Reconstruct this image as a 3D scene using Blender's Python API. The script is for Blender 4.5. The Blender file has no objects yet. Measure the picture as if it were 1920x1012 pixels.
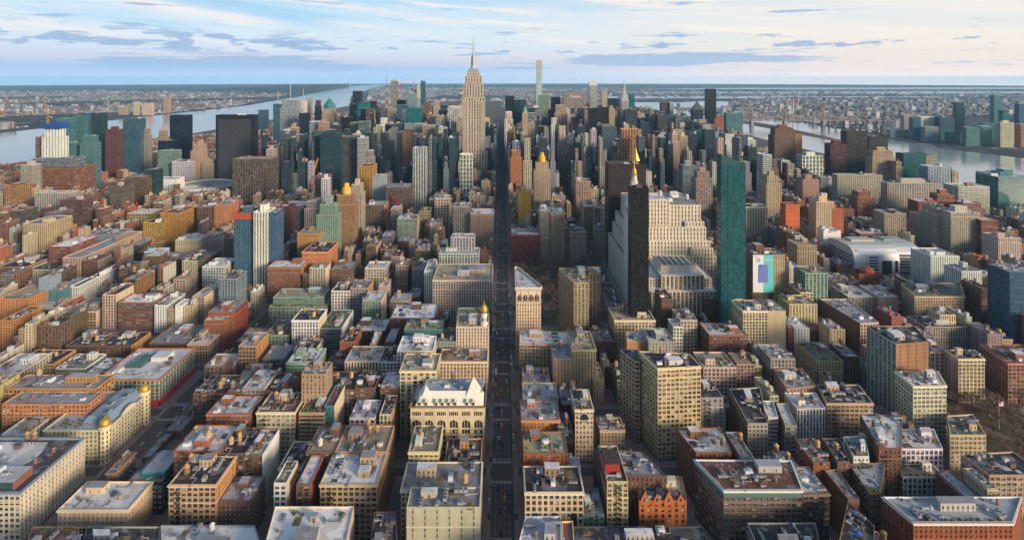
import bpy, math, random
from mathutils import Vector
from mathutils.bvhtree import BVHTree
R = math.radians
sc = bpy.context.scene
col = sc.collection

# ---------------------------------------------------------------- camera, sky, sun, exposure
CAMH = 335.0
cam = bpy.data.cameras.new('camera')
cam.sensor_width = 36.0
cam.lens = 980.0 / 1920.0 * 36.0
cam.shift_x = 18.0 / 1920.0
cam.shift_y = -358.0 / 1920.0
cam.clip_start = 5.0
cam.clip_end = 90000.0
camo = bpy.data.objects.new('camera', cam)
col.objects.link(camo)
camo.location = (0, 0, CAMH)
camo.rotation_euler = (R(90), 0, 0)
sc.camera = camo
SUN_AZ, SUN_EL = 130.0, 15.0
w = bpy.data.worlds.new('World')
sc.world = w
w.use_nodes = True
sun = bpy.data.lights.new('sun', 'SUN')
sun.energy = 2.8
sun.angle = R(15.0)
sun.color = (1.0, 0.80, 0.56)
suno = bpy.data.objects.new('sun', sun)
col.objects.link(suno)
sp = Vector((math.sin(R(SUN_AZ)) * math.cos(R(SUN_EL)), math.cos(R(SUN_AZ)) * math.cos(R(SUN_EL)), math.sin(R(SUN_EL))))
suno.rotation_euler = (-sp).to_track_quat('-Z', 'Y').to_euler()
suno.location = sp * 2000
sc.view_settings.view_transform = 'Standard'
sc.view_settings.look = 'None'
sc.view_settings.exposure = 0.85
sc.view_settings.gamma = 1.0
sc.cycles.max_bounces = 4
sc.cycles.diffuse_bounces = 2
sc.cycles.glossy_bounces = 2
sc.cycles.volume_bounces = 0
sc.cycles.caustics_reflective = False
sc.cycles.caustics_refractive = False
SKY_GAIN = 0.15


class NT:
    """tiny node helper"""
    def __init__(s, tree):
        s.t = tree
        s.n = tree.nodes
        s.n.clear()

    def new(s, typ, **kw):
        n = s.n.new(typ)
        for k, v in kw.items():
            setattr(n, k, v)
        return n

    def link(s, a, b):
        s.t.links.new(a, b)

    def put(s, sock, v):
        if isinstance(v, bpy.types.NodeSocket):
            s.link(v, sock)
        else:
            sock.default_value = v

    def m(s, op, a, b=0.0, c=0.0, clamp=False):
        n = s.new('ShaderNodeMath', operation=op, use_clamp=clamp)
        s.put(n.inputs[0], a); s.put(n.inputs[1], b); s.put(n.inputs[2], c)
        return n.outputs[0]

    def mix(s, f, a, b, mode='MIX'):
        n = s.new('ShaderNodeMix', data_type='RGBA', blend_type=mode)
        s.put(n.inputs[0], f)
        for k, v in ((6, a), (7, b)):
            if isinstance(v, tuple) and len(v) == 3:
                v = v + (1.0,)
            s.put(n.inputs[k], v)
        return n.outputs[2]

    def step(s, x, a, b):
        n = s.new('ShaderNodeMapRange', interpolation_type='SMOOTHSTEP')
        s.put(n.inputs[0], x); s.put(n.inputs[1], a); s.put(n.inputs[2], b)
        return n.outputs[0]

    def comb(s, x, y, z):
        n = s.new('ShaderNodeCombineXYZ')
        s.put(n.inputs[0], x); s.put(n.inputs[1], y); s.put(n.inputs[2], z)
        return n.outputs[0]

    def sep(s, v):
        n = s.new('ShaderNodeSeparateXYZ')
        s.put(n.inputs[0], v)
        return n.outputs

    def noise(s, v, scale, detail=3.0, rough=0.55):
        n = s.new('ShaderNodeTexNoise')
        s.put(n.inputs['Vector'], v); s.put(n.inputs['Scale'], scale)
        s.put(n.inputs['Detail'], detail); s.put(n.inputs['Roughness'], rough)
        return n.outputs[0]


def lin(r, g, b):
    f = lambda c: (c / 255.0 / 12.92) if c / 255.0 < 0.04045 else ((c / 255.0 + 0.055) / 1.055) ** 2.4
    return (f(r), f(g), f(b))


def make_world():
    T = NT(w.node_tree)
    sky = T.new('ShaderNodeTexSky', sky_type='NISHITA')
    sky.sun_disc = False
    sky.sun_elevation = R(SUN_EL)
    sky.sun_rotation = R(SUN_AZ)
    sky.altitude = 300
    sky.dust_density = 1.5
    g = T.new('ShaderNodeTexCoord').outputs['Generated']
    x, y, z = T.sep(g)
    az = T.m('ARCTAN2', x, y)
    el = T.m('ARCSINE', z)
    r1 = T.new('ShaderNodeValToRGB'); r2 = T.new('ShaderNodeValToRGB')
    ef = T.m('MULTIPLY', el, 5.0, clamp=True)          # 0.2 rad -> 1
    for r, stops in ((r1, [(0, (160, 184, 214)), (.10, (164, 192, 224)), (.17, (200, 206, 222)), (.24, (206, 220, 236)), (.42, (214, 232, 243)), (.62, (200, 228, 246)), (.8, (172, 214, 244)), (1, (128, 186, 236))]),
                     (r2, [(0, (232, 216, 206)), (.09, (232, 218, 210)), (.2, (236, 226, 216)), (.35, (238, 233, 224)), (.55, (240, 236, 230)), (.8, (234, 232, 232)), (1, (214, 228, 240))])):
        cr = r.color_ramp
        while len(cr.elements) > 1:
            cr.elements.remove(cr.elements[0])
        cr.elements[0].position = stops[0][0]; cr.elements[0].color = lin(*stops[0][1]) + (1,)
        for p, c in stops[1:]:
            e = cr.elements.new(p); e.color = lin(*c) + (1,)
        T.link(ef, r.inputs[0])
    base = T.mix(T.step(az, -0.25, 0.75), r1.outputs[0], r2.outputs[0])
    # long cirrus streaks falling gently to the right
    u = T.m('ADD', T.m('MULTIPLY', az, 1.0), 0.0)
    v = T.m('ADD', T.m('MULTIPLY', el, 19.0), T.m('MULTIPLY', az, 1.5))
    n1 = T.noise(T.comb(T.m('MULTIPLY', u, 1.2), v, 0.0), 1.9, 7.0, 0.62)
    up = T.step(el, 0.035, 0.09)
    base = T.mix(T.m('MULTIPLY', T.m('MULTIPLY', T.step(n1, 0.47, 0.62), up), 0.9), base, T.mix(T.step(az, -0.2, 0.6), lin(244, 238, 236), lin(252, 240, 230)))
    n2 = T.noise(T.comb(T.m('MULTIPLY', u, 1.1), T.m('MULTIPLY', v, 0.8), 7.3), 1.9, 4.0, 0.5)
    base = T.mix(T.m('MULTIPLY', T.m('MULTIPLY', T.step(n2, 0.48, 0.66), up), T.m('SUBTRACT', 0.75, T.m('MULTIPLY', T.step(az, -0.1, 0.5), 0.5))), base, T.mix(T.step(az, -0.1, 0.6), lin(158, 208, 243), lin(196, 222, 240)))
    # small dark puffs, and the long low bank
    n3 = T.noise(T.comb(T.m('MULTIPLY', az, 14.0), T.m('MULTIPLY', el, 62.0), 1.7), 1.0, 5.0, 0.6)
    band = T.m('MULTIPLY', T.step(el, 0.032, 0.052), T.step(el, 0.092, 0.07))
    gate = T.noise(T.comb(T.m('MULTIPLY', az, 1.6), 3.1, 0.0), 1.5, 1.0)
    lf = T.m('ADD', T.m('MULTIPLY', T.step(az, -0.2, -0.42), 0.07), T.m('MULTIPLY', T.step(gate, 0.45, 0.6), 0.02))
    k3 = T.m('MULTIPLY', T.step(T.m('ADD', n3, lf), 0.6, 0.655), band)
    base = T.mix(T.m('MULTIPLY', k3, 0.8), base, lin(150, 178, 214))
    n4 = T.noise(T.comb(T.m('MULTIPLY', az, 7.0), T.m('MULTIPLY', el, 95.0), 4.4), 1.0, 6.0, 0.6)

    def bank(a0, a1, a2, a3, e0, e1, e2, e3, thr):
        m_ = T.m('MULTIPLY', T.m('MULTIPLY', T.step(az, a0, a1), T.step(az, a3, a2)), T.m('MULTIPLY', T.step(el, e0, e1), T.step(el, e3, e2)))
        return T.step(T.m('ADD', T.m('MULTIPLY', m_, 0.36), T.m('MULTIPLY', n4, 1.1)), thr + .1, thr + 0.2)
    k4 = T.m('MAXIMUM', bank(-0.78, -0.6, -0.38, -0.22, 0.010, 0.022, 0.028, 0.045, 0.56), bank(0.08, 0.2, 0.42, 0.66, 0.018, 0.032, 0.036, 0.06, 0.6))
    k4 = T.m('MAXIMUM', k4, bank(-0.06, 0.0, 0.06, 0.14, 0.012, 0.022, 0.026, 0.042, 0.72))
    base = T.mix(T.m('MULTIPLY', k4, 0.8), base, lin(152, 182, 216))
    glow = T.m('ADD', 1.0, T.m('MULTIPLY', 0.6, T.m('MINIMUM', T.m('DIVIDE', 0.01, T.m('MAXIMUM', el, 0.0004)), 2.6)))
    gs = T.new('ShaderNodeVectorMath', operation='SCALE'); T.link(base, gs.inputs[0]); T.link(glow, gs.inputs['Scale']); base = gs.outputs[0]
    scl = T.new('ShaderNodeVectorMath', operation='SCALE')
    T.link(base, scl.inputs[0]); scl.inputs['Scale'].default_value = 0.56 / SKY_GAIN
    out = T.mix(T.step(el, 0.2, 0.5), scl.outputs[0], T.mix(1.0, sky.outputs[0], (.70, .68, .66), 'MULTIPLY'))
    bg = T.new('ShaderNodeBackground')
    T.link(out, bg.inputs[0]); bg.inputs[1].default_value = SKY_GAIN
    T.link(bg.outputs[0], T.new('ShaderNodeOutputWorld').inputs[0])


make_world()


# ---------------------------------------------------------------- materials
def mat(name):
    m = bpy.data.materials.new(name)
    m.use_nodes = True
    return m, NT(m.node_tree)


def finish(T, color, rough=0.8, metal=0.0, spec=0.3, normal=None):
    p = T.new('ShaderNodeBsdfPrincipled')
    if isinstance(color, tuple):
        color = color[:3] + (1.0,)
    T.put(p.inputs['Base Color'], color); T.put(p.inputs['Roughness'], rough)
    T.put(p.inputs['Metallic'], metal); T.put(p.inputs['Specular IOR Level'], spec)
    if normal is not None:
        T.link(normal, p.inputs['Normal'])
    T.link(p.outputs[0], T.new('ShaderNodeOutputMaterial').inputs[0])


def attr(T, name):
    return T.new('ShaderNodeAttribute', attribute_name=name)


def m_facade():
    m, T = mat('masonry_and_windows')
    wc = attr(T, 'wcol'); wp = attr(T, 'wpar'); gc = attr(T, 'gcol')
    bay, flo, fw = T.sep(wp.outputs['Vector'])
    fh = wp.outputs['Alpha']
    uvn = T.new('ShaderNodeUVMap', uv_map='UVMap')
    u, v, _ = T.sep(uvn.outputs[0])
    cu = T.m('DIVIDE', u, T.m('MULTIPLY', bay, 20.0))
    cv = T.m('DIVIDE', T.m('SUBTRACT', T.m('MULTIPLY', v, -1.0), 1.3), T.m('MULTIPLY', flo, 10.0))
    fu = T.m('SUBTRACT', T.m('FRACT', cu), 0.5)
    fv = T.m('SUBTRACT', T.m('FRACT', cv), 0.5)
    inu = T.m('LESS_THAN', T.m('ABSOLUTE', fu), T.m('MULTIPLY', fw, 0.5))
    inv = T.m('LESS_THAN', T.m('ABSOLUTE', fv), T.m('MULTIPLY', fh, 0.5))
    ok = T.m('GREATER_THAN', cv, 0.0)
    panes = T.m('MULTIPLY', gc.outputs['Alpha'], 10.0)
    sub = T.m('ABSOLUTE', T.m('SUBTRACT', T.m('FRACT', T.m('ADD', T.m('MULTIPLY', T.m('DIVIDE', fu, T.m('MAXIMUM', fw, 0.01)), panes), T.m('MULTIPLY', panes, 0.5))), 0.5))
    pane = T.m('LESS_THAN', sub, 0.42)
    mask = T.m('MULTIPLY', T.m('MULTIPLY', inu, inv), T.m('MULTIPLY', ok, pane))
    seed = T.m('MULTIPLY', T.sep(wc.outputs['Vector'])[0], 91.7)
    wn = T.new('ShaderNodeTexWhiteNoise', noise_dimensions='3D')
    T.link(T.comb(T.m('FLOOR', cu), T.m('FLOOR', cv), seed), wn.inputs[0])
    r1, r2, r3 = T.sep(wn.outputs['Color'])
    gcol = T.mix(T.step(r1, 0.0, 1.0), gc.outputs['Color'], T.mix(T.m('MULTIPLY', T.m('MULTIPLY', T.sep(wc.outputs['Vector'])[0], 9.0, clamp=True), 0.22), gc.outputs['Color'], (0.16, 0.2, 0.23)))
    gcol = T.mix(T.m('MULTIPLY', T.m('MULTIPLY', T.m('GREATER_THAN', r2, 0.72), T.m('MULTIPLY', T.sep(wc.outputs['Vector'])[0], 9.0, clamp=True)), T.m('GREATER_THAN', fv, T.m('MULTIPLY', T.m('SUBTRACT', r3, 0.6), fh))), gcol, T.mix(T.m('MULTIPLY', r3, T.m('MULTIPLY', T.sep(wc.outputs['Vector'])[0], 3.0, clamp=True)), T.mix(0.3, gc.outputs['Color'], (0.07, 0.075, 0.08)), (0.42, 0.41, 0.36)))
    gm = T.new('ShaderNodeVectorMath', operation='SCALE'); T.link(gcol, gm.inputs[0]); T.link(T.m('ADD', 0.6, T.m('MULTIPLY', r1, 0.8)), gm.inputs['Scale'])
    gcol = gm.outputs[0]
    geo = T.new('ShaderNodeNewGeometry').outputs['Position']
    n = T.noise(geo, 0.035, 4.0, 0.6)
    n2 = T.noise(geo, 0.6, 2.0, 0.6)
    gx, gy, gz = T.sep(geo)
    n4 = T.noise(T.comb(T.m('MULTIPLY', gx, 0.35), T.m('MULTIPLY', gy, 0.35), T.m('MULTIPLY', gz, 0.03)), 1.0, 4.0, 0.6)
    var = T.m('ADD', T.m('MULTIPLY', n, 0.55), T.m('ADD', T.m('MULTIPLY', n2, 0.3), T.m('ADD', 0.2, T.m('MULTIPLY', n4, 0.6))))
    vm = T.new('ShaderNodeVectorMath', operation='SCALE')
    T.link(wc.outputs['Color'], vm.inputs[0]); T.link(var, vm.inputs['Scale'])
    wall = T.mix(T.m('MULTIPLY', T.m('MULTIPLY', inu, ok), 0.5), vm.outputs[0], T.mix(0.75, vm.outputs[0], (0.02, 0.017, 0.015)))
    ledge = T.m('MULTIPLY', T.m('GREATER_THAN', fv, 0.44), T.m('GREATER_THAN', seed, 30.0))
    wall = T.mix(T.m('MULTIPLY', ledge, 0.35), wall, (0.5, 0.46, 0.4))
    c = T.mix(mask, wall, gcol)
    rough = T.m('SUBTRACT', 0.88, T.m('MULTIPLY', mask, 0.73))
    finish(T, c, rough, 0.0, T.m('ADD', 0.2, T.m('MULTIPLY', mask, 0.5)))
    return m


def m_plain(name, rough=0.8, noise_amt=0.3, metal=0.0):
    m, T = mat(name)
    wc = attr(T, 'wcol')
    geo = T.new('ShaderNodeNewGeometry').outputs['Position']
    n = T.noise(geo, 0.5, 4.0, 0.65)
    vm = T.new('ShaderNodeVectorMath', operation='SCALE')
    T.link(wc.outputs['Color'], vm.inputs[0])
    T.link(T.m('ADD', T.m('MULTIPLY', n, noise_amt * 2), 1.0 - noise_amt), vm.inputs['Scale'])
    finish(T, vm.outputs[0], rough, metal)
    return m


def m_roof():
    m, T = mat('roofing_felt')
    wc = attr(T, 'wcol')
    geo = T.new('ShaderNodeNewGeometry').outputs['Position']
    n = T.noise(geo, 0.16, 5.0, 0.62)
    n2 = T.noise(geo, 0.045, 4.0, 0.6)
    n3 = T.noise(geo, 1.3, 2.0, 0.5)
    vor = T.new('ShaderNodeTexVoronoi', feature='F1', distance='CHEBYCHEV')
    T.link(geo, vor.inputs['Vector']); vor.inputs['Scale'].default_value = 0.11
    pr, pg, pb = T.sep(vor.outputs['Color'])
    c = T.mix(T.m('MULTIPLY', T.m('GREATER_THAN', pr, 0.72), 0.35), wc.outputs['Color'], T.mix(pg, (0.06, 0.06, 0.07), (0.42, 0.44, 0.48)))
    c = T.mix(T.m('MULTIPLY', T.step(n, 0.56, 0.66), 0.5), c, (0.45, 0.48, 0.52))
    c = T.mix(T.m('MULTIPLY', T.step(n2, 0.55, 0.7), 0.4), c, (0.07, 0.06, 0.06))
    rx, ry, _ = T.sep(geo)
    seam = T.m('MAXIMUM', T.m('LESS_THAN', T.m('FRACT', T.m('DIVIDE', rx, 7.3)), 0.035), T.m('LESS_THAN', T.m('FRACT', T.m('DIVIDE', ry, 5.1)), 0.04))
    c = T.mix(T.m('MULTIPLY', seam, T.m('MULTIPLY', pg, 0.45)), c, (0.05, 0.05, 0.06))
    c = T.mix(T.m('MULTIPLY', n3, 0.3), c, T.mix(0.5, c, (0.1, 0.09, 0.09)))
    finish(T, c, 0.85)
    return m


def m_const(name, c, rough=0.7, metal=0.0, spec=0.4, var=0.15, scale=0.4):
    m, T = mat(name)
    geo = T.new('ShaderNodeNewGeometry').outputs['Position']
    n = T.noise(geo, scale, 4.0, 0.6)
    cc = T.mix(n, tuple(x * (1 - var) for x in c), tuple(min(1, x * (1 + var)) for x in c))
    finish(T, cc, rough, metal, spec)
    return m


def m_asphalt():
    m, T = mat('asphalt')
    geo = T.new('ShaderNodeNewGeometry').outputs['Position']
    n = T.noise(geo, 0.3, 5.0, 0.65); n2 = T.noise(geo, 0.02, 3.0, 0.6)
    c = T.mix(n, (0.075, 0.063, 0.06), (0.15, 0.125, 0.115))
    c = T.mix(T.m('MULTIPLY', n2, 0.5), c, (0.11, 0.09, 0.08))
    finish(T, c, 0.75)
    return m


def m_land():
    m, T = mat('distant_land')
    geo = T.new('ShaderNodeNewGeometry').outputs['Position']
    n = T.noise(geo, 0.0012, 6.0, 0.65); n2 = T.noise(geo, 0.012, 4.0, 0.7); n3 = T.noise(geo, 0.0045, 5.0, 0.7)
    c = T.mix(T.step(n2, 0.4, 0.65), (0.05, 0.05, 0.055), (0.13, 0.125, 0.135))
    c = T.mix(T.step(n, 0.48, 0.56), c, (0.045, 0.045, 0.035))
    c = T.mix(T.m('MULTIPLY', T.step(n3, 0.56, 0.62), 0.7), c, (0.4, 0.38, 0.38))
    finish(T, c, 0.95, 0.0, 0.1)
    return m


def m_water():
    m, T = mat('river_water')
    geo = T.new('ShaderNodeNewGeometry').outputs['Position']
    x, y, z = T.sep(geo)
    n = T.noise(T.comb(T.m('MULTIPLY', x, 0.6), y, 0.0), 0.02, 5.0, 0.6)
    b = T.new('ShaderNodeBump')
    b.inputs['Strength'].default_value = 0.12; b.inputs['Distance'].default_value = 1.0
    T.link(n, b.inputs['Height'])
    n2 = T.noise(geo, 0.0016, 4.0, 0.6)
    finish(T, T.mix(n2, (0.24, 0.3, 0.33), (0.34, 0.4, 0.42)), T.m('ADD', 0.05, T.m('MULTIPLY', n2, 0.12)), 0.0, 0.9, b.outputs[0])
    return m


FAC = m_facade()
ROOF = m_roof()
PLAIN = m_plain('weathered_paint', 0.75, 0.18)
METAL = m_plain('galvanised_metal', 0.45, 0.15, 0.3)
GLASS = m_const('window_glass', (0.03, 0.04, 0.045), 0.08, 0.0, 0.6, 0.5, 0.2)
GLASST = m_const('teal_window_glass', (0.05, 0.11, 0.115), 0.08, 0.0, 0.6, 0.4, 0.2)
BLIND = m_const('window_blind', (0.42, 0.42, 0.39), 0.6, 0.0, 0.5, 0.2, 0.3)
GOLD = m_const('gilded_metal', (0.7, 0.4, 0.06), 0.45, 0.7, 0.5, 0.15, 0.5)
ASPH = m_asphalt()
PAVE = m_const('concrete_pavement', (0.27, 0.22, 0.19), 0.9, 0, 0.2, 0.3, 0.15)
PAINT = m_const('road_paint', (0.6, 0.6, 0.57), 0.8, 0, 0.2, 0.4, 0.7)
BIKE = m_const('green_lane_paint', (0.035, 0.1, 0.085), 0.85, 0, 0.2, 0.3, 0.3)
LAND = m_land()
WATER = m_water()
PARK = m_const('winter_lawn', (0.14, 0.115, 0.08), 0.95, 0, 0.1, 0.5, 0.05)
TWIG = m_const('bare_twigs', (0.24, 0.165, 0.12), 0.9, 0, 0.1, 0.35, 0.4)
BARK = m_const('tree_bark', (0.07, 0.055, 0.045), 0.9, 0, 0.1, 0.3, 0.8)
GREEN = m_const('roof_planting', (0.08, 0.11, 0.025), 0.9, 0, 0.1, 0.6, 0.6)
WOOD = m_const('hill_woods', (0.055, 0.05, 0.04), 0.95, 0, 0.1, 0.4, 0.01)
MATS = [FAC, ROOF, PLAIN, METAL, GLASS, GLASST, BLIND, GOLD]
MF, MR, MP, MM, MG, MT, MB_, MO = range(8)

COL = dict(warmgrey=(.22, .165, .125), tan=(.46, .33, .21), cream=(.66, .53, .38), brown=(.18, .10, .065), brick=(.32, .11, .055), orange=(.50, .24, .09),
           yellow=(.62, .47, .29), rose=(.40, .24, .19), grey=(.27, .26, .26), white=(.74, .72, .68), dark=(.05, .05, .055), pink=(.53, .43, .36),
           stone=(.38, .34, .29), gold=(.62, .34, .06), darkgrey=(.10, .10, .11), bluegrey=(.27, .31, .36), skyblue=(.42, .55, .68),
           red=(.22, .05, .035), darkred=(.15, .05, .045), redbrick=(.27, .055, .035), black=(.018, .02, .024), lime=(.50, .45, .35),
           silver=(.46, .48, .5), mint=(.27, .40, .34), fire=(.46, .14, .05), brownblack=(.05, .032, .028), brownorange=(.34, .17, .09),
           brickyellow=(.35, .19, .1), tealglass=(.10, .22, .23), blueglass=(.07, .14, .21), greenglass=(.28, .35, .28), redglass=(.30, .12, .1),
           darkteal=(.03, .075, .085), darkblue=(.018, .035, .06), deepteal=(.03, .13, .14), teal=(.02, .16, .17))
for k_, c_ in list(COL.items()):
    m_ = sum(c_) / 3
    COL[k_] = tuple(max(.006, min(.82, m_ + (x - m_) * 1.06)) * (.97 if m_ < .6 else 1) for x in c_)
GLZ = dict(tealglass=(.03, .13, .15), blueglass=(.02, .07, .12), greenglass=(.06, .15, .12), redglass=(.08, .08, .1), darkteal=(.008, .04, .05),
           darkblue=(.006, .015, .03), deepteal=(.005, .088, .105), teal=(.008, .12, .13), black=(.008, .01, .013), darkgrey=(.03, .035, .04))
ROOFC = dict(W=(.80, .80, .80), B=(.38, .41, .46), G=(.3, .3, .31), D=(.045, .043, .048), N=(.16, .18, .11), T=(.42, .34, .22), R=(.2, .085, .055), L=(.5, .5, .28))
#        bay  floor  fw   fh   panes
STY = dict(loft=(4.1, 4.0, .74, .56, 3), grid=(3.7, 3.5, .70, .60, 2), punch=(3.3, 3.4, .40, .48, 1), band=(9, 3.5, .97, .5, 5), bandv=(6, 3.4, .98, .55, 3),
           glass=(1.8, 3.9, .90, .84, 1), slot=(3.2, 3.5, .42, .62, 1), pier=(3.0, 3.9, .5, .9, 1), pier2=(4.0, 3.3, .55, .72, 2), pier3=(5.0, 3.9, .55, .97, 2),
           pier4=(4.5, 3.8, .68, .97, 1), pier5=(5.5, 3.8, .66, .92, 2), strip=(6.0, 3.8, .6, .84, 3), arcade=(3.4, 3.9, .62, .66, 2), arcade3=(4.0, 4.4, .62, .6, 2),
           arch1=(3.3, 4.2, .6, .6, 2), blank=(40, 9, .0, .0, 1), sparse=(8.5, 3.9, .13, .36, 1), glassgrid=(4.6, 3.8, .74, .74, 2), brickgrid=(5.4, 3.7, .66, .66, 3),
           tower1=(3.6, 3.3, .62, .62, 2), tower2=(2.6, 3.4, .88, .74, 1), condo=(4.8, 3.1, .66, .54, 2), grid2=(6, 3.6, .25, .6, 1), grid3=(4.7, 4.7, .62, .62, 1),
           band2=(3.0, 3.9, .8, .5, 1), lattice=(5.2, 3.7, .8, .7, 2), lattice2=(6.5, 7.6, .72, .74, 3), panel=(1.5, 3.9, .6, .8, 1), bigwin=(3.6, 4.2, .72, .74, 1),
           gridg=(3.4, 3.3, .62, .6, 1), gridw=(4.4, 3.2, .7, .5, 2), balc=(4.0, 3.0, .6, .62, 2), slotg=(4.5, 3.3, .8, .6, 2), fire=(4.4, 3.7, .4, .5, 1),
           westglass=(5.2, 3.9, .74, .7, 3), gabled=(4.6, 3.9, .45, .56, 2))
STY["tealglass"] = (3.4, 4.2, .9, .80, 2)
DEFG = (.028, .036, .042)
TEALG = (.03, .09, .095)


class Mesh:
    """collects faces and links them as one mesh object"""
    def __init__(s):
        s.v = []; s.f = []; s.uv = []; s.c = []; s.p = []; s.g = []; s.m = []

    def face(s, pts, c=(.5, .5, .5), mi=MP, uv=None, p=(2.0, .9, 0, 0), g=(0, 0, 0, .1)):
        i = len(s.v)
        s.v.extend(pts)
        n = len(pts)
        s.f.append(tuple(range(i, i + n)))
        s.uv.extend(uv if uv else [(0.0, 0.0)] * n)
        s.c.append((c[0], c[1], c[2], 1.0)); s.p.append(p); s.g.append(g); s.m.append(mi)

    def wall(s, a, b, z0, z1, c, sty, g=None, top=None, k=1.0):
        L = math.hypot(b[0] - a[0], b[1] - a[1])
        bay, fl, fw, fh, pn = STY[sty]
        bay *= k; fl *= k
        n = max(1, round(L / bay))
        bay = L / n
        top = z1 if top is None else top
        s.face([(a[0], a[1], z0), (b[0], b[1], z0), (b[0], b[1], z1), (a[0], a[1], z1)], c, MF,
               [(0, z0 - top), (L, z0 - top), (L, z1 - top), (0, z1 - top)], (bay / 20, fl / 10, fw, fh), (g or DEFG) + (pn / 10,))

    def prism(s, P, z0, z1, c, mi=MP, rc=None, rmi=None):
        n = len(P)
        for k in range(n):
            a, b = P[k], P[(k + 1) % n]
            s.face([(a[0], a[1], z0), (b[0], b[1], z0), (b[0], b[1], z1), (a[0], a[1], z1)], c, mi)
        s.face([(q[0], q[1], z1) for q in P], rc or c, mi if rmi is None else rmi)

    def ring(s, P, off, z0, z1, c, mi=MP, thick=None):
        """band round the polygon, out by off, with a top and an underside"""
        O = offset(P, off)
        I = offset(P, off - thick) if thick else P
        n = len(P)
        for k in range(n):
            a, b, e, d = O[k], O[(k + 1) % n], I[(k + 1) % n], I[k]
            s.face([(a[0], a[1], z0), (b[0], b[1], z0), (b[0], b[1], z1), (a[0], a[1], z1)], c, mi)
            s.face([(a[0], a[1], z1), (b[0], b[1], z1), (e[0], e[1], z1), (d[0], d[1], z1)], c, mi)
            s.face([(d[0], d[1], z0), (e[0], e[1], z0), (b[0], b[1], z0), (a[0], a[1], z0)], c, mi)
            if thick:
                s.face([(d[0], d[1], z1), (e[0], e[1], z1), (e[0], e[1], z0), (d[0], d[1], z0)], c, mi)

    def box(s, x0, x1, y0, y1, z0, z1, c, mi=MP, bottom=False):
        s.prism([(x0, y0), (x1, y0), (x1, y1), (x0, y1)], z0, z1, c, mi)
        if bottom:
            s.face([(x0, y1, z0), (x1, y1, z0), (x1, y0, z0), (x0, y0, z0)], c, mi)

    def lathe(s, prof, n=12, cx=0, cy=0, c=(.5, .5, .5), mi=MP):
        """prof: (radius, z) from bottom to top"""
        for (r0, z0), (r1, z1) in zip(prof, prof[1:]):
            for k in range(n):
                a0, a1 = 2 * math.pi * k / n, 2 * math.pi * (k + 1) / n
                q = [(cx + r0 * math.cos(a0), cy + r0 * math.sin(a0), z0), (cx + r0 * math.cos(a1), cy + r0 * math.sin(a1), z0),
                     (cx + r1 * math.cos(a1), cy + r1 * math.sin(a1), z1), (cx + r1 * math.cos(a0), cy + r1 * math.sin(a0), z1)]
                if r1 < 1e-4: q = q[:3]
                if r0 < 1e-4: q = [q[0], q[2], q[3]]
                s.face(q, c, mi)

    def beam(s, a, b, t, c=(.2, .2, .2), mi=MM):
        a = Vector(a); b = Vector(b); d = (b - a).normalized()
        u = d.cross(Vector((0, 0, 1)) if abs(d.z) < .9 else Vector((1, 0, 0))).normalized() * t
        v = d.cross(u).normalized() * t
        A = [a + u + v, a - u + v, a - u - v, a + u - v]; B = [q - a + b for q in A]
        for k in range(4):
            j = (k + 1) % 4
            s.face([tuple(A[k]), tuple(A[j]), tuple(B[j]), tuple(B[k])], c, mi)
        s.face([tuple(q) for q in B], c, mi)

    def data(s, name, mats=None):
        me = bpy.data.meshes.new(name)
        me.from_pydata(s.v, [], s.f)
        mats = mats or MATS
        used = sorted(set(s.m))
        for k in used:
            me.materials.append(mats[k])
        ix = {k: i for i, k in enumerate(used)}
        if len(used) > 1:
            me.polygons.foreach_set('material_index', [ix[k] for k in s.m])
        uvl = me.uv_layers.new(name='UVMap')
        uvl.data.foreach_set('uv', [x for q in s.uv for x in q])
        for nm, L in (('wcol', s.c), ('wpar', s.p), ('gcol', s.g)):
            if nm != 'wcol' and MF not in used:
                continue
            at = me.attributes.new(nm, 'FLOAT_COLOR', 'FACE')
            at.data.foreach_set('color', [x for q in L for x in q])
        me.update()
        return me


def link(name, me, parent=None, loc=None):
    o = bpy.data.objects.new(name, me)
    col.objects.link(o)
    if parent: o.parent = parent
    if loc: o.location = loc
    return o


def thing(name, label, cat, loc=(0, 0, 0), group=None, me=None):
    o = link(name, me)
    o.location = loc
    o['label'] = label; o['category'] = cat
    if group: o['group'] = group
    return o


def setting(name, me, kind='structure'):
    o = link(name, me)
    o['kind'] = kind
    return o


def offset(P, d):
    """move every edge of a counter-clockwise polygon outwards by d"""
    n = len(P); out = []
    for k in range(n):
        a, b, c = P[k - 1], P[k], P[(k + 1) % n]
        e1 = Vector((b[0] - a[0], b[1] - a[1])).normalized(); e2 = Vector((c[0] - b[0], c[1] - b[1])).normalized()
        n1 = Vector((e1.y, -e1.x)); n2 = Vector((e2.y, -e2.x))
        m_ = (n1 + n2) / max(0.4, 1 + n1.dot(n2))
        out.append((b[0] + m_.x * d, b[1] + m_.y * d))
    return out


def inside(P, x, y):
    n = len(P)
    for k in range(n):
        a, b = P[k], P[(k + 1) % n]
        if (b[0] - a[0]) * (y - a[1]) - (b[1] - a[1]) * (x - a[0]) < 0:
            return False
    return True


def area(P):
    return 0.5 * sum(P[k][0] * P[(k + 1) % len(P)][1] - P[(k + 1) % len(P)][0] * P[k][1] for k in range(len(P)))


def px(X, Y, Z=0.0):
    """where a point lands in the 1920 wide photograph (only used to keep filler houses low)"""
    return 942 + X * 980 / Y, 148 + (CAMH - Z) * 980 / Y


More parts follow.
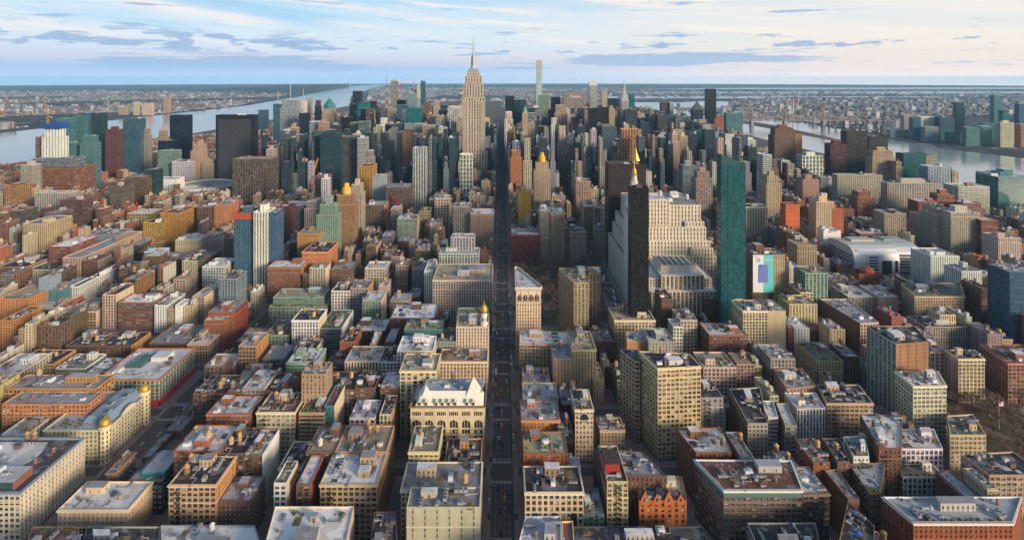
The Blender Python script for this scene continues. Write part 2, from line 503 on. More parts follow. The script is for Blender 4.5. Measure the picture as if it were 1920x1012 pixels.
# ---------------------------------------------------------------- shared roof pieces
def shared_tank(capc, bodyc, legh):
    T = Mesh()
    T.lathe([(1.9, legh), (1.8, legh + 3.9), (2.05, legh + 3.9)], 14, c=bodyc)
    T.lathe([(2.05, legh + 3.9), (0.0, legh + 5.7)], 14, c=capc)
    T.lathe([(0.0, legh), (1.9, legh)], 14, c=(.06, .05, .04))
    for a in (-1.2, 1.2):
        for b in (-1.2, 1.2):
            T.beam((a * 1.25, b * 1.25, 0), (a, b, legh), .11, (.09, .07, .06))
    for a in (-1.35, 1.35):
        T.beam((a, -1.35, legh * .5), (a, 1.35, legh * .5), .07, (.09, .07, .06))
        T.beam((-1.35, a, legh * .5), (1.35, a, legh * .5), .07, (.09, .07, .06))
    return T.data('water_tank')


TANKS = [shared_tank((.5, .27, .07), (.26, .18, .12), 3.2), shared_tank((.5, .28, .1), (.2, .13, .09), 4.6), shared_tank((.24, .2, .17), (.17, .13, .11), 3.0),
         shared_tank((.55, .31, .06), (.42, .3, .2), 2.6), shared_tank((.55, .56, .58), (.5, .5, .5), 2.2)]


def shared_unit(k):
    T = Mesh()
    if k == 0:      # ducted plant
        T.box(-1.6, 1.6, -1, 1, .25, 1.6, (.45, .47, .5), MM); T.lathe([(.55, 1.6), (.55, 1.9), (.0, 1.9)], 10, -.7, 0, (.15, .15, .16))
        T.lathe([(.55, 1.6), (.55, 1.9), (.0, 1.9)], 10, .8, 0, (.15, .15, .16)); T.box(1.6, 3.4, -.3, .3, .4, 1.0, (.5, .5, .52), MM)
    elif k == 1:    # stair hut
        T.box(-1.7, 1.7, -1.4, 1.4, 0, 2.7, (.40, .33, .26)); T.box(-1.9, 1.9, -1.6, 1.6, 2.7, 2.9, (.3, .3, .33)); T.box(-.5, .5, -1.45, -1.38, 0, 2.1, (.06, .06, .07))
    elif k == 2:    # chimney
        T.box(-.6, .6, -.5, .5, 0, 2.6, (.3, .14, .09)); T.box(-.7, .7, -.6, .6, 2.6, 2.85, (.35, .3, .26)); T.box(-.3, .3, -.25, .25, 2.85, 3.2, (.1, .06, .05))
    elif k == 3:    # long duct
        T.box(-4, 4, -.4, .4, .4, 1.1, (.5, .52, .55), MM); T.box(-4.2, -3, -.9, .9, 0, 1.5, (.42, .44, .46), MM); T.box(2.2, 3.6, -.8, .8, 0, 1.9, (.55, .56, .58), MM)
    elif k == 4:    # white membrane hut
        T.box(-2.3, 2.3, -1.6, 1.6, 0, 2.2, (.68, .68, .68)); T.box(-1.2, 1.2, -.8, .8, 2.2, 2.7, (.35, .4, .42), MM)
    elif k == 5:    # dark bulkhead
        T.box(-1.9, 1.9, -1.2, 1.2, 0, 2.4, (.16, .10, .08)); T.box(-2.1, 2.1, -1.4, 1.4, 2.4, 2.55, (.1, .1, .11))
    elif k == 6:    # dark repair patch
        T.box(-3.2, 3.2, -2.2, 2.2, 0, .07, (.09, .085, .09), MR)
    elif k == 7:    # pale membrane patch
        T.box(-2.6, 2.6, -2.4, 2.4, 0, .08, (.5, .5, .5), MR)
    elif k == 8:    # steel platform with fans
        for x in (-2.6, 0, 2.6):
            T.box(x - 1.1, x + 1.1, -1.1, 1.1, 1.0, 2.3, (.4, .42, .44), MM, True); T.lathe([(.7, 2.3), (.7, 2.55), (0, 2.5)], 8, x, 0, (.08, .08, .09))
            for y in (-1, 1): T.beam((x, y, 0), (x, y, 1), .1, (.2, .2, .2))
        T.beam((-3.8, -1.2, 1), (3.8, -1.2, 1), .13, (.2, .2, .2)); T.beam((-3.8, 1.2, 1), (3.8, 1.2, 1), .13, (.2, .2, .2))
    elif k == 9:    # pipe run
        T.beam((-5, 0, .5), (3, 0, .5), .22, (.42, .4, .38)); T.beam((3, 0, .5), (3, 4, .5), .22, (.42, .4, .38)); T.box(-5.6, -4.4, -.6, .6, 0, 1.3, (.35, .36, .38), MM); T.box(2.4, 3.6, 3.6, 5, 0, 1.7, (.2, .13, .1))
    elif k == 10:   # railed deck
        T.box(-3, 3, -2, 2, 0, .25, (.33, .19, .09)); T.box(-1, .4, -.7, .7, .25, .9, (.12, .16, .05))
        for a_, b_ in (((-3, -2), (3, -2)), ((3, -2), (3, 2)), ((3, 2), (-3, 2))): T.beam((a_[0], a_[1], 1.2), (b_[0], b_[1], 1.2), .07, (.1, .1, .1))
    return T.data('rooftop_unit' if k not in (6, 7, 10) else 'roof_patch' if k < 10 else 'roof_deck')


UNITS = [shared_unit(k) for k in range(11)]


def shared_skylight():
    T = Mesh()
    T.box(-1.6, 1.6, -1, 1, 0, .5, (.5, .5, .5), MM)
    T.face([(-1.6, -1, .5), (1.6, -1, .5), (1.6, 0, 1.2), (-1.6, 0, 1.2)], (.4, .5, .5), MT)
    T.face([(1.6, 1, .5), (-1.6, 1, .5), (-1.6, 0, 1.2), (1.6, 0, 1.2)], (.4, .5, .5), MT)
    T.face([(-1.6, 1, .5), (-1.6, -1, .5), (-1.6, 0, 1.2)], (.5, .5, .5)); T.face([(1.6, -1, .5), (1.6, 1, .5), (1.6, 0, 1.2)], (.5, .5, .5))
    return T.data('skylight')


SKYL = shared_skylight()


def shared_window(wd, ht, panes, kind, fc):
    """one framed window, x across, y outwards, z up, centred"""
    T = Mesh()
    t = 0.09
    T.face([(-wd / 2, 0, -ht / 2), (wd / 2, 0, -ht / 2), (wd / 2, 0, ht / 2), (-wd / 2, 0, ht / 2)], fc, [MG, MT, MB_, MG][kind])
    if kind == 3: T.face([(-wd / 2, .02, ht * .05), (wd / 2, .02, ht * .05), (wd / 2, .02, ht / 2), (-wd / 2, .02, ht / 2)], fc, MB_)
    def bar(x0, x1, z0, z1):
        y = .06
        T.face([(x0, y, z0), (x1, y, z0), (x1, y, z1), (x0, y, z1)], fc)
        T.face([(x0, 0, z1), (x0, y, z1), (x1, y, z1), (x1, 0, z1)], fc)
    bar(-wd / 2, wd / 2, -ht / 2, -ht / 2 + t); bar(-wd / 2, wd / 2, ht / 2 - t, ht / 2)
    for k in range(panes + 1):
        x = -wd / 2 + k * (wd - t) / panes
        bar(x, x + t, -ht / 2, ht / 2)
    bar(-wd / 2, wd / 2, -.04, .04)
    T.face([(-wd / 2 - .1, .42, -ht / 2 - .16), (wd / 2 + .1, .42, -ht / 2 - .16), (wd / 2 + .1, .42, -ht / 2), (-wd / 2 - .1, .42, -ht / 2)], fc)
    T.face([(-wd / 2 - .1, 0, -ht / 2 + .001), (-wd / 2 - .1, .42, -ht / 2 + .001), (wd / 2 + .1, .42, -ht / 2 + .001), (wd / 2 + .1, 0, -ht / 2 + .001)], fc)
    return T.data('window')


rng = random.Random(20)
FOOT = []            # footprints already taken: polygon, bbox, height
BVH_V, BVH_F = [], []
PENDING = []         # near facades whose windows become parts
REFS = []


def take(P, h):
    xs = [q[0] for q in P]; ys = [q[1] for q in P]
    FOOT.append((min(xs), max(xs), min(ys), max(ys), h, P))
    i = len(BVH_V)
    BVH_V.extend([(q[0], q[1], 0) for q in P] + [(q[0], q[1], h) for q in P])
    n = len(P)
    for k in range(n):
        BVH_F.append((i + k, i + (k + 1) % n, i + n + (k + 1) % n, i + n + k))
    BVH_F.append(tuple(i + n + k for k in range(n)))


GEOM = {'loft', 'grid', 'punch', 'arcade', 'arcade3', 'pier', 'strip', 'slot', 'band', 'bigwin', 'gabled', 'arch1', 'fire', 'brickgrid'}
CATS = dict(loft_building='loft building', store_building='shop building', brick_building='brick building', apartment_building='apartment block',
            office_building='office building', glass_tower='glass tower', apartment_tower='apartment tower', office_tower='office tower',
            construction_tower='unfinished tower', hotel_tower='hotel', hotel_building='hotel', hospital_building='hospital', bank_building='bank',
            supertall_tower='skyscraper', billboard_building='office building')


def geo_wall(T, a, b, h, c, sty, org, wins):
    """wall with real window openings; records each opening in wins"""
    bay, fl, fw, fh, pn = STY[sty]
    L = math.hypot(b[0] - a[0], b[1] - a[1])
    n = max(1, round(L / bay)); bw = L / n
    ex, ey = (b[0] - a[0]) / L, (b[1] - a[1]) / L
    nx, ny = ey, -ex
    rows = max(1, int((h - 1.3 - 1.0) / fl))
    ww, wh = bw * fw, fl * fh
    REC = .45

    def P3(u, z, r=0.0):
        return (a[0] + ex * u - nx * r, a[1] + ey * u - ny * r, z)
    zt = h - 1.3
    T.face([P3(0, zt), P3(L, zt), P3(L, h), P3(0, h)], c, MF)
    zb = zt - rows * fl
    T.face([P3(0, 0), P3(L, 0), P3(L, zb), P3(0, zb)], tuple(x * .8 for x in c), MF, [(0, -9.0), (L, -9.0), (L, -4.6), (0, -4.6)], (bw / 20, .46, .8, .7), DEFG + (.3,))
    g = (bw - ww) / 2
    for k in range(n + 1):          # piers
        u0 = k * bw - (g if k else 0); u1 = k * bw + (g if k < n else 0)
        T.face([P3(u0, zb), P3(u1, zb), P3(u1, zt), P3(u0, zt)], c, MF)
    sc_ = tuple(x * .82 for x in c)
    for r in range(rows):
        z0 = zt - (r + 1) * fl
        w0 = z0 + (fl - wh) / 2; w1 = w0 + wh
        for k in range(n):
            u0 = k * bw + g; u1 = u0 + ww
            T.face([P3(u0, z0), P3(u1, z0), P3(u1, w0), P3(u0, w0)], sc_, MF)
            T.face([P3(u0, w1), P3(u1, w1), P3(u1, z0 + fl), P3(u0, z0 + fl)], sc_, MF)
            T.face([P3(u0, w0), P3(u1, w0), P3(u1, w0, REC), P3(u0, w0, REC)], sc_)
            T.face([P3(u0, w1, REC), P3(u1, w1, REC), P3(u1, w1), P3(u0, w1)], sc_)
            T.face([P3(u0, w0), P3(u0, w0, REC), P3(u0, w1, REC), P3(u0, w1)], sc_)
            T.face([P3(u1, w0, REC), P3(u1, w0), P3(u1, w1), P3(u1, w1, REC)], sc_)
            q = P3(u0 + ww / 2, (w0 + w1) / 2, REC)
            wins.append((q, math.atan2(ey, ex), ww, wh, pn, (nx, ny)))


def quad_pt(P, s, t):
    a, b, c, d = P[0], P[1], P[2], P[3]
    return (a[0] * (1 - s) * (1 - t) + b[0] * s * (1 - t) + c[0] * s * t + d[0] * (1 - s) * t,
            a[1] * (1 - s) * (1 - t) + b[1] * s * (1 - t) + c[1] * s * t + d[1] * (1 - s) * t)


def building(kind, wall, sty, rc, ex, h, P, label, group=None):
    tk = ex.split()
    cx = sum(q[0] for q in P) / len(P); cy = min(q[1] for q in P)
    dmin = cy
    root = thing(kind, label, CATS[kind], (cx, cy, 0), group)
    jit = 0.06 + rng.random() * .3
    P = offset(P, -jit)
    take(P, h)
    if rc in 'BG' and rng.random() < .35: rc = rng.choice('TRDWD')
    Q = [(q[0] - cx, q[1] - cy) for q in P]
    wc = tuple(x * rng.uniform(.9, 1.1) for x in COL[wall])
    gl = GLZ.get(wall, TEALG if rng.random() < .3 else DEFG)
    if sty in ('gridg', 'bigwin', 'glassgrid', 'westglass', 'tower2'): gl = TEALG
    if sty == 'tower2': gl = (.01, .01, .012)
    if sty == 'grid3': gl, wc = (.10, .24, .21), (.60, .68, .64)
    if sty == 'panel': gl = (.006, .008, .012)
    side = None
    for t in tk:
        if t[0] == 'b' and t[1:] in COL: side = t[1:]  # orange sides put the low sun's warm glow into the wall colour
    kf = 1.0 if dmin < 1050 else 1.45 if dmin < 1900 else 2.0
    near = dmin < 500 and sty in GEOM and h > 12
    T = Mesh(); wins = []
    n = len(Q)
    step_ = sty in ('slot', 'grid', 'punch', 'pier', 'grid2') and h > 75 and 'tower' in kind and rng.random() < .6
    Q2 = offset(Q, -min(4.5, .12 * abs(Q[1][0] - Q[0][0])))
    for k in range(n):
        a, b = Q[k], Q[(k + 1) % n]
        L = math.hypot(b[0] - a[0], b[1] - a[1])
        if L < .1: continue
        nx, ny = (b[1] - a[1]) / L, -(b[0] - a[0]) / L
        mid = ((a[0] + b[0]) / 2 + cx, (a[1] + b[1]) / 2 + cy)
        sees = -(mid[0] * nx + mid[1] * ny) > 0
        s2, c2 = sty, wc
        lateral = abs(nx) > abs(ny)
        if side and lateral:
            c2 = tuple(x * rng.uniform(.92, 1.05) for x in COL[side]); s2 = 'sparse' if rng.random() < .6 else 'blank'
        if sty == 'westglass':
            if lateral and nx < 0: c2 = (.45, .46, .38)
            else: s2, c2 = 'sparse', (.33, .17, .09)
        if near and sees and s2 in GEOM and L > 4:
            geo_wall(T, a, b, h, c2, s2, (cx, cy), wins)
        else:
            if step_:
                T.wall(a, b, 0, h * .87, c2, s2, gl, None, kf)
                T.wall(Q2[k], Q2[(k + 1) % n], h * .87, h, c2, s2, gl, None, kf)
                T.face([(a[0], a[1], h * .87), (b[0], b[1], h * .87), (Q2[(k + 1) % n][0], Q2[(k + 1) % n][1], h * .87), (Q2[k][0], Q2[k][1], h * .87)], (.3, .29, .28), MR)
            else:
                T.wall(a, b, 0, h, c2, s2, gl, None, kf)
    if sty in ('arcade', 'arch1') and 'c' in tk:
        pass
    link('wall', T.data('wall'), root)
    if sty == 'panel':      # great flat grey face set in a black frame
        x0, x1 = Q[0][0], Q[1][0]
        F_ = Mesh(); F_.wall((x0 + (x1 - x0) * .07, Q[0][1] - .4), (x0 + (x1 - x0) * .93, Q[0][1] - .4), 4, h - 13, (.06, .06, .07), 'panel', (.025, .027, .032))
        link('face_panel', F_.data('face_panel'), root)
    if wins:
        PENDING.append((root, wins, (cx, cy), wall))
    # roof deck below a parapet
    if step_: Q = Q2
    par = 1.1 if h < 130 else 2.5
    I = offset(Q, -.45)
    D = Mesh()
    rv = rng.uniform(.72, 1.12)
    D.face([(q[0], q[1], h - par) for q in I], tuple(x * rv for x in ROOFC[rc]), MR)
    link('roof', D.data('roof'), root)
    C = Mesh()
    pc = tuple(min(.8, x * 1.12 + .03) for x in wc)
    if 'white' in tk: pc = (.75, .75, .75)
    if 'blueedge' in tk: pc = (.05, .12, .32)
    for k in range(n):
        a, b, d, e = Q[k], Q[(k + 1) % n], I[(k + 1) % n], I[k]
        C.face([(a[0], a[1], h), (b[0], b[1], h), (d[0], d[1], h), (e[0], e[1], h)], pc)
        C.face([(e[0], e[1], h), (d[0], d[1], h), (d[0], d[1], h - par), (e[0], e[1], h - par)], pc)
    link('parapet', C.data('parapet'), root)
    if 'c' in tk or 'white' in tk:
        K = Mesh()
        kc = (.72, .7, .66) if 'white' in tk else tuple(min(.75, x * 1.2 + .05) for x in wc)
        K.ring(Q, .75, h - 1.5, h - .6, kc); K.ring(Q, .35, h - 2.4, h - 1.5, kc)
        link('cornice', K.data('cornice'), root)
    if dmin < 1000 and h > 22 and sty not in ('glass', 'blank', 'bandv', 'tealglass', 'tower2', 'panel') and (('c' in tk) or rng.random() < .5):
        if 1:
            kc = tuple(min(.75, x * 1.2 + .04) for x in wc)
            K = Mesh(); zc = h - STY[sty][1] * rng.choice([1, 2, 2, 3]) - 1.35
            K.ring(Q, .3, zc - .3, zc + .3, kc)
            link('string_course', K.data('string_course'), root)
    if 'tealtop' in tk or label.endswith('teal top floor'):
        K = Mesh(); K.ring(Q, .12, h - 5.2, h - 2.6, (.06, .2, .17)); link('top_band', K.data('top_band'), root)
    if 'tealtop' in tk:
        K = Mesh(); x0, y0 = quad_pt(Q, .3, .15); x1, y1 = quad_pt(Q, .95, .85)
        for a, b in (((x0, y0), (x1, y0)), ((x1, y0), (x1, y1)), ((x1, y1), (x0, y1)), ((x0, y1), (x0, y0))):
            K.wall(a, b, h - par, h + 4, (.08, .35, .36), 'band', (.05, .3, .3))
        K.face([(x0, y0, h + 4), (x1, y0, h + 4), (x1, y1, h + 4), (x0, y1, h + 4)], (.5, .5, .5), MR)
        link('glazed_storey', K.data('glazed_storey'), root)
    if 'wedge' in tk:
        K = Mesh(); a, b, c_, d_ = Q[:4]; hh = h + 13; gk = (.05, .22, .21)
        K.face([(a[0], a[1], h), (b[0], b[1], h), (a[0], a[1], hh)], gk, MT); K.face([(c_[0], c_[1], h), (d_[0], d_[1], h), (d_[0], d_[1], hh)], gk, MT); K.face([(d_[0], d_[1], h), (a[0], a[1], h), (a[0], a[1], hh), (d_[0], d_[1], hh)], gk, MT)
        K.face([(a[0], a[1], hh), (b[0], b[1], h), (c_[0], c_[1], h), (d_[0], d_[1], hh)], (.1, .2, .2), MM)
        link('slanted_crown', K.data('slanted_crown'), root)
    if 'slope' in tk:
        K = Mesh(); a, b, c_, d_ = Q[:4]; hh = h + 26
        K.face([(a[0], a[1], h), (b[0], b[1], h), (c_[0], c_[1], hh), (d_[0], d_[1], hh)], (.75, .76, .78), MM)
        K.face([(b[0], b[1], h), (c_[0], c_[1], h), (c_[0], c_[1], hh)], (.6, .62, .64)); K.face([(d_[0], d_[1], h), (a[0], a[1], h), (d_[0], d_[1], hh)], (.6, .62, .64))
        K.face([(c_[0], c_[1], h), (d_[0], d_[1], h), (d_[0], d_[1], hh), (c_[0], c_[1], hh)], (.6, .62, .64))
        link('slanted_crown', K.data('slanted_crown'), root)
    if 'spire' in tk:
        K = Mesh(); mx, my = quad_pt(Q, .5, .5)
        for k in range(4):
            K.face([(Q[k][0], Q[k][1], h), (Q[(k + 1) % 4][0], Q[(k + 1) % 4][1], h), (mx, my, h + 42)], (.05, .06, .08), MM)
        link('pyramid_roof', K.data('pyramid_roof'), root)
    if 'hip' in tk:
        K = Mesh(); I2 = offset(Q, -7)
        for k in range(n):
            a, b, d, e = Q[k], Q[(k + 1) % n], I2[(k + 1) % n], I2[k]
            K.face([(a[0], a[1], h + .05), (b[0], b[1], h + .05), (d[0], d[1], h + 5), (e[0], e[1], h + 5)], (.28, .11, .09) if k % 2 == 0 else (.5, .14, .06))
        K.face([(q[0], q[1], h + 4.6) for q in I2], (.07, .08, .08), MR)
        link('hipped_roof', K.data('hipped_roof'), root)
    # roof furniture
    wid = math.hypot(Q[1][0] - Q[0][0], Q[1][1] - Q[0][1]); dep = math.hypot(Q[3][0] - Q[0][0], Q[3][1] - Q[0][1])
    spots = []

    def spot(r, lo=.14, hi=.86):
        for _ in range(14):
            s, t = rng.uniform(lo, hi), rng.uniform(lo, hi)
            x, y = quad_pt(Q, s, t)
            if all((x - a) ** 2 + (y - b) ** 2 > (r + c_) ** 2 for a, b, c_ in spots):
                break
        spots.append((x, y, r))
        return x, y
    big = h > 90
    ang = math.atan2(Q[1][1] - Q[0][1], Q[1][0] - Q[0][0])
    if not any(t[0] == 'p' for t in tk) and dmin < 1100 and wid * dep > 330 and h < 90 and rng.random() < .6: tk.append('p')
    for t in tk:
        if t[0] == 'p' and (len(t) == 1 or t[1:].isdigit()):
            for k in range(int(t[1:] or 1)):
                f = .42 if big else rng.uniform(.2, .32)
                ph = (9 if big else rng.uniform(3.2, 6)) * (1 if k == 0 else .7)
                if big: s0, t0 = .5 + k * .1, .5
                else: s0, t0 = rng.choice([.28, .5, .72]), rng.choice([.35, .6, .72])
                hw = f * (1 - .25 * k) / 2
                pts = [quad_pt(Q, s0 + i * hw, t0 + j * hw) for i, j in ((-1, -1), (1, -1), (1, 1), (-1, 1))]
                K = Mesh(); z0 = h - par
                if k and big: z0 = h + 9 - par; z0 = h + 7
                pcol = wc if rng.random() < .6 or big else rng.choice([(.5, .48, .44), (.6, .6, .6), (.3, .2, .15)])
                for i in range(4):
                    K.wall(pts[i], pts[(i + 1) % 4], z0, z0 + ph + par, pcol, 'punch' if not big and ph > 4 else 'sparse', gl)
                K.face([(q[0], q[1], z0 + ph + par) for q in pts], ROOFC[rng.choice('WGBW')], MR)
                link('penthouse', K.data('penthouse'), root)
                mx, my = quad_pt(Q, s0, t0)
                spots.append((mx, my, hw * max(wid, dep)))
        elif t[0] == 't' and t[1:].isdigit():
            for k in range(int(t[1:])):
                x, y = spot(2.6)
                o = link('water_tank', TANKS[4] if 'sil' in tk else rng.choice(TANKS[:4]), root, (x, y, h - par))
                s = rng.uniform(.85, 1.15) * (1.25 if dmin > 700 else 1); o.scale = (s, s, s)
        elif t[0] == 's' and t[1:].isdigit():
            for k in range(int(t[1:])):
                x, y = spot(2)
                o = link('skylight', SKYL, root, (x, y, h - par)); o.rotation_euler = (0, 0, ang); s = rng.uniform(.9, 1.7); o.scale = (s, s, s)
        elif t[0] == 'u' and t[1:].isdigit():
            for k in range(int(t[1:]) + (9 if dmin < 620 and wid * dep > 700 else 6 if dmin < 700 and wid * dep > 350 else 3 if dmin < 1000 else 0)):
                x, y = spot(1.5, .1, .9)
                ku = rng.choice((0, 0, 1, 2, 3, 4, 5, 8, 8, 9, 9) if k < 6 else (6, 7, 9, 2, 8, 10, 0))
                o = link(UNITS[ku].name.split('.')[0], UNITS[ku], root, (x, y, h - par)); o.rotation_euler = (0, 0, ang + rng.choice([0, math.pi / 2]))
                s = rng.uniform(.7, 1.25) * (1.0 if dmin < 900 else 1.8) * (1 if min(wid, dep) > 12 else .6); o.scale = (s, s, s * rng.uniform(.8, 1.3))
        elif t == 'g':
            K = Mesh()
            for k in range(26):
                s, t_ = rng.uniform(.08, .92), rng.choice([.08, .12, .9, .86]); x, y = quad_pt(Q, s, t_)
                r = rng.uniform(.6, 1.3)
                K.lathe([(r * .7, h - par), (r, h - par + r * .7), (r * .5, h - par + r * 1.4), (0, h - par + r * 1.5)], 5, x, y)
            o = link('roof_planting', K.data('roof_planting'), root); o.data.materials.clear(); o.data.materials.append(GREEN)
        elif t == 'blue':
            K = Mesh(); x, y = quad_pt(Q, .5, .5); K.lathe([(2.2, h - par), (1.9, h - par + .9), (.3, h - par + 1.5), (0, h - par + 1.6)], 7, x, y, (.03, .16, .6))
            link('tarp', K.data('tarp'), root)
        elif t == 'sil' or t == 'q':
            pass
    if sty == 'arcade3' or sty == 'arch1':      # tall arched openings in front of the storeys
        L = wid; nA = 3 if sty == 'arcade3' else 1
        for k in range(nA):
            K = Mesh(); u = L * ((k + .5) / nA) if nA > 1 else L / 2
            r = 2.3 if nA > 1 else 3.4
            zb, zt = (h * .2, h - 16) if nA > 1 else (h - 11, h - 7)
            y = Q[0][1] - .12; x = Q[0][0] + u
            pts = [(x - r, y, zb), (x + r, y, zb)] + [(x + r * math.cos(t_ * math.pi / 10), y, zt + r * math.sin(t_ * math.pi / 10)) for t_ in range(11)]
            K.face(pts, (.03, .03, .03), MG)
            for t_ in range(10):
                a0, a1 = t_ * math.pi / 10, (t_ + 1) * math.pi / 10
                K.face([(x + r * math.cos(a0), y - .25, zt + r * math.sin(a0)), (x + (r + .5) * math.cos(a0), y - .25, zt + (r + .5) * math.sin(a0)),
                        (x + (r + .5) * math.cos(a1), y - .25, zt + (r + .5) * math.sin(a1)), (x + r * math.cos(a1), y - .25, zt + r * math.sin(a1))], (.65, .58, .42))
            link('arched_window', K.data('arched_window'), root)
    if sty == 'gabled':
        for k in range(4):
            K = Mesh(); x = Q[0][0] + wid * (k + .5) / 4; y = Q[0][1]; r = 2.6 if k % 2 else 3.4; hh = h + (5 if k % 2 else 7)
            for dy, rev in ((-.3, False), (2.5, True)):
                f = [(x - r, y + dy, h - 3), (x + r, y + dy, h - 3), (x + r, y + dy, h), (x, y + dy, hh), (x - r, y + dy, h)]
                K.face(f[::-1] if rev else f, COL['fire'])
            K.face([(x - r, y - .3, h), (x, y - .3, hh), (x, y + 2.5, hh), (x - r, y + 2.5, h)], (.06, .06, .07)); K.face([(x, y - .3, hh), (x + r, y - .3, h), (x + r, y + 2.5, h), (x, y + 2.5, hh)], (.06, .06, .07))
            K.face([(x - .7, y - .34, h - .5), (x + .7, y - .34, h - .5), (x + .7, y - .34, h + 1.6), (x - .7, y - .34, h + 1.6)], (.02, .02, .02), MG)
            link('gable', K.data('gable'), root)
    if 'tall deep green' in label:
        for k in range(29):
            K = Mesh(); K.ring(Q, .25, 10 + k * 8, 10.9 + k * 8, (.02, .07, .07)); link('floor_band', K.data('floor_band'), root)
        K = Mesh(); K.box(Q[0][0] + 9, Q[0][0] + 10.2, Q[0][1] - .6, Q[0][1] + .1, 0, h - 2, (.03, .10, .10)); link('corner_fin', K.data('corner_fin'), root)
    if sty == 'fire' or (near and kind in ('loft_building', 'brick_building') and sty in ('loft', 'punch', 'grid') and wid < 45 and h > 20 and abs(Q[0][1] - Q[1][1]) < .5 and rng.random() < .45):
        K = Mesh(); x0 = Q[0][0] + wid * rng.choice([.12, .35, .6]); x1 = x0 + min(5, wid * .3); y = Q[0][1] - 1.0; z = 5
        f = 0
        while z < h - 4:
            K.box(x0, x1, y, Q[0][1] - .05, z, z + .12, (.05, .05, .05), MM)
            K.beam((x0 if f else x1, y + .2, z), (x1 if f else x0, y + .2, z + 3.7), .12, (.05, .05, .05)); K.beam((x0, y, z + 1), (x1, y, z + 1), .06, (.05, .05, .05))
            z += 3.7; f = 1 - f
        link('fire_escape', K.data('fire_escape'), root)
    if 'red roof box' in label:
        K = Mesh(); K.box(Q[0][0] + .6, Q[1][0] - 4, Q[0][1] + 9, Q[0][1] + 24, h - 1, h + 5.5, (.34, .035, .025)); K.box(Q[0][0] + .5, Q[1][0] - 3.9, Q[0][1] + 8.9, Q[0][1] + 24.1, h + 5.5, h + 6, (.06, .05, .05)); link('penthouse', K.data('penthouse'), root)
    if 'gold and orange top' in label or 'golden drum' in label:
        K = Mesh(); mx, my = quad_pt(Q, .5, .5); K.lathe([(8, h), (8, h + 12), (5, h + 14), (5, h + 20), (0, h + 22)], 14, mx, my, (.75, .42, .05)); link('drum_top', K.data('drum_top'), root)
    if 'green copper tip' in label:
        K = Mesh(); mx, my = quad_pt(Q, .5, .5); K.lathe([(9, h - 1), (6, h + 10), (1.5, h + 20), (0, h + 27)], 8, mx, my, (.12, .4, .28)); link('copper_roof', K.data('copper_roof'), root)
    if 'orange terrace' in label: pass
    if 'gold cupola' in label:
        K = Mesh(); x, y = Q[1][0] - 5, Q[0][1] + 5
        K.lathe([(4.2, h - 1), (4.2, h + 2), (3.4, h + 2), (3.2, h + 9), (3.9, h + 9.4), (3, h + 10), (2.9, h + 13), (3.6, h + 13.5)], 8, x, y, (.68, .64, .55))
        for k in range(8):
            a = k * math.pi / 4 + .39; K.face([(x + 3.32 * math.cos(a - .12), y + 3.32 * math.sin(a - .12), h + 4), (x + 3.32 * math.cos(a + .12), y + 3.32 * math.sin(a + .12), h + 4),
                                              (x + 3.22 * math.cos(a + .12), y + 3.22 * math.sin(a + .12), h + 8), (x + 3.22 * math.cos(a - .12), y + 3.22 * math.sin(a - .12), h + 8)], (.03, .03, .03), MG)
        lan = link('lantern', K.data('lantern'), root)
        K = Mesh(); K.lathe([(3.5, h + 13.5), (4.0, h + 16), (3.5, h + 18.6), (2, h + 20.8), (.6, h + 22), (.25, h + 25), (0, h + 27)], 14, x, y, (.9, .6, .1), MO)
        link('dome', K.data('dome'), lan)
    REFS.append((root, label, cx, cy, h))
    return root


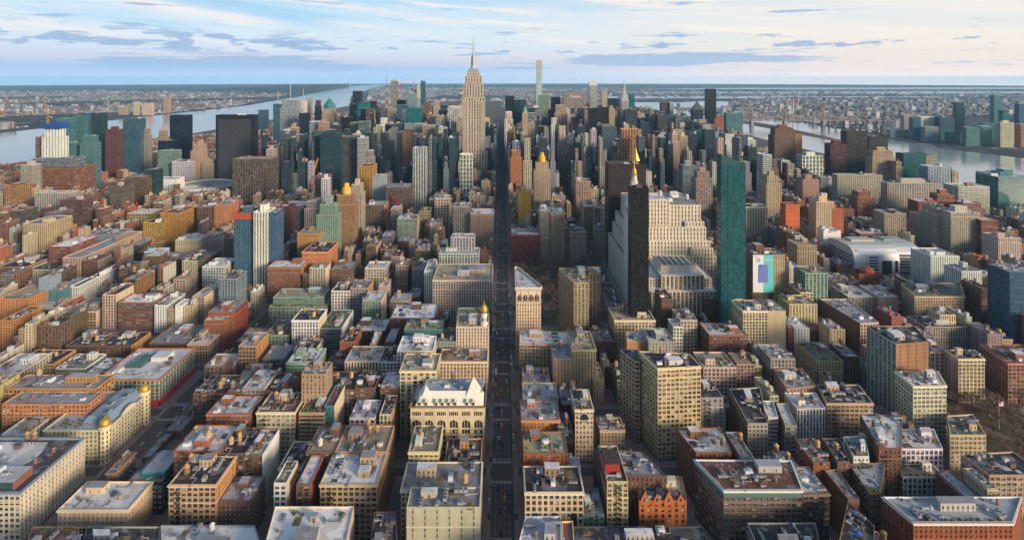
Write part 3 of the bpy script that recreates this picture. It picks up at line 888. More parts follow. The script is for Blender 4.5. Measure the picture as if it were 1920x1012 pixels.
DATA = """
store_building|brown,loft,R,g u2|30.0|-308.4,335.1 -270.8,335.1 -283.1,357.1 -321.4,357.1|low terrace building with brown roof and yellow garden patches by the corner avenue
loft_building|grey,loft,G,u3 s|30.0|-269.3,333.2 -218.3,333.2 -233.9,357.1 -290.4,357.1|broad pale grey flat roof with a small glass box, lower edge of the view
loft_building|grey,loft,W,t2 u3 sil|31.0|-216.9,332.1 -149.8,332.1 -168.9,356.8 -233.7,356.8|light grey flat roof carrying two silver water tanks
loft_building|cream,loft,W,p u4 g bcream|44.0|-145.8,312.7 -96.4,312.7 -101.1,356.5 -155.0,356.5|cream block with white stepped penthouse and white east wall beside two brown lofts
loft_building|brown,loft,D,t1 u2 sil|40.0|-81.5,317.0 -62.8,317.0 -72.8,356.9 -87.4,356.9|dark narrow roof with one silver water tank between tan loft and cream blank wall
loft_building|lime,sparse,G,p u2 q|56.8|-62.4,340.0 -14.6,340.0 -14.6,357.0 -62.4,357.0|blank pale yellow party wall building beside the central avenue
loft_building|white,punch,B,p u4|52.0|5.6,304.1 35.1,304.1 38.1,339.0 14.9,339.0|white roofed corner building with glass skylight house east of the central avenue
brick_building|yellow,punch,R,u1|47.0|35.1,309.5 43.6,309.5 46.3,341.3 38.7,341.3|small bright yellow walled building beside the white corner roof
store_building|dark,loft,D,u8 s2 p|30.0|47.6,333.2 134.6,333.2 137.0,357.1 44.1,357.1|very broad low black roof with small skylights, lower edge right of the avenue
loft_building|brown,loft,D,u3 blue|42.0|212.9,331.2 224.2,314.8 244.3,343.1 240.3,363.5|dark narrow roof with a blue tarp and red edge by the corner
loft_building|brick,punch,B,p g u3 white|38.0|275.9,350.7 342.8,350.7 369.5,372.2 270.8,372.2|broad brick building with grey deck roof, lawn patch and white parapet
store_building|grey,loft,D,u2|33.0|163.4,328.1 201.9,328.1 213.9,356.6 166.6,356.6|flat dark grey roof low at the foot of the green topped loft
store_building|cream,punch,W,p1 c u2|26.2|-319.5,375.0 -268.6,375.0 -268.6,402.0 -319.5,402.0|low cream stone building with white snow roof and raised glazed deck
loft_building|dark,loft,G,tealtop u6|25.3|-289.2,402.0 -261.7,402.0 -261.7,436.0 -289.2,436.0|dark modern building with turquoise glazed top storey
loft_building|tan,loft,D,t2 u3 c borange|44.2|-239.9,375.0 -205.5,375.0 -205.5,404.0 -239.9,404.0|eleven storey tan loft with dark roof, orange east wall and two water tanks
loft_building|white,loft,G,g u2 bcream|45.3|-164.2,375.0 -155.0,375.0 -155.0,397.0 -164.2,397.0|slim white fronted loft with blank beige east wall
loft_building|brown,strip,W,u1 bbrick|44.2|-148.1,375.0 -138.1,375.0 -138.1,405.0 -148.1,405.0|slim brick loft with white front edges and pale roof
loft_building|brown,loft,B,t1 p u2 sil|45.8|-152.9,406.0 -130.1,406.0 -130.1,437.0 -152.9,437.0|low brick loft with pale blue roof and white tank behind the slim brick loft
loft_building|tan,loft,W,p2 u6 c borange|44.6|-131.2,375.0 -89.9,375.0 -89.9,406.0 -131.2,406.0|large tan loft with pale grey paved roof and stone cornice
loft_building|tan,loft,B,t3 u8 p|45.8|-130.1,406.0 -89.9,406.0 -89.9,437.0 -130.1,437.0|tan loft with cluttered blue grey roof and three water tanks
loft_building|yellow,loft,T,t1 u2 c p|45.8|-72.9,406.0 -49.7,406.0 -49.7,437.0 -72.9,437.0|yellow brick loft with tan roof and dark hatch before the mansard store
loft_building|cream,arcade,G,t1 u4 c p|40.4|-73.1,375.0 -15.3,375.0 -15.3,403.0 -73.1,403.0|long low loft with pale cornice, small dark windows and white roof shed
loft_building|orange,slot,D,t1 u5 p|35.1|-45.6,406.0 -16.6,406.0 -16.6,437.0 -45.6,437.0|tan brick loft with two light wells and dark roof beside the avenue
loft_building|brick,loft,W,t2 u4 bbrown|46.2|-255.6,406.0 -219.6,406.0 -219.6,437.0 -255.6,437.0|brick loft with white roof, blue panels and two dark cylinder tanks
loft_building|brown,loft,D,t3 u1|44.2|-219.6,406.0 -200.9,406.0 -200.9,437.0 -219.6,437.0|dark brown loft with black roof and orange capped tanks
loft_building|brown,loft,W,u5 p bwhite|43.3|-200.9,406.0 -186.4,406.0 -186.4,437.0 -200.9,437.0|white sided loft with rows of tiny windows on its east wall
brick_building|brown,punch,B,u4|30.3|-205.2,378.0 -182.1,378.0 -182.1,402.0 -205.2,402.0|low dark rooftops with blue tarp behind the tan loft
store_building|cream,grid,N,g p u4|23.0|-399.3,455.0 -364.5,455.0 -364.5,512.0 -399.3,512.0|cream store wing with planted roof west of the domed store
loft_building|brick,loft,W,p u2 c bbrown|43.9|-257.7,455.0 -220.5,455.0 -220.5,481.0 -257.7,481.0|brick loft with white roof and turquoise cornice on the cross street
loft_building|brown,loft,D,t2 s2 u3|42.9|-287.6,486.0 -256.4,486.0 -256.4,517.0 -287.6,517.0|dark brown loft with black roof and green skylights
loft_building|brown,punch,B,u3 t1|43.9|-256.4,486.0 -241.5,486.0 -241.5,517.0 -256.4,517.0|dark brown building with blue grey roof and silver tank
loft_building|stone,loft,W,u3 bcream|47.4|-242.0,486.0 -221.7,486.0 -221.7,517.0 -242.0,517.0|grey loft with pale roof and beige east wall on the side street
loft_building|cream,loft,B,t2 u4 c borange|45.3|-214.0,455.0 -180.6,455.0 -180.6,484.0 -214.0,484.0|cream loft with green cornice and pale blue roof
loft_building|tan,band,N,g u3 p|44.8|-177.4,455.0 -155.1,455.0 -155.1,486.0 -177.4,486.0|stepped glass and tan terrace building with rooftop planting
loft_building|tealglass,glass,B,u1 bcream|49.6|-155.8,457.0 -146.9,457.0 -146.9,488.0 -155.8,488.0|narrow teal glass front with plain cream east wall
loft_building|white,loft,W,p u4|40.2|-133.2,455.0 -111.0,455.0 -111.0,481.0 -133.2,481.0|small white building with crowded roof terrace
loft_building|cream,pier,D,t1 u2 borange|43.4|-107.2,455.0 -96.6,455.0 -96.6,483.0 -107.2,483.0|narrow classical front with bright orange east wall
loft_building|brown,loft,B,t2 u4 p|46.4|-187.0,486.0 -137.4,486.0 -137.4,517.0 -187.0,517.0|wide brown brick loft with blue white roof and yellow tank
loft_building|brown,loft,D,t1 u2|47.9|-137.4,486.0 -118.5,486.0 -118.5,517.0 -137.4,517.0|small dark brick loft with black roof before the cream arcade
loft_building|brown,loft,W,t1 u3 bbrown|47.4|-114.1,486.0 -96.2,486.0 -96.2,517.0 -114.1,517.0|brown loft with white roof clutter beside the yellow tower
loft_building|yellow,strip,T,t1 u3 c p|64|-95.7,486.0 -61.0,486.0 -61.0,517.0 -95.7,517.0|tall yellow brick loft with dark green window strips
loft_building|brick,punch,G,t1 u2 s|45.4|-221.7,486.0 -198.9,486.0 -198.9,517.0 -221.7,517.0|grey roofed brick loft with sunken white skylight
brick_building|rose,punch,B,g u2 p|70|-180.8,470.0 -159.2,470.0 -159.2,490.0 -180.8,490.0|pink stepped penthouse house with green terrace
apartment_building|orange,grid,B,u5|38.0|-458.0,478.0 -379.0,478.0 -379.0,498.0 -458.0,498.0|low orange brick apartment wing with many small windows
apartment_building|orange,grid,B,p1 u3 t1|40.3|-474.6,498.0 -387.2,498.0 -387.2,522.0 -474.6,522.0|long orange brick apartment block with stair tower
store_building|white,loft,W,s3 u3|25.3|-437.4,455.0 -414.1,455.0 -414.1,485.0 -437.4,485.0|white sawtooth skylight roof at the edge of view
loft_building|cream,grid,W,u2|33.7|-530.6,535.0 -495.7,535.0 -495.7,575.0 -530.6,575.0|cream building with white roof cut by the edge of view
loft_building|tan,grid,D,t2 u3 borange|26.6|-531.3,566.0 -486.3,566.0 -486.3,597.0 -531.3,597.0|tan loft with dark roof and two pale tanks
loft_building|white,band,G,p u3|25.3|-479.4,560.0 -446.9,560.0 -446.9,590.0 -479.4,590.0|low modern building with white penthouse box
loft_building|tealglass,glass,W,u4|23.5|-442.9,555.0 -417.4,555.0 -417.4,585.0 -442.9,585.0|teal glazed building with roof of white slabs
store_building|cream,slot,W,u2|27.6|-320.0,560.0 -288.6,560.0 -288.6,586.0 -320.0,586.0|low rounded cream building at the avenue corner
apartment_building|greenglass,grid,W,p u4 c|44.6|-221.6,535.0 -190.5,535.0 -190.5,565.0 -221.6,565.0|pale green glazed loft with terraces and tank on stilts
apartment_building|brick,band,N,g u3|34.7|-186.3,545.0 -165.2,545.0 -165.2,580.0 -186.3,580.0|brick terrace building with roof garden
loft_building|cream,pier,B,u6 p|46.2|-161.6,535.0 -127.2,535.0 -127.2,566.0 -161.6,566.0|cream arcaded loft with two gabled ends and blue white roof
loft_building|white,grid,D,t2 u1|45.7|-127.2,535.0 -107.5,535.0 -107.5,566.0 -127.2,566.0|black roofed loft squeezed between two white fronts
office_building|white,grid,W,p2 u3|57.1|-108.1,535.0 -71.0,535.0 -71.0,566.0 -108.1,566.0|white gridded modern block with steel penthouse box
loft_building|cream,arcade,T,p u6 c|46.2|-64.4,535.0 -15.3,535.0 -15.3,560.0 -64.4,560.0|cream loft with long window frieze and builders materials on roof
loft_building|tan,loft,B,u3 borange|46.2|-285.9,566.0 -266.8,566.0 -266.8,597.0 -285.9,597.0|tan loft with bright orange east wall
loft_building|white,arcade,D,t2 u3 c bcream|53.7|-245.9,610.0 -214.7,610.0 -214.7,640.0 -245.9,640.0|ornate white fronted loft with dark roof and grey tank
loft_building|cream,loft,D,t1 u2 bwhite|37.5|-230.0,575.0 -205.4,575.0 -205.4,600.0 -230.0,600.0|low loft with white side wall and yellow tank
office_building|bluegrey,band,N,g u2 p bwhite|41.9|-216.5,615.0 -189.5,615.0 -189.5,665.0 -216.5,665.0|pale blue white modern building with brown and green roof deck
brick_building|brick,punch,D,u2|50.8|-176.2,566.0 -160.6,566.0 -160.6,597.0 -176.2,597.0|small dark red brick house behind the arcaded loft
loft_building|brown,loft,W,t2 u2 p btan|38.8|-175.7,615.0 -138.1,615.0 -138.1,648.0 -175.7,648.0|brown brick loft with white roof and central tank frame
loft_building|brown,punch,B,u2|48.8|-128.0,570.0 -117.5,570.0 -117.5,601.0 -128.0,601.0|thin brown house beside the steel penthouse
office_building|tealglass,glass,T,p2 u3|59.8|-108.5,575.0 -65.7,575.0 -65.7,597.0 -108.5,597.0|dark glazed building with metal plant boxes on top
loft_building|brown,loft,W,p2 u6|53.9|-132.4,615.0 -79.7,615.0 -79.7,655.0 -132.4,655.0|brown grid fronted loft with white stepped plant roof
loft_building|cream,slot,B,u3|67|-50.2,566.0 -15.0,566.0 -15.0,597.0 -50.2,597.0|cream blank walled building crowned by a gold cupola lantern
loft_building|grey,punch,G,t2 u5|50.8|-70.5,566.0 -49.7,566.0 -49.7,597.0 -70.5,597.0|low grey building with rusty tanks beside the cupola building
loft_building|greenglass,loft,R,t1 u2 bred|33.8|-280.5,615.0 -250.4,615.0 -250.4,655.0 -280.5,655.0|green glazed loft with dark red brick east wall
loft_building|brown,loft,G,u4|26.2|-315.0,615.0 -281.1,615.0 -281.1,650.0 -315.0,650.0|low brown row with grey roofs behind the tan loft
loft_building|brown,loft,D,t2 u3|22.8|-512.7,612.0 -477.1,612.0 -477.1,647.0 -512.7,647.0|low brown loft with dark roof and orange tanks
loft_building|brown,loft,D,p u2 borange|22.8|-475.9,612.0 -434.6,612.0 -434.6,647.0 -475.9,647.0|dark roofed loft with long orange east wall
store_building|brown,band,G,s3 u3|22.8|-418.7,618.0 -372.7,618.0 -372.7,668.0 -418.7,668.0|low building with black skylight boxes on grey roof
store_building|tan,grid,W,t1 u3 c|23.7|-370.9,615.0 -346.4,615.0 -346.4,677.0 -370.9,677.0|long tan department store with white roof along the side avenue
loft_building|tan,loft,G,u4 bcream c|23.0|-588.9,703.0 -546.6,703.0 -546.6,748.0 -588.9,748.0|tan loft with row of orange boxes along roof edge
brick_building|brick,punch,W,u4|26.4|-637.1,700.0 -600.0,700.0 -600.0,750.0 -637.1,750.0|low brick buildings with brown roofs near the avenue market
loft_building|orange,punch,D,u2|39.8|-615.2,640.0 -598.9,640.0 -598.9,680.0 -615.2,680.0|orange tan building cut by the edge of view
apartment_building|orange,punch,G,g u2|40.7|-676.4,700.0 -635.7,700.0 -635.7,760.0 -676.4,760.0|bright orange brick block with roof trees
brick_building|brick,slot,B,u1|26.9|-673.6,740.0 -654.7,740.0 -654.7,790.0 -673.6,790.0|dark red brick tower beside the orange block
apartment_building|bluegrey,blank,W,t1 u1|56.4|-648.1,730.0 -632.4,730.0 -632.4,750.0 -648.1,750.0|blank pale blue white slab with yellow water tank
apartment_building|tealglass,grid,G,u2|40.9|-629.0,726.0 -609.7,726.0 -609.7,776.0 -629.0,776.0|green glass apartment block attached to a pale slab
apartment_building|white,grid,D,p u3|41.3|-613.1,740.0 -601.1,740.0 -601.1,835.0 -613.1,835.0|long white modern slab with dark roof and gridded side
loft_building|cream,arcade,D,u2 bcream|46.4|-535.7,700.0 -517.1,700.0 -517.1,740.0 -535.7,740.0|black and white ornate front with beige wall
apartment_building|brick,bandv,W,u5 p|37.9|-512.0,695.0 -463.1,695.0 -463.1,725.0 -512.0,725.0|long brick and white apartment front with small windows
apartment_building|white,punch,W,u3 g|36.5|-459.8,690.0 -442.2,690.0 -442.2,730.0 -459.8,730.0|white punched facade with stepped terraces
apartment_building|tan,punch,G,u1|33.1|-440.2,688.0 -431.1,688.0 -431.1,708.0 -440.2,708.0|tan slab split by a white stair wall
apartment_building|white,blank,W,u1|38.2|-429.8,686.0 -420.7,686.0 -420.7,706.0 -429.8,706.0|blank white stair wall between two tan slabs
apartment_building|yellow,punch,G,u1|36.6|-421.9,688.0 -407.2,688.0 -407.2,718.0 -421.9,718.0|yellow tan slab east of the white stair wall
loft_building|tan,loft,W,u3 bcream|43.6|-416.4,700.0 -399.3,700.0 -399.3,760.0 -416.4,760.0|tan fronted loft with long beige wall
apartment_building|bluegrey,grid,G,t1 u2 p|63|-386.5,712.0 -362.5,712.0 -362.5,742.0 -386.5,742.0|pale blue glass apartment tower with stepped top
apartment_building|brown,punch,W,t1 u1 bcream|49.2|-541.3,745.0 -521.5,745.0 -521.5,785.0 -541.3,785.0|building with large blank beige gable wall
brick_building|brick,punch,W,u2|39.8|-365.7,640.0 -340.9,640.0 -340.9,680.0 -365.7,680.0|low red brick building with white roof by the avenue bend
brick_building|brick,punch,B,u4 bred|45.2|-366.1,650.0 -333.0,650.0 -333.0,685.0 -366.1,685.0|dark red brick rows with pale roofs
apartment_building|greenglass,brickgrid,T,g u2|30.0|-312.9,700.0 -235.7,700.0 -235.7,740.0 -312.9,740.0|green glazed and orange brick block of terraces
apartment_building|greenglass,band,T,p u3|40.4|-309.8,706.0 -242.1,706.0 -242.1,736.0 -309.8,736.0|upper terrace storeys of the green and orange block
loft_building|brick,arcade,W,c u3 p borange|54.8|-351.0,780.0 -299.3,780.0 -299.3,808.0 -351.0,808.0|ornate red brick hall with cream arcaded top storeys
loft_building|orange,slot,D,p u2 c|68|-310.0,808.0 -269.6,808.0 -269.6,858.0 -310.0,858.0|tall sunlit yellow brick hall wing with setback
loft_building|white,loft,G,t1 u3|51.4|-229.3,700.0 -204.3,700.0 -204.3,730.0 -229.3,730.0|white gridded loft front with green trim
loft_building|stone,loft,G,t1 u3 borange|54.2|-204.9,702.0 -180.5,702.0 -180.5,732.0 -204.9,732.0|pale grey loft with orange side wall
loft_building|greenglass,loft,W,u4 bcream|50.4|-180.3,672.0 -155.7,672.0 -155.7,703.0 -180.3,703.0|green corniced loft with bright white roof
office_building|pink,arcade,G,p2 u5 c|66|-93.6,700.0 -13.6,700.0 -13.6,762.0 -93.6,762.0|broad pinkish stone office block with arched top floor beside the central avenue
office_building|white,punch,W,u1|63|-111.0,740.0 -98.2,740.0 -98.2,790.0 -111.0,790.0|white rear wing of the broad pinkish office block
loft_building|greenglass,blank,N,u2 t1|49.1|-55.4,624.0 -17.2,624.0 -17.2,654.0 -55.4,654.0|low green roofed building below the pinkish office block
brick_building|brown,punch,G,u4|47.2|-259.6,790.0 -227.3,790.0 -227.3,825.0 -259.6,825.0|low brown rows with long grey roofs
loft_building|cream,loft,W,t1 u3 bbrown|50.6|-206.7,785.0 -172.2,785.0 -172.2,816.0 -206.7,816.0|cream loft front with dark side wall and white roof
loft_building|tan,loft,G,u3 bbrown|52.9|-161.2,790.0 -142.7,790.0 -142.7,821.0 -161.2,821.0|slim tan loft with dark sides
loft_building|grey,loft,G,u3|50.9|-135.3,780.0 -115.4,780.0 -115.4,820.0 -135.3,820.0|slim grey loft with pale cornice beside pinkish block
loft_building|brown,loft,G,t1 u2 btan|53.0|-229.9,880.0 -212.8,880.0 -212.8,920.0 -229.9,920.0|tall tan sided loft with yellow tank
office_building|white,glassgrid,W,u2|61|-99.6,820.0 -36.8,820.0 -36.8,850.0 -99.6,850.0|wide lower tiers of the white stepped glass office
office_building|white,glassgrid,W,p2 u1|82|-82.6,835.0 -44.3,835.0 -44.3,857.0 -82.6,857.0|white stepped glass office tower with crown like setbacks
office_building|tan,slot,W,p u3 c|75|-61.8,1010.0 -16.5,1010.0 -16.5,1050.0 -61.8,1050.0|broad tan stone office block beside the central avenue
office_building|stone,loft,W,u3|85|-96.8,1020.0 -62.4,1020.0 -62.4,1060.0 -96.8,1060.0|pale loft with white side wall behind the tan office
loft_building|cream,loft,W,p u2|88|-140.0,1080.0 -110.2,1080.0 -110.2,1115.0 -140.0,1115.0|cream corner loft with ornate top
loft_building|gold,loft,D,t1 u2|59.4|-690.5,1004.0 -653.6,1004.0 -653.6,1044.0 -690.5,1044.0|front wing of the great golden brick warehouse
loft_building|gold,loft,R,p u2|73|-668.2,1020.0 -630.7,1020.0 -630.7,1080.0 -668.2,1080.0|tall rear of the great golden brick warehouse
loft_building|gold,loft,R,u1|24.9|-689.0,990.0 -643.5,990.0 -643.5,1004.0 -689.0,1004.0|low front step of the great golden brick warehouse
loft_building|yellow,loft,B,u6|41.7|-722.3,858.0 -692.5,858.0 -692.5,1008.0 -722.3,1008.0|very long yellow brick warehouse slab with many windows
loft_building|brick,band,W,u6|53.0|-764.2,880.0 -726.4,880.0 -726.4,940.0 -764.2,940.0|brick building with white painted penthouse row
loft_building|cream,pier,B,u5|25.4|-771.9,850.0 -714.7,850.0 -714.7,890.0 -771.9,890.0|low cream loft with tall pilasters
office_building|tan,band,D,p2 u3|29.7|-821.4,850.0 -773.7,850.0 -773.7,910.0 -821.4,910.0|tan office block with stepped penthouses by the edge of view
loft_building|darkgrey,loft,G,u2|29.4|-705.3,960.0 -666.1,960.0 -666.1,1010.0 -705.3,1010.0|dark grey framed loft beside the golden warehouse
office_building|bluegrey,slot,G,u3|41.5|-777.9,985.0 -723.7,985.0 -723.7,1025.0 -777.9,1025.0|pale blue grey office block with striped front
loft_building|orange,loft,W,u2 t1|25.4|-650.5,850.0 -606.3,850.0 -606.3,880.0 -650.5,880.0|low orange tan loft with long side wall
apartment_building|skyblue,grid,W,p u2|44.7|-602.1,878.0 -572.5,878.0 -572.5,900.0 -602.1,900.0|white and pale blue stepped slab
loft_building|brown,punch,G,u4|34.1|-581.5,870.0 -542.4,870.0 -542.4,910.0 -581.5,910.0|brown loft row east of the pale blue slab
loft_building|brown,punch,G,u4|33.4|-543.7,872.0 -494.7,872.0 -494.7,917.0 -543.7,917.0|plain grey brown loft with long side wall
loft_building|brown,punch,W,u1|43.7|-592.3,860.0 -563.4,860.0 -563.4,880.0 -592.3,880.0|narrow brown loft before the pale blue slab
loft_building|white,loft,W,p u3|47.7|-459.6,800.0 -426.1,800.0 -426.1,840.0 -459.6,840.0|cream white loft with black window grid
loft_building|cream,slot,W,p u4|48.4|-582.7,930.0 -541.9,930.0 -541.9,970.0 -582.7,970.0|low cream hall with white stepped roof
loft_building|stone,slot,G,t1 u4|45.2|-553.5,950.0 -506.0,950.0 -506.0,990.0 -553.5,990.0|pale stone hall with dark roofs
apartment_building|yellow,grid,G,p u1|69|-881.6,960.0 -838.5,960.0 -838.5,1020.0 -881.6,1020.0|yellow apartment slab with dark glazed lower front
apartment_building|brown,band,G,p u1|76|-948.6,1120.0 -899.4,1120.0 -899.4,1150.0 -948.6,1150.0|wide balconied brown brick housing slab
apartment_building|brown,band,G,p u1|65|-921.4,1050.0 -893.6,1050.0 -893.6,1090.0 -921.4,1090.0|balconied brown housing slab left of the wide one
apartment_building|brown,band,G,p u1|67|-1002.7,1060.0 -977.8,1060.0 -977.8,1100.0 -1002.7,1100.0|brown housing slab by the edge of view
apartment_building|brick,band,G,u1|65|-1022.1,1050.0 -998.6,1050.0 -998.6,1090.0 -1022.1,1090.0|reddish housing slab cut by the edge of view
apartment_building|lime,grid,W,p2 u2|73|-1073.9,1200.0 -994.3,1200.0 -994.3,1230.0 -1073.9,1230.0|pale yellow twin slab apartment block
apartment_building|orange,grid,G,p|76|-1210.4,1270.0 -1179.3,1270.0 -1179.3,1310.0 -1210.4,1310.0|peach coloured apartment tower
apartment_building|lime,grid,W,p|104|-1291.4,1400.0 -1260.0,1400.0 -1260.0,1430.0 -1291.4,1430.0|yellow green rounded balcony tower
loft_building|tan,loft,W,u2|57.3|-775.8,1080.0 -727.3,1080.0 -727.3,1120.0 -775.8,1120.0|low tan loft near a red roof tank
loft_building|brown,loft,G,u3|75|-619.8,1060.0 -584.1,1060.0 -584.1,1100.0 -619.8,1100.0|brown loft with pale grid beside an orange wall
loft_building|orange,punch,G,u2|79|-584.1,1060.0 -559.2,1060.0 -559.2,1110.0 -584.1,1110.0|orange loft with sunlit east wall
loft_building|brown,punch,W,u2|59.5|-479.4,900.0 -461.0,900.0 -461.0,930.0 -479.4,930.0|small brown house at the foot of the dark blue tower
glass_tower|blueglass,tower1,R,p u1|125|-417.6,812.0 -386.1,812.0 -386.1,842.0 -417.6,842.0|slim blue glass tower topped by an unfinished red storey
glass_tower|white,pier2,G,p u1|130|-384.1,806.0 -361.9,806.0 -361.9,836.0 -384.1,836.0|white striped residential tower with brown penthouse
glass_tower|blueglass,pier2,G,u1|128|-363.7,810.0 -351.3,810.0 -351.3,840.0 -363.7,840.0|blue glazed half of the white striped residential tower
apartment_tower|darkred,slot,D,u1|93|-429.3,990.0 -401.1,990.0 -401.1,1030.0 -429.3,1030.0|dark red and black ribbed tower pair
apartment_tower|darkgrey,slot,G,u1|91|-409.2,1010.0 -378.2,1010.0 -378.2,1050.0 -409.2,1050.0|dark grey slab behind the red ribbed tower
apartment_tower|stone,grid,W,u2|100|-379.6,1000.0 -355.1,1000.0 -355.1,1040.0 -379.6,1040.0|pale stone tower with white cap
apartment_tower|greenglass,grid,W,p2 u1|122|-313.4,880.0 -278.4,880.0 -278.4,905.0 -313.4,905.0|tall pale green glass and concrete apartment tower
apartment_tower|orange,grid,G,p1 u1|122|-306.3,950.0 -269.5,950.0 -269.5,980.0 -306.3,980.0|tall orange brick tower with golden drum top
apartment_tower|lime,grid,W,p u1|130|-295.8,1010.0 -272.1,1010.0 -272.1,1040.0 -295.8,1040.0|pale green and cream slim tower
apartment_tower|white,grid,W,p|117|-395.5,1140.0 -380.4,1140.0 -380.4,1160.0 -395.5,1160.0|small white tower behind the green glass one
apartment_building|orange,punch,G,p1 u1|81|-337.9,860.0 -302.8,860.0 -302.8,890.0 -337.9,890.0|squat orange red brick apartment block with stepped top
construction_tower|redglass,grid,R,u1|116|-423.8,1180.0 -392.5,1180.0 -392.5,1206.0 -423.8,1206.0|unfinished orange red frame with blue lower glass
glass_tower|darkteal,lattice,T,p1|187|-495.6,1420.0 -441.9,1420.0 -441.9,1450.0 -495.6,1450.0|dark lattice glass tower with warm tan side
glass_tower|darkgrey,band,G,u1|176|-448.2,1440.0 -396.7,1440.0 -396.7,1475.0 -448.2,1475.0|dark rounded slab with horizontal bands
glass_tower|darkblue,glass,W,u1|167|-417.9,1500.0 -382.7,1500.0 -382.7,1530.0 -417.9,1530.0|dark blue glass tower with white cap
glass_tower|greenglass,band,G,u1|180|-523.5,1900.0 -484.7,1900.0 -484.7,1930.0 -523.5,1930.0|pale green banded glass tower
office_tower|stone,band,G,u1|172|-569.1,1950.0 -537.2,1950.0 -537.2,1980.0 -569.1,1980.0|grey banded office slab
loft_building|gold,loft,R,u1|121|-351.3,1280.0 -318.7,1280.0 -318.7,1330.0 -351.3,1330.0|golden brown tall loft by the seventh avenue canyon
apartment_tower|bluegrey,blank,W,u1|112|-297.6,1200.0 -270.6,1200.0 -270.6,1230.0 -297.6,1230.0|blank pale grey slab tower
loft_building|brown,loft,G,t1 u2|96|-257.0,1150.0 -204.2,1150.0 -204.2,1200.0 -257.0,1200.0|broad brown loft beside a red crane mast
loft_building|brown,loft,B,t1 u2 borange|79|-279.1,1060.0 -240.1,1060.0 -240.1,1100.0 -279.1,1100.0|brown loft with pale blue roof and sunlit side
loft_building|stone,loft,W,u2|76|-222.9,1040.0 -203.8,1040.0 -203.8,1070.0 -222.9,1070.0|narrow pale loft with stepped roof
loft_building|greenglass,loft,B,t1 u2 btan|70|-200.0,990.0 -161.6,990.0 -161.6,1025.0 -200.0,1025.0|green grey loft with blue white roof
loft_building|tan,loft,D,p u1|70|-168.2,1050.0 -145.7,1050.0 -145.7,1080.0 -168.2,1080.0|tan loft with black plant box
office_tower|silver,pier3,D,u1|157|-231.4,1350.0 -197.0,1350.0 -197.0,1380.0 -231.4,1380.0|slender tower with white and black vertical stripes
glass_tower|darkteal,grid,G,u1|154|-214.4,1480.0 -184.2,1480.0 -184.2,1520.0 -214.4,1520.0|dark green glass tower behind the striped one
apartment_tower|white,lattice2,G,u1|132|-114.3,1400.0 -80.0,1400.0 -80.0,1428.0 -114.3,1428.0|white lattice concrete and glass tower before the great spire
office_tower|white,grid,W,u1|221|-228.2,2150.0 -162.3,2150.0 -162.3,2190.0 -228.2,2190.0|white gridded office slab with sloping base
office_tower|darkblue,glass,D,u1|197|-281.6,2300.0 -244.1,2300.0 -244.1,2340.0 -281.6,2340.0|dark blue slab left of the white gridded office
office_tower|pink,slot,G,u1|228|-331.6,2500.0 -301.0,2500.0 -301.0,2540.0 -331.6,2540.0|pinkish grey narrow midtown slab
office_tower|brown,slot,G,u1|227|-364.9,2400.0 -328.2,2400.0 -328.2,2440.0 -364.9,2440.0|brown striped midtown slab
glass_tower|teal,glass,T,u1|217|-381.4,2100.0 -325.7,2100.0 -325.7,2140.0 -381.4,2140.0|bright teal glass slab at the end of a canyon
office_tower|orange,slot,G,u1|167|-324.4,1700.0 -289.7,1700.0 -289.7,1740.0 -324.4,1740.0|orange and black striped tower
office_tower|stone,grid,G,u1|172|-327.7,1900.0 -283.1,1900.0 -283.1,1940.0 -327.7,1940.0|grey masonry tower beside the orange striped one
office_tower|cream,grid,W,p2|156|-401.8,1750.0 -339.3,1750.0 -339.3,1790.0 -401.8,1790.0|cream stepped tower with many setbacks
office_tower|white,slot,G,u1|184|-469.4,2000.0 -442.9,2000.0 -442.9,2030.0 -469.4,2030.0|slim white tower above the cream setbacks
office_tower|stone,grid,G,u1|180|-502.9,2200.0 -460.2,2200.0 -460.2,2230.0 -502.9,2230.0|pale gridded block below the antenna mast
glass_tower|teal,glass,T,u1|229|-649.8,2350.0 -601.9,2350.0 -601.9,2385.0 -649.8,2385.0|turquoise glass tower west of the canyon
office_tower|darkblue,glass,D,u1|228|-642.9,2500.0 -607.1,2500.0 -607.1,2535.0 -642.9,2535.0|dark blue tower with beige rib
office_tower|black,glass,D,u1|210|-761.4,2600.0 -726.9,2600.0 -726.9,2635.0 -761.4,2635.0|black office tower near the distant river
glass_tower|black,glass,D,u1|258|-946.2,3300.0 -892.3,3300.0 -892.3,3340.0 -946.2,3340.0|boxy dark twin glass tower against the distant river
glass_tower|darkteal,glass,D,u1|229|-525.3,2600.0 -482.9,2600.0 -482.9,2635.0 -525.3,2635.0|dark teal tower below the orange crane
glass_tower|stone,grid,G,p|322|-703.8,3300.0 -663.4,3300.0 -663.4,3330.0 -703.8,3330.0|tall grey tower with a notched top beside orange cranes
glass_tower|blueglass,glass,D,u1|218|-474.8,2350.0 -431.6,2350.0 -431.6,2380.0 -474.8,2380.0|light blue glass slab under the tall grey tower
glass_tower|blueglass,glass,D,u1|321|-546.4,3500.0 -517.9,3500.0 -517.9,3530.0 -546.4,3530.0|slim blue tower with curved shoulders
office_tower|black,glass,D,u1|184|-635.9,2050.0 -589.9,2050.0 -589.9,2090.0 -635.9,2090.0|black rounded office tower
office_tower|silver,grid,G,u1|252|-885.1,2080.0 -810.8,2080.0 -810.8,2120.0 -885.1,2120.0|silver screened office tower with thin spire
glass_tower|darkblue,glass,D,u1|204|-779.6,2000.0 -744.9,2000.0 -744.9,2030.0 -779.6,2030.0|dark blue tower beside the silver screened tower
office_tower|tan,grid,T,p2 c|171|-726.8,1750.0 -685.7,1750.0 -685.7,1785.0 -726.8,1785.0|tan masonry tower with pale crown
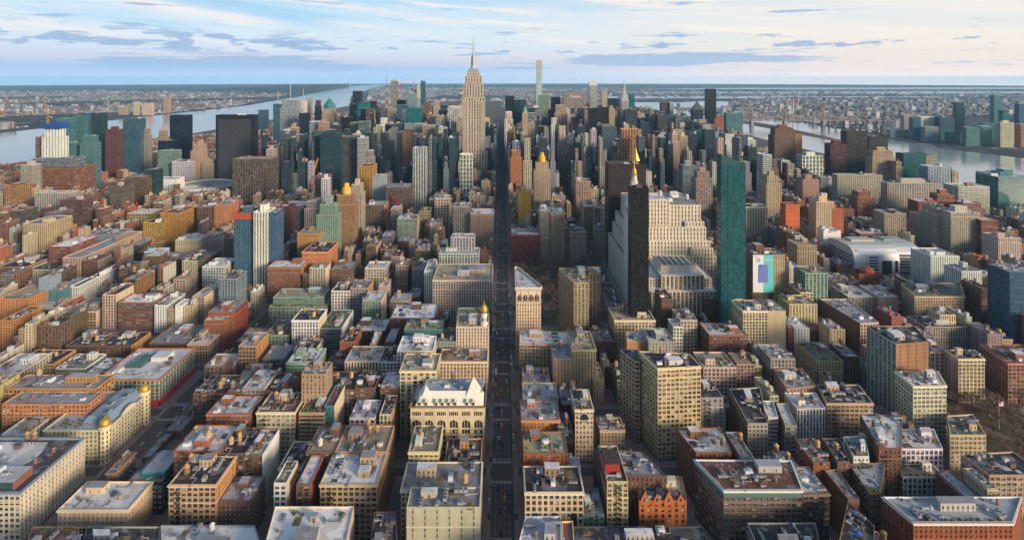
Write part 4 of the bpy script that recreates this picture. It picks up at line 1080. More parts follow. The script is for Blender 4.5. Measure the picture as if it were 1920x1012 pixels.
glass_tower|skyblue,bandv,W,u1|188|-664.9,1800.0 -628.2,1800.0 -628.2,1830.0 -664.9,1830.0|blue and white striped tower
apartment_tower|tan,grid,T,p|186|-633.9,1780.0 -592.1,1780.0 -592.1,1810.0 -633.9,1810.0|tan brick tower with gold top
glass_tower|blueglass,glass,G,u1|140|-707.1,1650.0 -685.3,1650.0 -685.3,1680.0 -707.1,1680.0|small blue tower with a glowing pink screen
construction_tower|white,grid2,D,p|194|-1322.4,1500.0 -1268.9,1500.0 -1268.9,1530.0 -1322.4,1530.0|unfinished cream concrete core tower with a blue cocoon top
construction_tower|redglass,grid,D,u1|166|-1358.7,1520.0 -1337.0,1520.0 -1337.0,1540.0 -1358.7,1540.0|low red and grey lift shaft beside the concrete core
construction_tower|bluegrey,bandv,D,u2|110|-1315.5,1470.0 -1207.5,1470.0 -1207.5,1520.0 -1315.5,1520.0|wide grey blue glazed floors below the concrete core
construction_tower|fire,bandv,D,u2|86|-1287.2,1455.0 -1186.3,1455.0 -1186.3,1525.0 -1287.2,1525.0|bright orange netted unfinished podium
glass_tower|tealglass,glass,B,u1|203|-1492.9,1750.0 -1450.0,1750.0 -1450.0,1780.0 -1492.9,1780.0|teal glass tower behind the concrete core
glass_tower|tealglass,glass,G,u1|208|-1474.9,1800.0 -1441.8,1800.0 -1441.8,1830.0 -1474.9,1830.0|teal tower left of the tallest dark teal one
glass_tower|blueglass,bandv,G,u1|214|-1461.6,1820.0 -1431.9,1820.0 -1431.9,1850.0 -1461.6,1850.0|left half of the tallest teal glass tower pair
glass_tower|darkteal,bandv,G,u1|216|-1435.3,1822.0 -1398.1,1822.0 -1398.1,1852.0 -1435.3,1852.0|tallest dark teal glass tower near the river
glass_tower|tealglass,grid,W,u1|165|-1262.3,1560.0 -1219.3,1560.0 -1219.3,1590.0 -1262.3,1590.0|green glass tower with white cap
glass_tower|tealglass,grid,W,u1|143|-1328.1,1570.0 -1288.0,1570.0 -1288.0,1600.0 -1328.1,1600.0|low teal building with pinkish roof works
apartment_tower|darkred,slot,R,p1|170|-1292.3,1700.0 -1250.7,1700.0 -1250.7,1730.0 -1292.3,1730.0|red brown brick tower with stepped top
glass_tower|blueglass,glass,G,u1|205|-1249.6,1720.0 -1193.5,1720.0 -1193.5,1750.0 -1249.6,1750.0|angled light blue glass tower
glass_tower|stone,grid,G,u1|170|-1207.3,1740.0 -1182.5,1740.0 -1182.5,1765.0 -1207.3,1765.0|grey green slim tower
apartment_tower|tan,grid,T,p2|157|-1188.4,1800.0 -1162.7,1800.0 -1162.7,1825.0 -1188.4,1825.0|tan ziggurat topped tower near the river
office_tower|darkblue,glass,D,u1|207|-1178.0,1850.0 -1113.8,1850.0 -1113.8,1880.0 -1178.0,1880.0|plain dark blue black slab tower before the river
office_tower|darkblue,glass,D,u1|122|-1186.5,1800.0 -1133.3,1800.0 -1133.3,1830.0 -1186.5,1830.0|low dark blue block under the plain dark slab
office_tower|mint,band,G,u1|115|-1054.7,1600.0 -999.2,1600.0 -999.2,1630.0 -1054.7,1630.0|mint green banded office block
office_tower|white,grid,G,p2|85|-999.6,1580.0 -935.1,1580.0 -935.1,1630.0 -999.6,1630.0|white gridded office block
hotel_tower|tan,slot,T,p2|134|-949.1,1590.0 -906.9,1590.0 -906.9,1620.0 -949.1,1620.0|old stepped tan hotel tower main shaft
hotel_tower|tan,slot,T,p1|89|-912.2,1585.0 -873.4,1585.0 -873.4,1615.0 -912.2,1615.0|lower east steps of the old tan hotel
office_tower|black,panel,D,u2|226|-866.3,1578.0 -750.4,1578.0 -750.4,1608.0 -866.3,1608.0|great black slab tower with grey ribbed face
office_tower|brown,pier4,T,u3|128|-697.0,1350.0 -597.9,1350.0 -597.9,1400.0 -697.0,1400.0|squat office slab with tall vertical cream fins
loft_building|brown,grid,G,p u1|77|-940.1,1250.0 -905.6,1250.0 -905.6,1290.0 -940.1,1290.0|brown warehouse near the rail yards
loft_building|brown,loft,G,u2|91|-937.9,1300.0 -891.4,1300.0 -891.4,1340.0 -937.9,1340.0|wide brown warehouse with white band
office_tower|darkteal,band,G,u1|104|-912.0,1330.0 -882.1,1330.0 -882.1,1360.0 -912.0,1360.0|dark teal block with red accent
store_building|white,blank,W,u1|58.8|-953.6,1440.0 -899.3,1440.0 -899.3,1480.0 -953.6,1480.0|plain white low hall beside the round arena
loft_building|cream,arcade3,D,u4 p c|38.8|16.1,375.0 58.5,375.0 58.5,401.0 16.1,401.0|cream stone building with three tall arches and dark cluttered roof
loft_building|brick,punch,L,u5 p|44.2|16.2,406.0 51.4,406.0 51.4,432.0 16.2,432.0|brick building with pale yellow green roof
loft_building|white,blank,W,p|36.2|50.6,400.0 60.4,400.0 60.4,414.0 50.6,414.0|tiny white glazed rooftop building
loft_building|yellow,grid,D,p u1 bbrown|46.5|75.0,375.0 90.3,375.0 90.3,412.0 75.0,412.0|slim yellow loft with bright red roof box
brick_building|fire,gabled,T,t1 p2 u4|34.0|97.5,373.4 131.8,373.4 136.7,396.5 101.1,396.5|orange red gabled brick building with chimneys and round water tank
loft_building|brown,punch,B,u9 s|44.0|77.9,385.4 121.1,382.8 109.9,408.0 71.7,413.3|broad blue grey cluttered roof on an angled plot
store_building|mint,arcade,B,u4|22.4|57.8,375.0 73.5,375.0 73.5,400.0 57.8,400.0|row of low shops with pale green pediment
loft_building|brick,pier,W,t1 p u5|42.0|151.9,410.2 180.4,410.2 184.2,440.4 145.8,438.4|rounded brick corner building with bright white roof and one tank
loft_building|warmgrey,loft,R,p s3 u8 white|44.0|157.0,370.8 213.0,370.8 220.5,399.4 147.1,400.5|large loft with rust brown roof, white parapet and teal top floor
loft_building|brown,loft,W,u3 c|41.2|213.5,371.0 232.4,371.0 232.4,397.0 213.5,397.0|brown loft with white roof beside the rust brown roof
loft_building|orange,slot,B,p u5 c|38.3|16.7,455.0 50.1,455.0 50.1,483.0 16.7,483.0|orange cornice building with crowded roof at the avenue
loft_building|tan,slot,B,u3|35.2|18.9,488.0 52.8,488.0 52.8,517.0 18.9,517.0|tan walled building behind the orange corniced one
loft_building|cream,arch1,G,g u2 bbrick c|47.6|63.1,455.0 79.4,455.0 79.4,485.0 63.1,485.0|tall narrow cream loft with one arched top window
loft_building|tan,slot,W,t1 u3 c|29.5|85.0,455.0 106.8,455.0 106.8,473.0 85.0,473.0|low tan loft with sharp corner and bright white roof
brick_building|darkred,blank,D,u1|35.8|47.4,430.0 59.7,430.0 59.7,470.0 47.4,470.0|small dark roofed house in a narrow gap
loft_building|tan,punch,B,t1 u1|48.9|51.9,535.0 72.6,535.0 72.6,566.0 51.9,566.0|west half of the tall tan brick building
loft_building|tan,slot,T,p2 u1 c|55.6|71.6,540.0 97.0,540.0 97.0,580.0 71.6,580.0|tall tan brick building with stepped cream trimmed tower
loft_building|tan,slot,T,u1|26.5|93.0,536.0 104.5,536.0 104.5,570.0 93.0,570.0|lower east step of the tall tan brick building
loft_building|tan,loft,W,p2 u4 c|49.0|18.5,566.2 86.3,563.9 80.2,591.3 19.5,597.6|angled tan building with white roof south of the wedge shaped tower
brick_building|cream,punch,W,p t1 u6|24.9|20.7,535.0 49.7,535.0 49.7,563.0 20.7,563.0|cream domed roof clutter on brick building by the avenue
office_building|yellow,loft,D,p t1 u2 c|82|135.8,457.5 175.4,460.9 172.3,482.4 126.7,487.1|tall cream yellow office block with black roof and white bands
office_building|tan,loft,D,u1 blueedge|76|121.7,480.7 126.6,480.7 129.8,500.6 112.6,501.6|angled rear wing with blue roof edge behind the cream office block
loft_building|cream,loft,B,u5 p|44.1|203.1,528.0 236.5,528.0 236.5,558.0 203.1,558.0|cream loft with pale blue roofs east of the yellow office block
loft_building|stone,fire,D,u2|47.5|179.6,472.0 199.9,472.0 199.9,502.0 179.6,502.0|grey loft with zigzag fire escape and black roof
loft_building|cream,loft,T,t3 u6 c|51.3|131.8,615.0 180.1,615.0 180.1,651.0 131.8,651.0|cream loft with cluttered yellow roof before the black tower
brick_building|brown,punch,G,u2|33.8|104.1,600.0 128.6,600.0 128.6,636.0 104.1,636.0|dark brown building by the park corner
brick_building|orange,blank,W,u2|50.0|135.0,567.7 158.1,567.7 161.8,591.7 138.9,591.7|small orange walled building with white roof
brick_building|stone,punch,W,t1 p u3|53.9|156.6,560.0 184.6,560.0 184.6,590.0 156.6,590.0|small white roofed house with tan tank
glass_tower|black,tower2,B,u1|205|153.7,625.0 175.4,625.0 175.4,641.0 153.7,641.0|very slender black glass tower
apartment_tower|tan,condo,T,p2 u2|86|87.3,638.8 105.6,638.8 113.9,689.3 73.9,689.3|stepped tan apartment tower by the park
apartment_tower|tan,condo,T,u2|88|109.9,665.0 124.9,665.0 129.1,687.7 110.9,687.7|east wing of the stepped tan apartment tower
apartment_building|cream,grid,G,p u2 c|69|276.1,600.0 304.9,600.0 304.9,630.0 276.1,630.0|cream condominium slab with green glass roof house
apartment_building|yellow,blank,W,p2 u2|68|305.9,602.0 326.8,602.0 326.8,632.0 305.9,632.0|blank cream yellow wall half of the condominium slab
apartment_building|cream,grid,W,u1|69|276.4,600.6 279.5,600.6 292.5,632.7 280.8,632.7|recessed west bays of the cream condominium slab
brick_building|brown,punch,D,u3|62|197.7,650.0 212.2,650.0 212.2,680.0 197.7,680.0|dark brown narrow house below the stone columns
loft_building|cream,loft,G,p u4|53.7|207.3,610.0 227.8,610.0 227.8,640.0 207.3,640.0|cream loft with tangled roof plant below the stone columns
loft_building|white,loft,B,u2|50.9|195.9,600.0 206.9,600.0 206.9,620.0 195.9,620.0|small white loft with teal glazed top
brick_building|brown,punch,B,u2|49.1|263.7,680.0 277.6,680.0 277.6,710.0 263.7,710.0|narrow brown house left of the green glass tower
brick_building|brown,pier,N,u5 hip|26.8|365.7,640.0 418.6,640.0 418.6,674.0 365.7,674.0|brown stone building with hipped orange corners on roof
loft_building|cream,loft,B,u8 bbrown|45.0|424.9,620.5 449.0,623.2 456.1,689.8 418.8,689.8|long brown sided loft with white front and roof ducts
hospital_building|pink,slotg,W,p2 u2|35.2|476.1,720.0 512.8,720.0 512.8,760.0 476.1,760.0|pink white balconied hospital wing
hospital_building|cream,punch,W,p1 u2|37.3|515.1,715.0 542.1,715.0 542.1,755.0 515.1,755.0|cream end wing of the pink hospital
office_building|tan,arcade,N,p2 u2 c|51.0|539.4,683.8 604.3,683.8 637.9,728.6 556.1,728.6|massive tan stone office block with curved corner and green roof edge
bank_building|stone,pier,G,p2 u1|32.0|517.9,640.0 570.1,640.0 570.1,670.0 517.9,670.0|white stone stepped bank building with tall pilasters
bank_building|cream,pier,G,u1|43.6|540.5,646.0 561.0,646.0 561.0,666.0 540.5,666.0|square cream top block of the stepped bank
apartment_tower|white,gridg,G,p u1|63|650.1,740.0 679.6,740.0 679.6,770.0 650.1,770.0|white and green gridded apartment tower
apartment_building|white,gridg,W,p2 u4|64|655.5,800.0 700.4,800.0 700.4,840.0 655.5,840.0|white and blue stepped apartment block
apartment_building|brown,slot,D,p u1|46.5|698.7,760.0 731.3,760.0 731.3,800.0 698.7,800.0|brown and yellow ribbed apartment block
glass_tower|blueglass,bandv,G,u1|95|630.8,650.0 665.3,650.0 665.3,680.0 630.8,680.0|blue glass balconied tower cut by the edge of view
loft_building|brickyellow,westglass,D,p u5|76|384.6,510.7 421.1,515.9 433.3,549.4 382.3,549.4|large block with pale gridded window wall and blank brick side
hotel_building|cream,loft,W,p2 u3 c|53.0|377.6,480.6 409.2,481.5 420.7,505.2 378.9,505.2|white corniced hotel with tall double windows near the park
office_building|yellow,loft,D,u2 c bstone|46.0|471.6,540.5 499.1,540.5 505.0,558.6 473.7,558.6|yellow tower with white side wall and dark roof rack
hotel_building|brownorange,loft,G,u3 c|42.0|522.1,539.7 560.7,539.7 573.6,577.7 528.2,577.7|big brown orange brick hotel with curved bays
office_building|yellow,glassgrid,B,p u2|42.4|458.3,560.0 479.4,560.0 479.4,590.0 458.3,590.0|yellow framed building with green glass
loft_building|tan,loft,D,p u4 c|38.0|297.5,479.5 340.1,479.5 346.8,508.8 306.3,508.8|tan loft with crenellated top and black roof
loft_building|white,pier,B,p t1 u3|36.0|267.1,474.1 294.1,475.7 299.5,499.2 268.9,499.2|ornate white fronted loft with pool blue roof
loft_building|rose,punch,G,p2 u4|40.0|271.1,498.4 302.2,503.7 306.4,533.4 275.5,531.4|pink terraced brick building with roof rooms
loft_building|stone,arcade,W,u6|48.9|274.6,535.0 300.3,535.0 300.3,565.0 274.6,565.0|pale low loft with white roof sheds
brick_building|tan,punch,N,g u3 p|33.3|336.0,560.0 365.7,560.0 365.7,600.0 336.0,600.0|tan building with green copper gable and lawn
brick_building|brown,punch,W,t1 u3|32.6|374.6,570.0 389.7,570.0 389.7,600.0 374.6,600.0|small brown building behind green gable
loft_building|stone,punch,D,u4 p bbrown|42.0|209.0,445.2 226.2,445.2 245.3,497.6 214.7,495.1|grey brown loft with dark cluttered roof and green copper shed
loft_building|white,band,B,u2|37.0|234.1,460.6 243.5,460.6 251.5,485.1 239.1,485.1|narrow white building with black window bands
loft_building|stone,loft,G,u2|37.0|243.4,450.0 253.5,450.0 261.7,481.1 251.9,481.1|narrow pale loft beside the ornate white one
office_building|white,bigwin,W,p u4|34.0|324.9,425.7 359.2,425.7 372.2,450.4 339.1,450.4|bright white modern building with big square green windows
office_building|white,bigwin,T,g|24.8|312.7,408.0 346.8,408.0 346.8,422.0 312.7,422.0|planted lower terrace of the bright white modern building
loft_building|brown,punch,W,p u4 t1|45.0|295.9,410.7 313.5,410.7 345.2,451.1 309.9,453.3|long brown brick building with white penthouse on angled plot
brick_building|brick,punch,B,u4 t1|40.0|238.9,401.5 252.7,402.6 256.8,430.2 239.9,428.9|red brick row building with pale roofs and tan tank
brick_building|brown,punch,D,u5 t1|40.0|258.4,403.2 268.7,403.2 277.9,430.2 262.5,430.2|dark roofed brick row building with round tank
loft_building|white,punch,G,p u4|40.0|274.6,408.9 287.1,408.9 300.7,433.4 280.9,431.5|white roofed plant building in the brick row
brick_building|brown,loft,B,u5 g|35.0|265.6,378.4 274.1,378.4 300.4,410.0 270.0,408.3|long brown row building with blue grey roof and tan front
brick_building|brown,blank,G,u4|35.0|247.0,373.6 255.4,373.6 258.1,402.7 247.1,401.6|narrow dark brown row building with pale roof edge
loft_building|stone,punch,W,t2 u4|33.0|206.9,407.1 231.8,407.1 230.9,424.6 215.8,424.6|low building with white roof clutter and tan discs
office_building|tan,loft,D,u4|34.0|370.4,397.5 413.0,397.5 413.7,423.2 367.9,420.2|tan corner office block with dark roof beside the square
store_building|yellow,loft,N,u6|30.0|383.2,448.1 415.2,448.1 429.5,476.7 403.3,474.4|low yellow roofed building at the edge of the bare park
office_building|redbrick,arcade,W,p u3 c|56.4|15.3,935.0 66.8,935.0 66.8,975.0 15.3,975.0|ornate dark red brick building facing the bare park
office_building|stone,grid,W,u2|98|67.1,940.0 85.4,940.0 85.4,980.0 67.1,980.0|narrow pale grey tower right of the red brick building
office_building|tan,grid,W,c u1|94|86.1,938.0 112.9,938.0 112.9,978.0 86.1,978.0|tan brown stone tower with cornice facing the park
brick_building|brown,punch,G,u1|66|113.2,940.0 120.9,940.0 120.9,980.0 113.2,980.0|thin brown house between stone fronts
office_building|stone,loft,G,p u3|60|120.6,938.0 151.2,938.0 151.2,978.0 120.6,978.0|grey stone block at the park's far corner
apartment_tower|tan,punch,T,p1|140|73.4,1220.0 113.3,1220.0 113.3,1250.0 73.4,1250.0|tan apartment tower with gold and orange top
construction_tower|fire,slot,D,u1|142|21.4,1400.0 52.9,1400.0 52.9,1430.0 21.4,1430.0|orange red hoist clad tower beside the avenue
construction_tower|bluegrey,lattice,B,u1|164|27.7,1430.0 52.5,1430.0 52.5,1452.0 27.7,1452.0|pale lattice construction frame with yellow crane
office_tower|brownblack,slot,D,u2|182|190.9,940.0 259.0,940.0 259.0,975.0 190.9,975.0|massive dark brown office slab
office_tower|orange,pier5,T,u1|190|342.9,1500.0 399.5,1500.0 399.5,1535.0 342.9,1535.0|dark tower with glowing orange bronze crown
office_building|stone,slot,G,u1|53.9|174.4,960.0 194.9,960.0 194.9,1010.0 174.4,1010.0|pale stone flank beside the dark brown slab
office_building|tan,loft,W,p2 u2|71|168.6,1080.0 196.2,1080.0 196.2,1130.0 168.6,1130.0|tan white office blocks along the side canyon
office_building|stone,glassgrid,G,u1|83|181.1,1020.0 206.1,1020.0 206.1,1050.0 181.1,1050.0|grey glass office beside the dark slab
office_building|tan,loft,T,p u1|90|176.0,1250.0 211.7,1250.0 211.7,1290.0 176.0,1290.0|tan classical block on the side canyon
apartment_tower|greenglass,glass,W,u1|131|270.0,980.0 284.0,980.0 284.0,1000.0 270.0,1000.0|small curved green glass tower
glass_tower|skyblue,grid,B,u1|47.2|49.0,1000.0 60.2,1000.0 60.2,1020.0 49.0,1020.0|small pale blue lattice topped house
office_building|gold,blank,T,p1|97|33.7,1100.0 60.6,1100.0 60.6,1130.0 33.7,1130.0|plain golden yellow wall building near the avenue
supertall_tower|white,grid3,W,|438|188.1,2880.0 217.5,2880.0 217.5,2908.0 188.1,2908.0|very tall thin white gridded tower above the horizon
glass_tower|greenglass,glass,W,u1|266|156.1,2250.0 202.0,2250.0 202.0,2285.0 156.1,2285.0|pale green glass tower with bright sunlit side
glass_tower|darkteal,glass,D,u1|246|232.1,2500.0 278.1,2500.0 278.1,2535.0 232.1,2535.0|dark teal tower beside the wide ribbed office
office_tower|tan,grid,T,u1|232|205.0,2050.0 255.2,2050.0 255.2,2085.0 205.0,2085.0|tan brown midtown tower
office_tower|bluegrey,band,G,u1|201|96.2,2050.0 136.0,2050.0 136.0,2085.0 96.2,2085.0|blue grey banded office slab
glass_tower|darkteal,glass,D,u1|239|53.9,2400.0 110.2,2400.0 110.2,2435.0 53.9,2435.0|dark green glass tower beside the avenue canyon
glass_tower|black,glass,D,u1|258|12.0,2350.0 52.8,2350.0 52.8,2385.0 12.0,2385.0|black glass tower at the canyon edge
office_tower|white,pier,W,u1|212|8.0,1950.0 39.8,1950.0 39.8,1985.0 8.0,1985.0|white vertical striped tower by the canyon
office_tower|tan,slot,N,p1|221|66.1,1750.0 85.7,1750.0 85.7,1775.0 66.1,1775.0|slender tan tower with green copper tip
office_tower|stone,band2,G,|268|285.0,2450.0 390.0,2450.0 390.0,2485.0 285.0,2485.0|wide grey ribbed office slab with rooftop lettering
office_tower|darkgrey,slot,D,u1|188|261.2,2000.0 298.0,2000.0 298.0,2030.0 261.2,2030.0|dark grey slab before the wide ribbed office
office_tower|white,pier,W,u1|192|176.4,1900.0 199.7,1900.0 199.7,1925.0 176.4,1925.0|small white striped stepped tower
office_tower|black,glass,D,u1|226|324.3,1950.0 396.0,1950.0 396.0,1990.0 324.3,1990.0|broad black glass office tower
office_tower|tan,slot,T,p1|223|408.2,2000.0 430.6,2000.0 430.6,2030.0 408.2,2030.0|curved topped tan stone tower
office_tower|white,bandv,W,slope|298|499.0,3000.0 544.9,3000.0 544.9,3035.0 499.0,3035.0|white tower with slanted rooftop
office_tower|darkred,slot,D,u1|213|411.2,2600.0 437.8,2600.0 437.8,2635.0 411.2,2635.0|dark maroon slab behind the black tower
construction_tower|pink,slot,R,u1|264|550.4,2900.0 583.0,2900.0 583.0,2930.0 550.4,2930.0|pink red unfinished tower far off
office_tower|darkblue,glass,D,u1|233|548.3,2700.0 606.1,2700.0 606.1,2735.0 548.3,2735.0|dark blue office block left of the arched spire
office_tower|darkred,slot,D,u1|197|543.4,2500.0 566.3,2500.0 566.3,2530.0 543.4,2530.0|dark red slab left of the arched spire
glass_tower|teal,glass,T,u1|246|728.6,3000.0 759.2,3000.0 759.2,3025.0 728.6,3025.0|thin teal tower right of the arched spire
office_tower|stone,slot,W,u1|186|551.0,2250.0 608.4,2250.0 608.4,2285.0 551.0,2285.0|grey office block right of the arched spire
office_tower|black,glass,D,u1|180|535.5,2050.0 585.7,2050.0 585.7,2090.0 535.5,2090.0|black office block right of the grey one
office_tower|darkgrey,glass,D,u1|195|608.7,2050.0 648.5,2050.0 648.5,2090.0 608.7,2090.0|tall dark grey slab in the east
office_tower|darkteal,glass,D,u1|169|695.9,2200.0 799.2,2200.0 799.2,2240.0 695.9,2240.0|wide dark green black office block
office_tower|darkgrey,band,D,u1|218|790.6,2600.0 835.7,2600.0 835.7,2630.0 790.6,2630.0|dark tower with white east side
office_tower|white,band,W,u1|219|829.9,2590.0 848.4,2590.0 848.4,2620.0 829.9,2620.0|white sliver side of a dark tower
glass_tower|darkteal,glass,G,u1|162|644.6,1750.0 682.1,1750.0 682.1,1780.0 644.6,1780.0|round dark glass tower with pale ring top
apartment_tower|cream,grid,W,p1|165|515.9,1600.0 542.0,1600.0 542.0,1625.0 515.9,1625.0|left twin of two beige residential towers
apartment_tower|cream,grid,W,p1|158|548.8,1620.0 575.3,1620.0 575.3,1645.0 548.8,1645.0|right twin of two beige residential towers
supertall_tower|black,glass,D,|284|1038.4,2650.0 1084.3,2650.0 1084.3,2685.0 1038.4,2685.0|tall plain black bronze tower in the east
office_tower|darkblue,glass,D,spire|187|910.7,2500.0 961.7,2500.0 961.7,2530.0 910.7,2530.0|dark pointed pyramid topped tower
glass_tower|tealglass,glass,T,u1|172|1071.4,2500.0 1150.5,2500.0 1150.5,2530.0 1071.4,2530.0|broad pale green glass slab near the east river
apartment_tower|brick,slot,R,p1|163|913.8,2250.0 952.8,2250.0 952.8,2280.0 913.8,2280.0|red brown slab left of the green slab
glass_tower|darkblue,glass,W,u1|144|758.9,1750.0 791.1,1750.0 791.1,1780.0 758.9,1780.0|dark tower between cream edges
apartment_tower|cream,slot,W,u1|149|724.4,1740.0 754.6,1740.0 754.6,1770.0 724.4,1770.0|cream half of a dark and cream tower
apartment_tower|fire,punch,R,p1|128|520.4,1500.0 548.0,1500.0 548.0,1530.0 520.4,1530.0|rust orange brick tower
apartment_tower|bluegrey,band,G,p1|123|441.5,1280.0 474.1,1280.0 474.1,1310.0 441.5,1310.0|stepped blue grey balcony tower
apartment_tower|rose,grid,T,p1|122|444.5,1200.0 482.4,1200.0 482.4,1230.0 444.5,1230.0|pinkish tan residential tower
glass_tower|deepteal,tealglass,T,wedge|226|278.2,665.0 310.1,665.0 310.1,680.0 278.2,680.0|tall deep green glass tower with slanted top
apartment_tower|brown,slot,D,p1|180|858.7,1650.0 926.0,1650.0 926.0,1690.0 858.7,1690.0|great dark brown stepped apartment slab
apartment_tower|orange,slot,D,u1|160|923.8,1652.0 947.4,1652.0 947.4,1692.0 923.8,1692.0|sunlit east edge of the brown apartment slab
apartment_tower|white,lattice2,G,p|115|860.2,1500.0 919.9,1500.0 919.9,1530.0 860.2,1530.0|grey and white grid fronted apartment tower
apartment_tower|darkred,band,R,p1|141|979.0,1560.0 1028.3,1560.0 1028.3,1590.0 979.0,1590.0|dark red brown stepped tower by the river
glass_tower|brownblack,bandv,G,u1|179|1028.3,1560.0 1088.8,1560.0 1088.8,1590.0 1028.3,1590.0|left copper clad twin tower
glass_tower|brownblack,bandv,G,u1|161|1109.2,1580.0 1165.7,1580.0 1165.7,1610.0 1109.2,1610.0|right copper clad twin tower with leaning side
apartment_tower|tan,pier,T,p1|135|1026.8,1450.0 1091.9,1450.0 1091.9,1480.0 1026.8,1480.0|tan grey piered tower before the copper twins
apartment_tower|tan,grid,T,u1|110|1069.3,1420.0 1089.6,1420.0 1089.6,1450.0 1069.3,1450.0|lower tan tower east of the piered one
office_tower|deepteal,band,D,u1|126|1120.3,1460.0 1184.4,1460.0 1184.4,1490.0 1120.3,1490.0|dark teal hospital slab by the river
office_tower|lime,band,D,u1|120|1186.0,1462.0 1217.3,1462.0 1217.3,1492.0 1186.0,1492.0|pale yellow end of the dark teal slab
hospital_building|skyblue,lattice,W,u1|104|1123.7,1380.0 1188.5,1380.0 1188.5,1410.0 1123.7,1410.0|pale blue patterned glass hospital building
hospital_building|cream,lattice,W,u1|93|1186.8,1378.0 1203.6,1378.0 1203.6,1408.0 1186.8,1408.0|cream end of the pale blue hospital
apartment_building|lime,grid,G,u3|96|833.1,1300.0 945.8,1300.0 945.8,1322.0 833.1,1322.0|long pale concrete gridded housing slab further away
apartment_building|lime,grid,G,p u3|100|869.3,1180.0 989.8,1180.0 989.8,1202.0 869.3,1202.0|long pale concrete gridded housing slab nearer
hospital_building|white,band,W,p u2|88|1046.9,1200.0 1119.2,1200.0 1119.2,1240.0 1046.9,1240.0|white banded hospital with low wings
hospital_building|white,slot,W,u1|109|1168.4,1250.0 1190.1,1250.0 1190.1,1290.0 1168.4,1290.0|white end tower of the riverside hospital
hospital_building|tealglass,band,W,p2|104|1167.2,1230.0 1240.0,1230.0 1240.0,1290.0 1167.2,1290.0|large pale blue riverside hospital
apartment_building|rose,punch,R,p1|95|718.1,1250.0 757.7,1250.0 757.7,1280.0 718.1,1280.0|pink red stepped apartment tower
apartment_tower|white,bandv,W,u1|161|597.6,1200.0 619.6,1200.0 619.6,1230.0 597.6,1230.0|white slim tower with blue side
apartment_tower|tan,punch,T,p1|121|580.9,1150.0 614.9,1150.0 614.9,1180.0 580.9,1180.0|tan brown residential tower
apartment_tower|brick,grid,W,p1|91|914.8,1100.0 959.7,1100.0 959.7,1130.0 914.8,1130.0|brick tower with white top band and red roof house
apartment_tower|brick,grid,W,p1|82|859.6,1080.0 901.5,1080.0 901.5,1110.0 859.6,1110.0|red brick tower with white rim left of its twin
apartment_tower|brick,grid,W,p1|82|933.4,1060.0 980.0,1060.0 980.0,1090.0 933.4,1090.0|red brick tower with white rim right of its twin
apartment_tower|lime,grid,W,u1|98|798.4,960.0 823.8,960.0 823.8,1000.0 798.4,1000.0|west wing of the tall cream concrete slab
apartment_tower|lime,grid,W,p u1|95|806.7,940.0 859.4,940.0 859.4,970.0 806.7,970.0|tall cream concrete apartment slab
apartment_tower|brick,band,W,p1|84|852.2,930.0 882.6,930.0 882.6,960.0 852.2,960.0|narrow brick tower right of the cream slab
apartment_tower|tan,grid,W,u2|83|716.0,980.0 758.0,980.0 758.0,1010.0 716.0,1010.0|tan grey corner tower with pale roof
apartment_tower|tan,slot,G,u1|74|800.0,1000.0 831.6,1000.0 831.6,1030.0 800.0,1030.0|brown tan slab between the brick towers
apartment_building|cream,grid,T,p2 u2|74|816.1,860.0 853.9,860.0 853.9,890.0 816.1,890.0|cream stepped apartment house
apartment_building|brick,gridw,W,p1 u2|46.5|667.6,975.0 718.3,975.0 718.3,1005.0 667.6,1005.0|brick and white gridded apartment block
apartment_building|fire,slot,R,p1|88|630.6,1000.0 653.1,1000.0 653.1,1020.0 630.6,1020.0|orange brick stepped building
apartment_building|cream,grid,T,p2|100|600.0,1000.0 635.7,1000.0 635.7,1025.0 600.0,1025.0|cream yellow stepped deco tower
apartment_building|fire,blank,R,|95|541.8,1000.0 569.4,1000.0 569.4,1020.0 541.8,1020.0|bright rust red blank walled block
apartment_tower|brick,grid,W,p1|86|781.5,1150.0 819.1,1150.0 819.1,1180.0 781.5,1180.0|brick tower near the river highway
office_building|white,blank,W,u1|56.8|589.7,960.0 622.0,960.0 622.0,980.0 589.7,980.0|plain white box building behind the curved college
apartment_tower|tan,balc,G,p1|68|474.0,840.0 505.7,840.0 505.7,870.0 474.0,870.0|tan balconied tower with orange penthouse
apartment_tower|mint,brickgrid,T,t1 p1|75|405.7,700.0 436.4,700.0 436.4,728.0 405.7,728.0|mint and orange glazed apartment tower with roof drum
loft_building|cream,loft,B,u2|53.4|392.9,690.0 410.5,690.0 410.5,720.0 392.9,720.0|small cream loft with pale blue side wall
apartment_building|yellow,balc,T,u5 p|55.1|356.8,650.0 392.0,650.0 392.0,678.0 356.8,678.0|yellow stucco balconied house
loft_building|white,grid,W,t1 u2|62|417.2,760.0 432.7,760.0 432.7,785.0 417.2,785.0|small white gridded loft near the billboard
office_building|tan,punch,G,u2|92|373.5,722.0 390.5,722.0 390.5,752.0 373.5,752.0|plain tan tower right of the phone billboard
billboard_building|brown,pier,G,u3 p|94|346.0,720.0 372.5,720.0 372.5,752.0 346.0,752.0|brown office carrying a giant phone advertisement
office_building|cream,grid,N,c u1|78|485.4,1050.0 533.6,1050.0 533.6,1080.0 485.4,1080.0|cream block with green roof behind the billboard
glass_tower|blueglass,glass,B,u1|127|2223.6,2830.0 2264.0,2830.0 2264.0,2860.0 2223.6,2860.0|blue glass slab at the front of the far bank group
apartment_tower|white,gridg,W,u1|125|2323.0,2900.0 2394.0,2900.0 2394.0,2930.0 2323.0,2930.0|pale gridded waterfront tower across the east river
apartment_tower|bluegrey,grid,W,u1|80|2246.7,2780.0 2323.3,2780.0 2323.3,2810.0 2246.7,2810.0|lower grey green waterfront block across the east river
